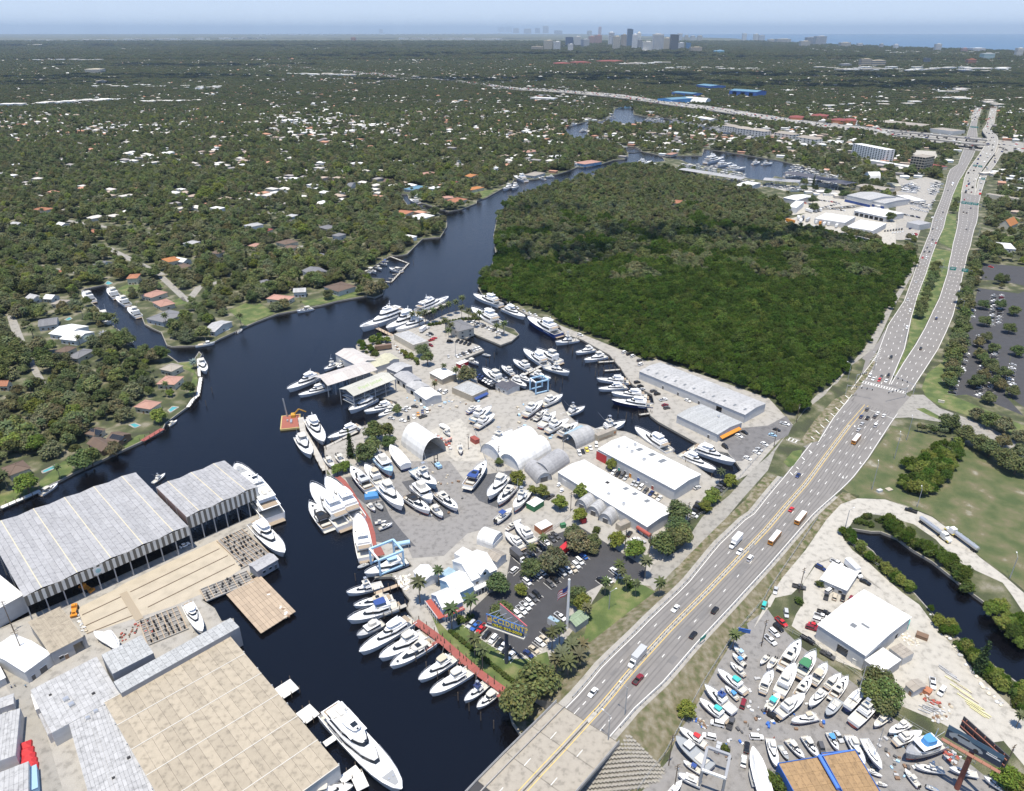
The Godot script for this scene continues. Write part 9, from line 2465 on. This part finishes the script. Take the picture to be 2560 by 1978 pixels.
# the road bridge over the basin
func bridge():
	var t:=thing("road_bridge","concrete road bridge crossing the lower basin","bridge",AX*100.0+AN*-85.0)
	var o:=t.position
	var b:=B.new()
	var para:=B.new()
	var rail_:=B.new()
	var y2:=B.new()
	var wl:=B.new()
	var dk:=B.new()
	var s:=40.0
	while s < 141.0:
		var r:=hw_at(maxf(s,60.0)); r[0]=s
		var e:=minf(s+12.6,141.0)
		var q:=hw_at(maxf(e,60.0)); q[0]=e
		var lo:=-12.2
		var hi:=12.0
		for half in [[lo,-0.3],[0.3,hi]]:
			var d:=B.new()
			var up:=0.1
			var gap:=AX*0.06
			d.quad(hw(r,r[2]+half[0],up)-o+gap,hw(q,q[2]+half[0],up)-o-gap,hw(q,q[2]+half[1],up)-o-gap,hw(r,r[2]+half[1],up)-o+gap)
			d.quad(hw(r,r[2]+half[0],-0.9)-o,hw(q,q[2]+half[0],-0.9)-o,hw(q,q[2]+half[1],-0.9)-o,hw(r,r[2]+half[1],-0.9)-o)
			put("deck_slab",d,M.bridge_deck if s > 102.0 else M.asphalt_dark,t)
		for x in [-12.2,-9.0,12.0]:
			para.x=Transform3D(Basis.IDENTITY,Vector3.ZERO)
			var a:=hw(r,r[2]+x,0.0)-o
			var c: Vector3=hw(q,q[2]+x,0.0)-o
			para.bar(a+v3(0,0.35,0),c+v3(0,0.35,0),0.35,0.9)
		for x in [-12.3,12.1]:
			var a:=hw(r,r[2]+x,-0.9)-o
			var c: Vector3=hw(q,q[2]+x,-0.9)-o
			var h:=v3(0,1.1,0)
			para.quad(a,c,c+h,a+h)
		rail_.bar(hw(r,r[2]-12.2,1.3)-o,hw(q,q[2]-12.2,1.3)-o,0.12)
		rail_.bar(hw(r,r[2]+12.0,1.3)-o,hw(q,q[2]+12.0,1.3)-o,0.12)
		b.bar(hw(r,r[2],0.1)-o+v3(0,0.35,0),hw(q,q[2],0.1)-o+v3(0,0.35,0),0.4,0.8)
		for x in [-1.0,1.0]: stripe(y2,hw(r,r[2]+x,0.11)-o,hw(q,q[2]+x,0.11)-o,0.2)
		for x in [-5.0,5.0]: stripe(wl,hw(r,r[2]+x,0.115)-o,hw(r,r[2]+x,0.115)-o+AX*3.2,0.2)
		if int((s-40.0)/12.6) % 2==1:
			for x in [-9.0,-3.0,3.0,9.0]:
				var p:=hw(r,r[2]+x,-0.9)-o
				put("pier",panel_box(0.9,p.y+1.9,0.9),M.bridge_side,t,v3(p.x,-1.9,p.z))
		s += 12.6
	var ab:=hw_at(141.0)
	var aw:=B.new()
	var gl: float=-11.5-0.4-ab[4]*2.0
	var gr: float=10.9+0.4+ab[4]*2.0
	var pq:=[hw(ab,ab[2]-11.5,0.05),hw(ab,ab[2]+10.9,0.05),hw(ab,ab[2]+gr),hw(ab,ab[2]+gl)]
	pq[2].y=-0.1; pq[3].y=-0.1
	aw.quad(pq[0]-o,pq[1]-o,pq[2]-o,pq[3]-o)
	put("abutment",aw,M.bridge_side,t)
	put("parapet",para,M.bridge_side,t)
	put("railing",rail_,M.steel_post,t)
	put("median_barrier",b,M.bridge_side,t)
	put("centre_line",y2,plain(rgb(0.72,0.5,0.12),0.7),t)
	put("lane_line",wl,plain(rgb(0.75,0.74,0.7),0.7),t)
	var sl:=B.new()
	for i in 44:
		for k in 18:
			var s3:=146.0-i*0.86
			var off:=1.0+k*1.5+(i % 2)*0.7
			var top:=6.1-maxf(0.0,141.0-s3)*0.24-maxf(0.0,off-11.5)*0.42
			if s3 > 141.0 and off < 12.0: continue
			if top < 0.1: continue
			var c: Vector3=AX*s3+AN*(ab[2]+off)
			sl.x=Transform3D(Basis(Vector3.UP,atan2(AX.x,AX.z)),v3(c.x,top-0.3+rng.randf()*0.05,c.z))
			sl.box(Vector3.ZERO,v3(1.42,0.3,0.8))
	sl.x=Transform3D.IDENTITY
	var so:=put("slope_paving",sl,M.seawall)
	tag(so,"stone pitched slope under the near bridge end","stonework","","stuff")

func highway_furniture():
	for side in [["left",-1],["right",1],["median",0]]:
		var t:=thing("guard_rail","steel guard rail with dark posts along the %s of the highway" % {"left": "left edge","right": "right edge","median": "middle"}[side[0]],"guard rail",AX*146.0+AN*-85.0)
		var b:=B.new()
		var s:=146.0
		var last:=Vector3.ZERO
		var from:=146.0
		while s < (330.0 if side[1] else 410.0):
			var r:=hw_at(s)
			for w in ([0.0] if side[1] else [-0.45,0.45]):
				var off: float=r[1]-0.3 if side[1]==-1 else r[3]+0.3 if side[1]==1 else r[2]+w
				var p:=hw(r,off,0.1)-t.position
				put("post",panel_box(0.2,0.75,0.2),M.dark,t,p)
				var q:=hw_at(s+3.0)
				var off2: float=q[1]-0.3 if side[1]==-1 else q[3]+0.3 if side[1]==1 else q[2]+w
				b.bar(p+v3(0,0.65,0),hw(q,off2,0.1)-t.position+v3(0,0.65,0),0.1,0.3)
			s += 3.0
		put("rail",b,M.steel,t)
		if side[1]==0:
			var strip:=B.new()
			s=141.0
			while s < 410.0:
				var r:=hw_at(s)
				var q:=hw_at(s+6.0)
				strip.quad(hw(r,r[2]-0.7,0.125)-t.position,hw(q,q[2]-0.7,0.125)-t.position,hw(q,q[2]+0.7,0.125)-t.position,hw(r,r[2]+0.7,0.125)-t.position)
				s += 6.0
			put("gravel_strip",strip,M.gravel,t)
	for g in SIGNS:
		var t:=thing("sign_gantry",g[6],"road sign",v3(g[0],0,g[1]),g[2],"sign gantries over the carriageways")
		var span: float=g[3]
		var b:=B.new()
		b.bar(v3(-span/2,0,0),v3(-span/2,7.5,0),0.4)
		b.bar(v3(span/2,0,0),v3(span/2,7.5,0),0.4)
		for y in [6.6,7.6]: b.bar(v3(-span/2,y,0),v3(span/2,y,0),0.22)
		put("frame",b,M.steel,t)
		for k in g[4]:
			var p:=put("sign_panel",panel_box(g[5],3.0,0.15),plain(rgb(0.01,0.24,0.2),0.5),t,v3(-span/2+span*k,5.6,0.3))
			put("sign_text",panel_box(g[5]*0.7,0.35,0.04),M.gel,p,v3(0,1.9,0.09))
			put("sign_text",panel_box(g[5]*0.5,0.35,0.04),M.gel,p,v3(-g[5]*0.08,1.1,0.09))
	for g in SIGNALS:
		var t:=thing("traffic_signal",g[4],"traffic light",v3(g[0],0,g[1]),g[2],"traffic signals at the crossing")
		var b:=B.new()
		b.bar(Vector3.ZERO,v3(0,7.0,0),0.35); b.bar(v3(0,6.6,0),v3(g[3],7.2,0),0.25); put("mast_arm",b,M.steel,t)
		for k in 4: put("signal_head",panel_box(0.5,1.2,0.4),M.dark,t,v3(g[3]*(0.35+0.2*k),6.0,0))
	var paint:=plain(rgb(0.75,0.74,0.7),0.7)
	var zb:=B.new()
	for z in ZEBRA:
		var p:=v3(z[0],0.145,z[1])
		var q:=v3(z[2],0.145,z[3])
		var n:=int(p.distance_to(q)/1.6)
		var d:=(q-p).normalized()
		var nn:=v3(-d.z,0,d.x)
		for i in n: stripe(zb,p.lerp(q,(i+0.5)/n)-nn*1.4,p.lerp(q,(i+0.5)/n)+nn*1.4,0.6)
		stripe(zb,p-nn*2.0,q-nn*2.0,0.3)
		stripe(zb,p+nn*2.0,q+nn*2.0,0.3)
	for z in STRIPES: stripe(zb,v3(z[0],0.145,z[1]),v3(z[2],0.145,z[3]),z[4])
	struct("road_marking",zb,paint)
	var sg:=thing("road_sign","green road sign on two posts beside the right guard rail","road sign",v3(SIGN1[0],3.0,SIGN1[1]),0.7)
	put("sign_panel",panel_box(3.6,1.6,0.1),plain(rgb(0.01,0.24,0.2),0.5),sg,v3(0,2.4,0))
	for s in [-1.2,1.2]: put("post",panel_box(0.15,5.0,0.15),M.steel_post,sg,v3(s,-1.0,-0.1))

# the two billboards, flag pole and chimney
func billboards():
	var p: Array=SPOTS["accident"]
	var t:=thing("billboard","blue law firm billboard reading ACCIDENT? above the parked cars","billboard",v3(p[0],0,p[1]),p[2])
	var H:=17.0
	var b:=B.new()
	b.lathe(v3(0,-0.2,-1.0),[[0.75,0],[0.7,H-1]],10); put("column",b,plain(rgb(0.05,0.06,0.09),0.6),t)
	b=B.new(); b.box(v3(0,H-1.0,0),v3(15.2,0.35,1.6)); put("catwalk",b,M.gel_cream,t)
	var face:=put("sign_panel",panel_box(14.6,4.6,0.3),plain(rgb(0.06,0.16,0.4),0.6),t,v3(0,H,0.3))
	put("dark_band",panel_box(14.6,1.5,0.05),plain(rgb(0.03,0.03,0.04),0.6),face,v3(0,0.05,0.17))
	text_on(face,"ACCIDENT?",2.9,plain(rgb(0.72,0.55,0.1),0.6),v3(1.2,3.25,0.2))
	text_on(face,"(954) 933-3000",1.7,plain(rgb(0.75,0.65,0.05),0.6),v3(1.0,0.85,0.24))
	var port:=put("portrait",panel_box(2.0,2.9,0.05),plain(rgb(0.5,0.3,0.22),0.6),face,v3(-6.0,1.2,0.17))
	put("portrait_collar",panel_box(2.0,0.6,0.05),M.gel,port,v3(0,-0.65,0.0))
	put("portrait_hair",panel_box(1.4,0.5,0.03),M.dark,port,v3(0,2.4,0.04))
	b=B.new()
	for i in 5: b.bar(v3(-6.5+3.2*i,H+4.2,0),v3(-6.0+2.6*i+2.4,H+4.2,-4.0+i*0.75),0.2); b.bar(v3(-6.5+3.2*i,H+0.4,0),v3(-6.0+2.6*i+2.4,H+4.2,-4.0+i*0.75),0.15)
	put("frame",b,M.steel,t)
	var back:=put("rear_panel",panel_box(14.6,4.6,0.3),plain(rgb(0.4,0.38,0.36),0.7),t,v3(1.6,H,-3.2),-0.42)
	put("red_edge",panel_box(14.6,0.3,0.34),plain(rgb(0.5,0.12,0.14),0.6),back,v3(0,4.6,0))
	p=SPOTS["car_ad"]
	t=thing("billboard","dark blue billboard with a silver car on a rusty red column","billboard",v3(p[0],0,p[1]),p[2])
	H=17.5
	b=B.new(); b.lathe(v3(0,-0.2,-0.8),[[0.75,0],[0.7,H-0.8]],10); put("column",b,plain(rgb(0.24,0.075,0.05),0.7),t)
	b=B.new(); b.box(v3(0,H-1.0,1.0),v3(15.5,0.15,1.2))
	for i in 8: b.bar(v3(-7.5+2.14*i,H-1.0,1.6),v3(-7.5+2.14*i,H,1.6),0.08)
	put("catwalk",b,plain(rgb(0.3,0.14,0.1),0.7),t)
	face=put("sign_panel",panel_box(14.6,4.8,0.3),plain(rgb(0.03,0.05,0.085),0.5),t,v3(0,H,0.3))
	put("sky_band",panel_box(14.6,1.5,0.04),plain(rgb(0.09,0.16,0.23),0.5),face,v3(0,3.25,0.14))
	var cb:=B.new()      # the printed car in outline
	var cp:=PackedVector2Array([Vector2(-6.3,1.3),Vector2(-6.6,2.3),Vector2(-5.6,3.1),Vector2(-3.8,3.9),Vector2(-2.0,3.8),Vector2(-0.4,2.9),Vector2(1.6,2.6),Vector2(2.4,2.0),Vector2(2.5,1.3),Vector2(1.8,1.0),Vector2(-5.4,1.0)])
	var tri:=Geometry2D.triangulate_polygon(cp)
	for i in range(0,tri.size(),3): cb.tri(v3(cp[tri[i]].x,cp[tri[i]].y,0),v3(cp[tri[i+1]].x,cp[tri[i+1]].y,0),v3(cp[tri[i+2]].x,cp[tri[i+2]].y,0))
	put("printed_car",cb,plain(rgb(0.34,0.37,0.39),0.5),face,v3(0,0,0.19))
	for x in [-4.6,0.8]:
		b=B.new()
		var ring:=[]
		for i in 12: ring.append(v3(x+cos(TAU*i/12)*0.72,1.15+sin(TAU*i/12)*0.72,0))
		b.fan(ring); put("printed_wheel",b,M.dark,face,v3(0,0,0.21))
	put("printed_window",panel_box(3.2,0.6,0.02),M.dark,face,v3(-2.9,2.9,0.2))
	put("printed_line",panel_box(2.6,0.24,0.03),M.gel,face,v3(4.6,2.9,0.18))
	put("printed_line",panel_box(3.6,0.4,0.03),M.gel,face,v3(5.0,2.2,0.18))
	back=put("rear_panel",panel_box(14.6,4.8,0.3),plain(rgb(0.06,0.06,0.065),0.7),t,v3(1.5,H,-3.3),-0.4)
	b=B.new()
	for i in 5: b.bar(v3(-6+3*i,0.3,0.3),v3(-6+3*i,4.6,0.3),0.25)
	for y in [1.2,3.4]: b.bar(v3(-7.2,y,0.45),v3(7.2,y,0.45),0.3)
	put("frame",b,plain(rgb(0.28,0.12,0.09),0.7),back)
	p=SPOTS["flag"]
	t=thing("flag_pole","tall white flag pole with a large striped flag on the restaurant lot","flag pole",v3(p[0],0,p[1]),0.5)
	b=B.new(); b.lathe(Vector3.ZERO,[[0.6,-0.2],[0.45,24.0]],8); put("pole",b,M.gel,t)
	for i in 7:
		b=B.new()
		for k in 6:
			var x0:=-0.5-k*0.75
			var y:=21.5-i*0.55-k*0.35
			var zz:=sin(k*1.1)*0.4
			b.quad(v3(x0,y,zz),v3(x0-0.75,y-0.35,sin((k+1)*1.1)*0.4),v3(x0-0.75,y-0.9,sin((k+1)*1.1)*0.4),v3(x0,y-0.55,zz))
		put("flag_stripe",b,plain(rgb(0.45,0.05,0.06),0.8) if i % 2==0 else M.gel,t)
	b=B.new()
	for k in 3: b.quad(v3(-0.5-k*0.75,21.55-k*0.35,sin(k*1.1)*0.4+0.04),v3(-1.25-k*0.75,21.2-k*0.35,sin((k+1)*1.1)*0.4+0.04),v3(-1.25-k*0.75,19.2-k*0.35,sin((k+1)*1.1)*0.4+0.04),v3(-0.5-k*0.75,19.55-k*0.35,sin(k*1.1)*0.4+0.04))
	put("flag_canton",b,plain(rgb(0.02,0.04,0.18),0.8),t)
	p=SPOTS["pipe"]
	t=thing("roof_pipe","thick bright blue pipe lying between the tan roofed halls","pipe",v3(p[0],0,p[1]))
	b=B.new(); b.bar(v3(0,5.6,0),v3(p[2]-p[0],5.6,p[3]-p[1]),1.2,1.2,10); put("pipe",b,plain(rgb(0.08,0.2,0.62),0.5),t)
	b=B.new(); b.bar(v3(0.2,5.5,0),v3(p[4]-p[0],5.5,p[5]-p[1]),0.5,0.5,8); put("branch_pipe",b,plain(rgb(0.08,0.2,0.62),0.5),t)

# lift platforms, barges and basins on the left
func grid_platform(called: String,label: String,q: Array,nx: int,nz: int,y: float,solid: bool):
	var a:=v3(q[0],y,q[1])
	var u:=v3(q[2],y,q[3])-a
	var v:=v3(q[4],y,q[5])-a
	var t:=thing(called,label,"platform",a)
	var turn:=atan2(-u.z,u.x)
	if solid:
		for i in nx:
			for k in nz: put("deck_plank",panel_box(u.length()/nx-0.08,0.3,v.length()/nz-0.08),M.planks["tan"][rng.randi() % 3],t,u*(i+0.5)/nx+v*(k+0.5)/nz-v3(0,0.3,0),turn)
	else:
		var f:=B.new()
		f.x=Transform3D(Basis(Vector3.UP,turn),(u+v)/2.0-v3(0,0.5,0))
		f.box(Vector3.ZERO,v3(u.length(),0.3,v.length())); put("deck",f,M.greyyard,t)
		for i in nx+1: put("beam",panel_box(0.3,0.5,v.length()),M.planks["tan"][rng.randi() % 3],t,u*i/nx+v*0.5-v3(0,0.15,0),turn)
		for k in nz+1: put("beam",panel_box(u.length(),0.4,0.25),M.planks["grey"][rng.randi() % 3],t,v*k/nz+u*0.5-v3(0,0.1,0),turn)
		for i in nx:
			for k in nz:
				if rng.randf() < 0.5: put("cradle_block",panel_box(0.5,1.1,0.9),M.dark,t,u*(i+0.3+rng.randf()*0.4)/nx+v*(k+0.5)/nz,turn+rng.randf()*0.3)
	return t

func left_marina_works():
	for g in PLATFORMS: grid_platform(g[0],g[1],g[2],g[3],g[4],g[5],g[6])
	for r in RAILS:
		var a:=v3(r[1],0.1,r[2])
		var e:=v3(r[3],0.1,r[4])
		var o:=thing("track_rail" if r[0]==0 else "plank_walk",r[5],"track" if r[0]==0 else "walkway",a,0.0,"rails and walkways of the sand basin")
		var b:=B.new()
		b.bar(Vector3.ZERO,e-a,0.35 if r[0]==0 else 2.8,0.3 if r[0]==0 else 0.35)
		put("rail" if r[0]==0 else "deck_plank",b,M.wood_dark if r[0]==0 else M.wood,o)
	var p: Array=SPOTS["barge"]
	var t:=thing("work_barge","red decked work barge with a yellow excavator at the pier end","barge",v3(p[0],-1.1,p[1]),p[2])
	var b:=B.new()
	b.box(v3(0,-0.6,0),v3(11,1.7,17)); put("hull",b,plain(rgb(0.5,0.4,0.16),0.8),t)
	b=B.new(); b.box(v3(0,1.1,0),v3(9.8,0.06,15.8)); put("deck",b,plain(rgb(0.3,0.1,0.07),0.85),t)
	b=B.new(); b.bar(v3(-2,1.1,-6),v3(-3,13,-7),0.6); put("spud",b,M.steel,t)
	b=B.new(); b.box(v3(1.5,1.2,-6),v3(2.6,1.6,3.6)); b.bar(v3(2,2.6,-6),v3(5,5.5,-6.4),0.6); b.bar(v3(5,5.5,-6.4),v3(9,3.0,-6.6),0.5); put("excavator",b,plain(rgb(0.5,0.27,0.03),0.6),t)
	b=B.new(); b.box(v3(0.5,1.16,1),v3(1.2,1.0,4)); b.box(v3(-1.6,1.16,0),v3(0.9,1.2,1.4)); put("deck_gear",b,M.steel,t)
	for k in LIFTS:
		t=thing("travel_lift",k[4],"boat lift",v3(k[0],0,k[1]),k[2],"travel lifts")
		var m: Material=plain(PAINT[k[3]],0.6)
		b=B.new()
		for sx in [-1.0,1.0]:
			for sz in [-1.0,1.0]: b.bar(v3(sx*k[5],0.5,sz*k[6]),v3(sx*k[5],8.5,sz*k[6]),0.7)
			b.bar(v3(sx*k[5],8.5,-k[6]),v3(sx*k[5],8.5,k[6]),0.8); b.bar(v3(sx*k[5],1.0,-k[6]),v3(sx*k[5],1.0,k[6]),0.6)
		b.bar(v3(-k[5],8.6,-k[6]),v3(k[5],8.6,-k[6]),0.8); put("frame",b,m,t)
		b=B.new(); b.bar(v3(-k[5],8.6,k[6]),v3(k[5],8.6,k[6]),0.7); put("cross_beam",b,M.gel,t)
		for sx in [-1.0,1.0]:
			for sz in [-1.0,1.0]:
				wheels(t,k[5],[k[6]*sz],0.8,0.6)
				break

func yard_pieces():
	var r2:=RandomNumberGenerator.new()
	r2.seed=21
	for h in HEAPS:
		var poly:=pts2(h[3])
		var box:=box_of(poly)
		var n:=0
		var tries:=0
		var holder: Node3D=null
		var b:=B.new()
		while n < h[4] and tries < 4000:
			tries += 1
			var p:=Vector2(r2.randf_range(box.position.x,box.end.x),r2.randf_range(box.position.y,box.end.y))
			if not Geometry2D.is_point_in_polygon(p,poly): continue
			n += 1
			var s: float=h[5]*r2.randf_range(0.6,1.3)
			b=B.new()
			var k: int=h[7]
			if k==0: b.lathe(Vector3.ZERO,[[s*0.5,-0.1],[s*0.62,s*0.25],[s*0.3,s*0.55]],6)
			elif k==1: b.box(Vector3.ZERO,v3(s,s*0.8,s*1.6))
			else: b.bar(v3(-s*2,0.25,0),v3(s*2,0.25,r2.randf_range(-0.3,0.3)),0.3)
			var o:=put(h[0],b,plain(PAINT[h[6][r2.randi() % h[6].size()]],0.9),null,v3(p.x,0.05,p.y),r2.randf()*TAU if k < 2 else h[8])
			tag(o,h[1],h[2],h[1]+" group")
	for f in FENCES: fence_line(f[0],f[1],f[2],f[3],M.steel_post if f[4]==0 else plain(PAINT[f[4]],0.7),f[5])
	for e in BOXES:
		var t:=thing(e[0],e[1],e[2],v3(e[3],0.05,e[4]),e[5],e[11] if e.size() > 11 else "")
		var b:=B.new()
		if e[9]==1: b.bar(v3(-e[6]/2,e[7]/2+1.6,0),v3(e[6]/2,e[7]/2+1.6,0),e[7],e[7],12)
		elif e[9]==2:
			b.taper(Vector3.ZERO,v3(e[6],e[7]*0.5,e[8]),Vector2(e[6]*0.9,e[8]*0.9)); b.taper(v3(0,e[7]*0.5,0),v3(e[6]*0.9,e[7]*0.5,e[8]*0.9),Vector2(e[6]*0.3,e[8]*0.2))
		else:
			b.box(Vector3.ZERO,v3(e[6],e[7],e[8]))
		put("body",b,plain(PAINT[e[10]],0.7),t)
		b=B.new()
		if e[9]==1:
			for s in [-0.4,0.0,0.4]: b.box(v3(e[6]*s,0,0),v3(0.2,1.8,e[8]))
			put("support",b,M.steel_post,t)
		elif e[9]==0:
			b.box(v3(0,e[7],0),v3(e[6]+0.12,0.1,e[8]+0.12)); put("lid",b,plain(PAINT[e[10]]*0.8,0.7),t)
	for p in PEOPLE: person(p)

func person(p: Array):
	var t:=thing("person",p[5],"person",v3(p[0],0.06,p[1]),p[2],"people walking in the lots")
	var b:=B.new()
	var rows:=[[0.0,0.16,0.1,p[4]],[0.45,0.17,0.1,p[4]],[0.9,0.2,0.13,p[4]],[1.0,0.19,0.12,p[3]],[1.25,0.21,0.13,p[3]],[1.42,0.2,0.11,p[3]],[1.48,0.07,0.07,10],[1.54,0.075,0.085,10],[1.64,0.085,0.1,10],[1.74,0.06,0.07,17]]
	var rings:=[]
	for q in rows:
		var ring:=[]
		for i in 8: ring.append(v3(cos(TAU*i/8)*q[1],q[0],sin(TAU*i/8)*q[2]))
		rings.append(ring)
	for i in rings.size()-1:
		b.col=PAINT[rows[i+1][3]]
		b.ring_skin([rings[i],rings[i+1]],true,false)
	for s in [-1.0,1.0]:
		b.col=PAINT[p[3]]; b.bar(v3(0.21*s,1.4,0),v3(0.28*s,1.1,0.02),0.1)
		b.col=PAINT[10]; b.bar(v3(0.28*s,1.1,0.02),v3(0.26*s,0.8,0.1),0.08)
	put("body",b,leafmat(),t)

# the plain of small houses beyond
func far_suburb():
	var hm:=[]
	for k in 2:
		var b:=B.new()
		b.box(v3(0,0,0),v3(14,3.2,9))
		if k==0:
			var e:=[v3(-7.4,3.2,-4.9),v3(7.4,3.2,-4.9),v3(7.4,3.2,4.9),v3(-7.4,3.2,4.9)]
			b.quad(e[0],v3(-3,5.0,0),v3(3,5.0,0),e[1]); b.quad(e[2],v3(3,5.0,0),v3(-3,5.0,0),e[3])
			b.tri(e[1],v3(3,5.0,0),e[2]); b.tri(e[3],v3(-3,5.0,0),e[0])
		else: b.box(v3(0,3.2,0),v3(14.6,0.4,9.6))
		hm.append(b.mesh())
	var cols:=[rgb(0.72,0.72,0.7),rgb(0.66,0.63,0.58),rgb(0.55,0.52,0.48),rgb(0.46,0.25,0.17),rgb(0.3,0.28,0.27),rgb(0.75,0.75,0.74),rgb(0.4,0.32,0.26)]
	var list:=[]
	var z:=-760.0
	while z > -11000.0:
		var step:=24.0*(1.0+maxf(0.0,-z-1500.0)/6000.0)
		var half:=-z*0.74+40.0
		var x:=-half
		while x < half:
			var px:=x+rng.randf_range(-7,7)
			var pz:=z+rng.randf_range(-5,5)
			x += step
			if z > -2290.0:
				if mask_at(px,pz)==1 or mask_at(px,pz)==2: continue
				if mask_at(px,pz)==0 and px > -900.0: continue
				if px > -100.0 and z > -1200.0 and px < 600.0: continue
			var nn:=noise.get_noise_2d(px*0.25+700.0,pz*0.25)
			var limit:=0.34 if z > -1500.0 else 0.72
			if z > -1000.0: limit=0.1
			if rng.randf() > limit+nn*0.9: continue
			if not Geometry2D.is_point_in_polygon(Vector2(px,pz),land_outline): continue
			list.append([0,v3(px,0,pz),(0.0 if rng.randf() < 0.7 else PI/2)-0.55+rng.randf_range(-0.1,0.1),rng.randf_range(0.8,1.2)*(1.0 if z > -3000.0 else 1.0+(-z-3000.0)/6000.0),cols[rng.randi() % cols.size()],rng.randi() % 2])
			if z > -2290.0:
				var f:=PackedVector2Array([Vector2(px-7,pz-7),Vector2(px+7,pz-7),Vector2(px+7,pz+11),Vector2(px-7,pz+11)])
				fill(f,1)
		z -= step*1.05
	var singles:=0
	var rest:=[[],[]]
	for p in list:
		var q: Vector3=p[1]
		if singles < 280 and absf(q.x) < -q.z*0.7:
			singles += 1
			var t:=thing("house","small pale roofed house among the trees of the distant suburb","house",q,p[2],"small houses of the distant suburb")
			t.scale=Vector3.ONE*p[3]
			put("shell",hm[p[5]],plain(p[4],0.85),t)
		else: rest[p[5]].append(p)
	for k in 2:
		for p in rest[k]: p[4]=p[4]*1.4
		mass("distant_houses",hm[k],rest[k],"countless small roofs of the far suburbs","houses")
	var big:=[]
	for s in STRIPS:
		var a:=Vector2(s[0],s[1])
		var e:=Vector2(s[2],s[3])
		var n: int=s[4]
		for i in n:
			var c:=a.lerp(e,(i+rng.randf()*0.8)/n)
			big.append([0,v3(c.x,0,c.y+rng.randf_range(-s[5],s[5])),rng.randf_range(-0.15,0.15),rng.randf_range(1.6,3.4)*s[6],[rgb(0.78,0.77,0.74),rgb(0.7,0.68,0.64),rgb(0.6,0.56,0.5),rgb(0.8,0.8,0.8)][rng.randi() % 4]*1.4,1])
	mass("distant_stores",hm[1],big,"pale flat roofs strung along the far avenues","buildings")
	var cb:=B.new()
	cb.box(v3(0,0.3,0),v3(1.8,0.7,4.5)); cb.taper(v3(0,1.0,-0.2),v3(1.6,0.5,2.6),Vector2(1.3,1.5))
	var cars:=[]
	for key in ["expressway","overpass","overpass_ramp","flyover","westbound_far","eastbound_far","interchange","slip_road"]:
		var rows: Array=RIBS[key][1]
		for i in rows.size()-1:
			var a:=v3(rows[i][0],rows[i][1],rows[i][2])
			var e:=v3(rows[i+1][0],rows[i+1][1],rows[i+1][2])
			var w:=v3(rows[i][3],rows[i][4],rows[i][5])-a
			for n in int(a.distance_to(e)*w.length()/620.0)+1:
				cars.append([0,a.lerp(e,rng.randf())+w*rng.randf_range(0.08,0.92)+v3(0,0.12,0),atan2(e.x-a.x,e.z-a.z),rng.randf_range(0.95,1.5),PAINT[[1,1,2,3,4,5,7,28][rng.randi() % 8]]*1.4,0])
	mass("distant_cars",cb.mesh(),cars,"small cars strung along the far expressway and flyover","cars")
	var fb:=proto("cruiser|-1|-1|far",func(): return make_boat("cruiser",[null,null,rgb(0.02,0.03,0.06),null]))
	var spots: Array[Vector2]=[]
	for s in FAR_BOATS:
		var poly:=pts2(s[0])
		var box:=box_of(poly)
		var n:=0
		for tries in 3000:
			if n >= s[1]: break
			var q:=Vector2(rng.randf_range(box.position.x,box.end.x),rng.randf_range(box.position.y,box.end.y))
			if not Geometry2D.is_point_in_polygon(q,poly): continue
			var clear:=true
			for w in spots: clear=clear and w.distance_to(q) > 9.0
			if not clear: continue
			spots.append(q)
			n += 1
			var o: Node3D=fb.duplicate()
			o.name=numbered("moored_boat")
			add_child(o)
			o.position=v3(q.x,-1.1 if mask_at(q.x,q.y)==1 else 0.3,q.y)
			o.rotation.y=s[2]+(PI if rng.randf() < 0.5 else 0.0)+rng.randf_range(-0.1,0.1)
			o.scale=Vector3.ONE*rng.randf_range(12,20)/11.0
			tag(o,"small white boat packed in the far basins","boat","white boats packed in the far basins")

# fair weather clouds overhead, out of the picture; their shadows lie on the land
func clouds():
	var m:=StandardMaterial3D.new()
	m.albedo_color=Color(0.95,0.95,0.95)
	m.roughness=1.0
	var r:=RandomNumberGenerator.new()
	r.seed=4
	for c in CLOUDS:
		var b:=B.new()
		for i in int(c[4]):
			var a:=r.randf()*TAU
			var d:=sqrt(r.randf())
			var p:=v3(cos(a)*d*c[2],r.randf_range(0,30),sin(a)*d*c[3])
			var q: float=minf(c[2],c[3])*r.randf_range(0.1,0.24)
			var rings:=[]
			for k in 5:
				var t:=PI*(0.03+0.94*k/4.0)
				var ring:=[]
				for j in 9: ring.append(p+v3(cos(TAU*j/9)*sin(t)*q,cos(t)*q*0.35,sin(TAU*j/9)*sin(t)*q))
				rings.append(ring)
			b.ring_skin(rings,true,true)
		var o:=put("cloud",b,m,null,v3(c[0],1400,c[1]))
		o.set_meta("kind","structure")
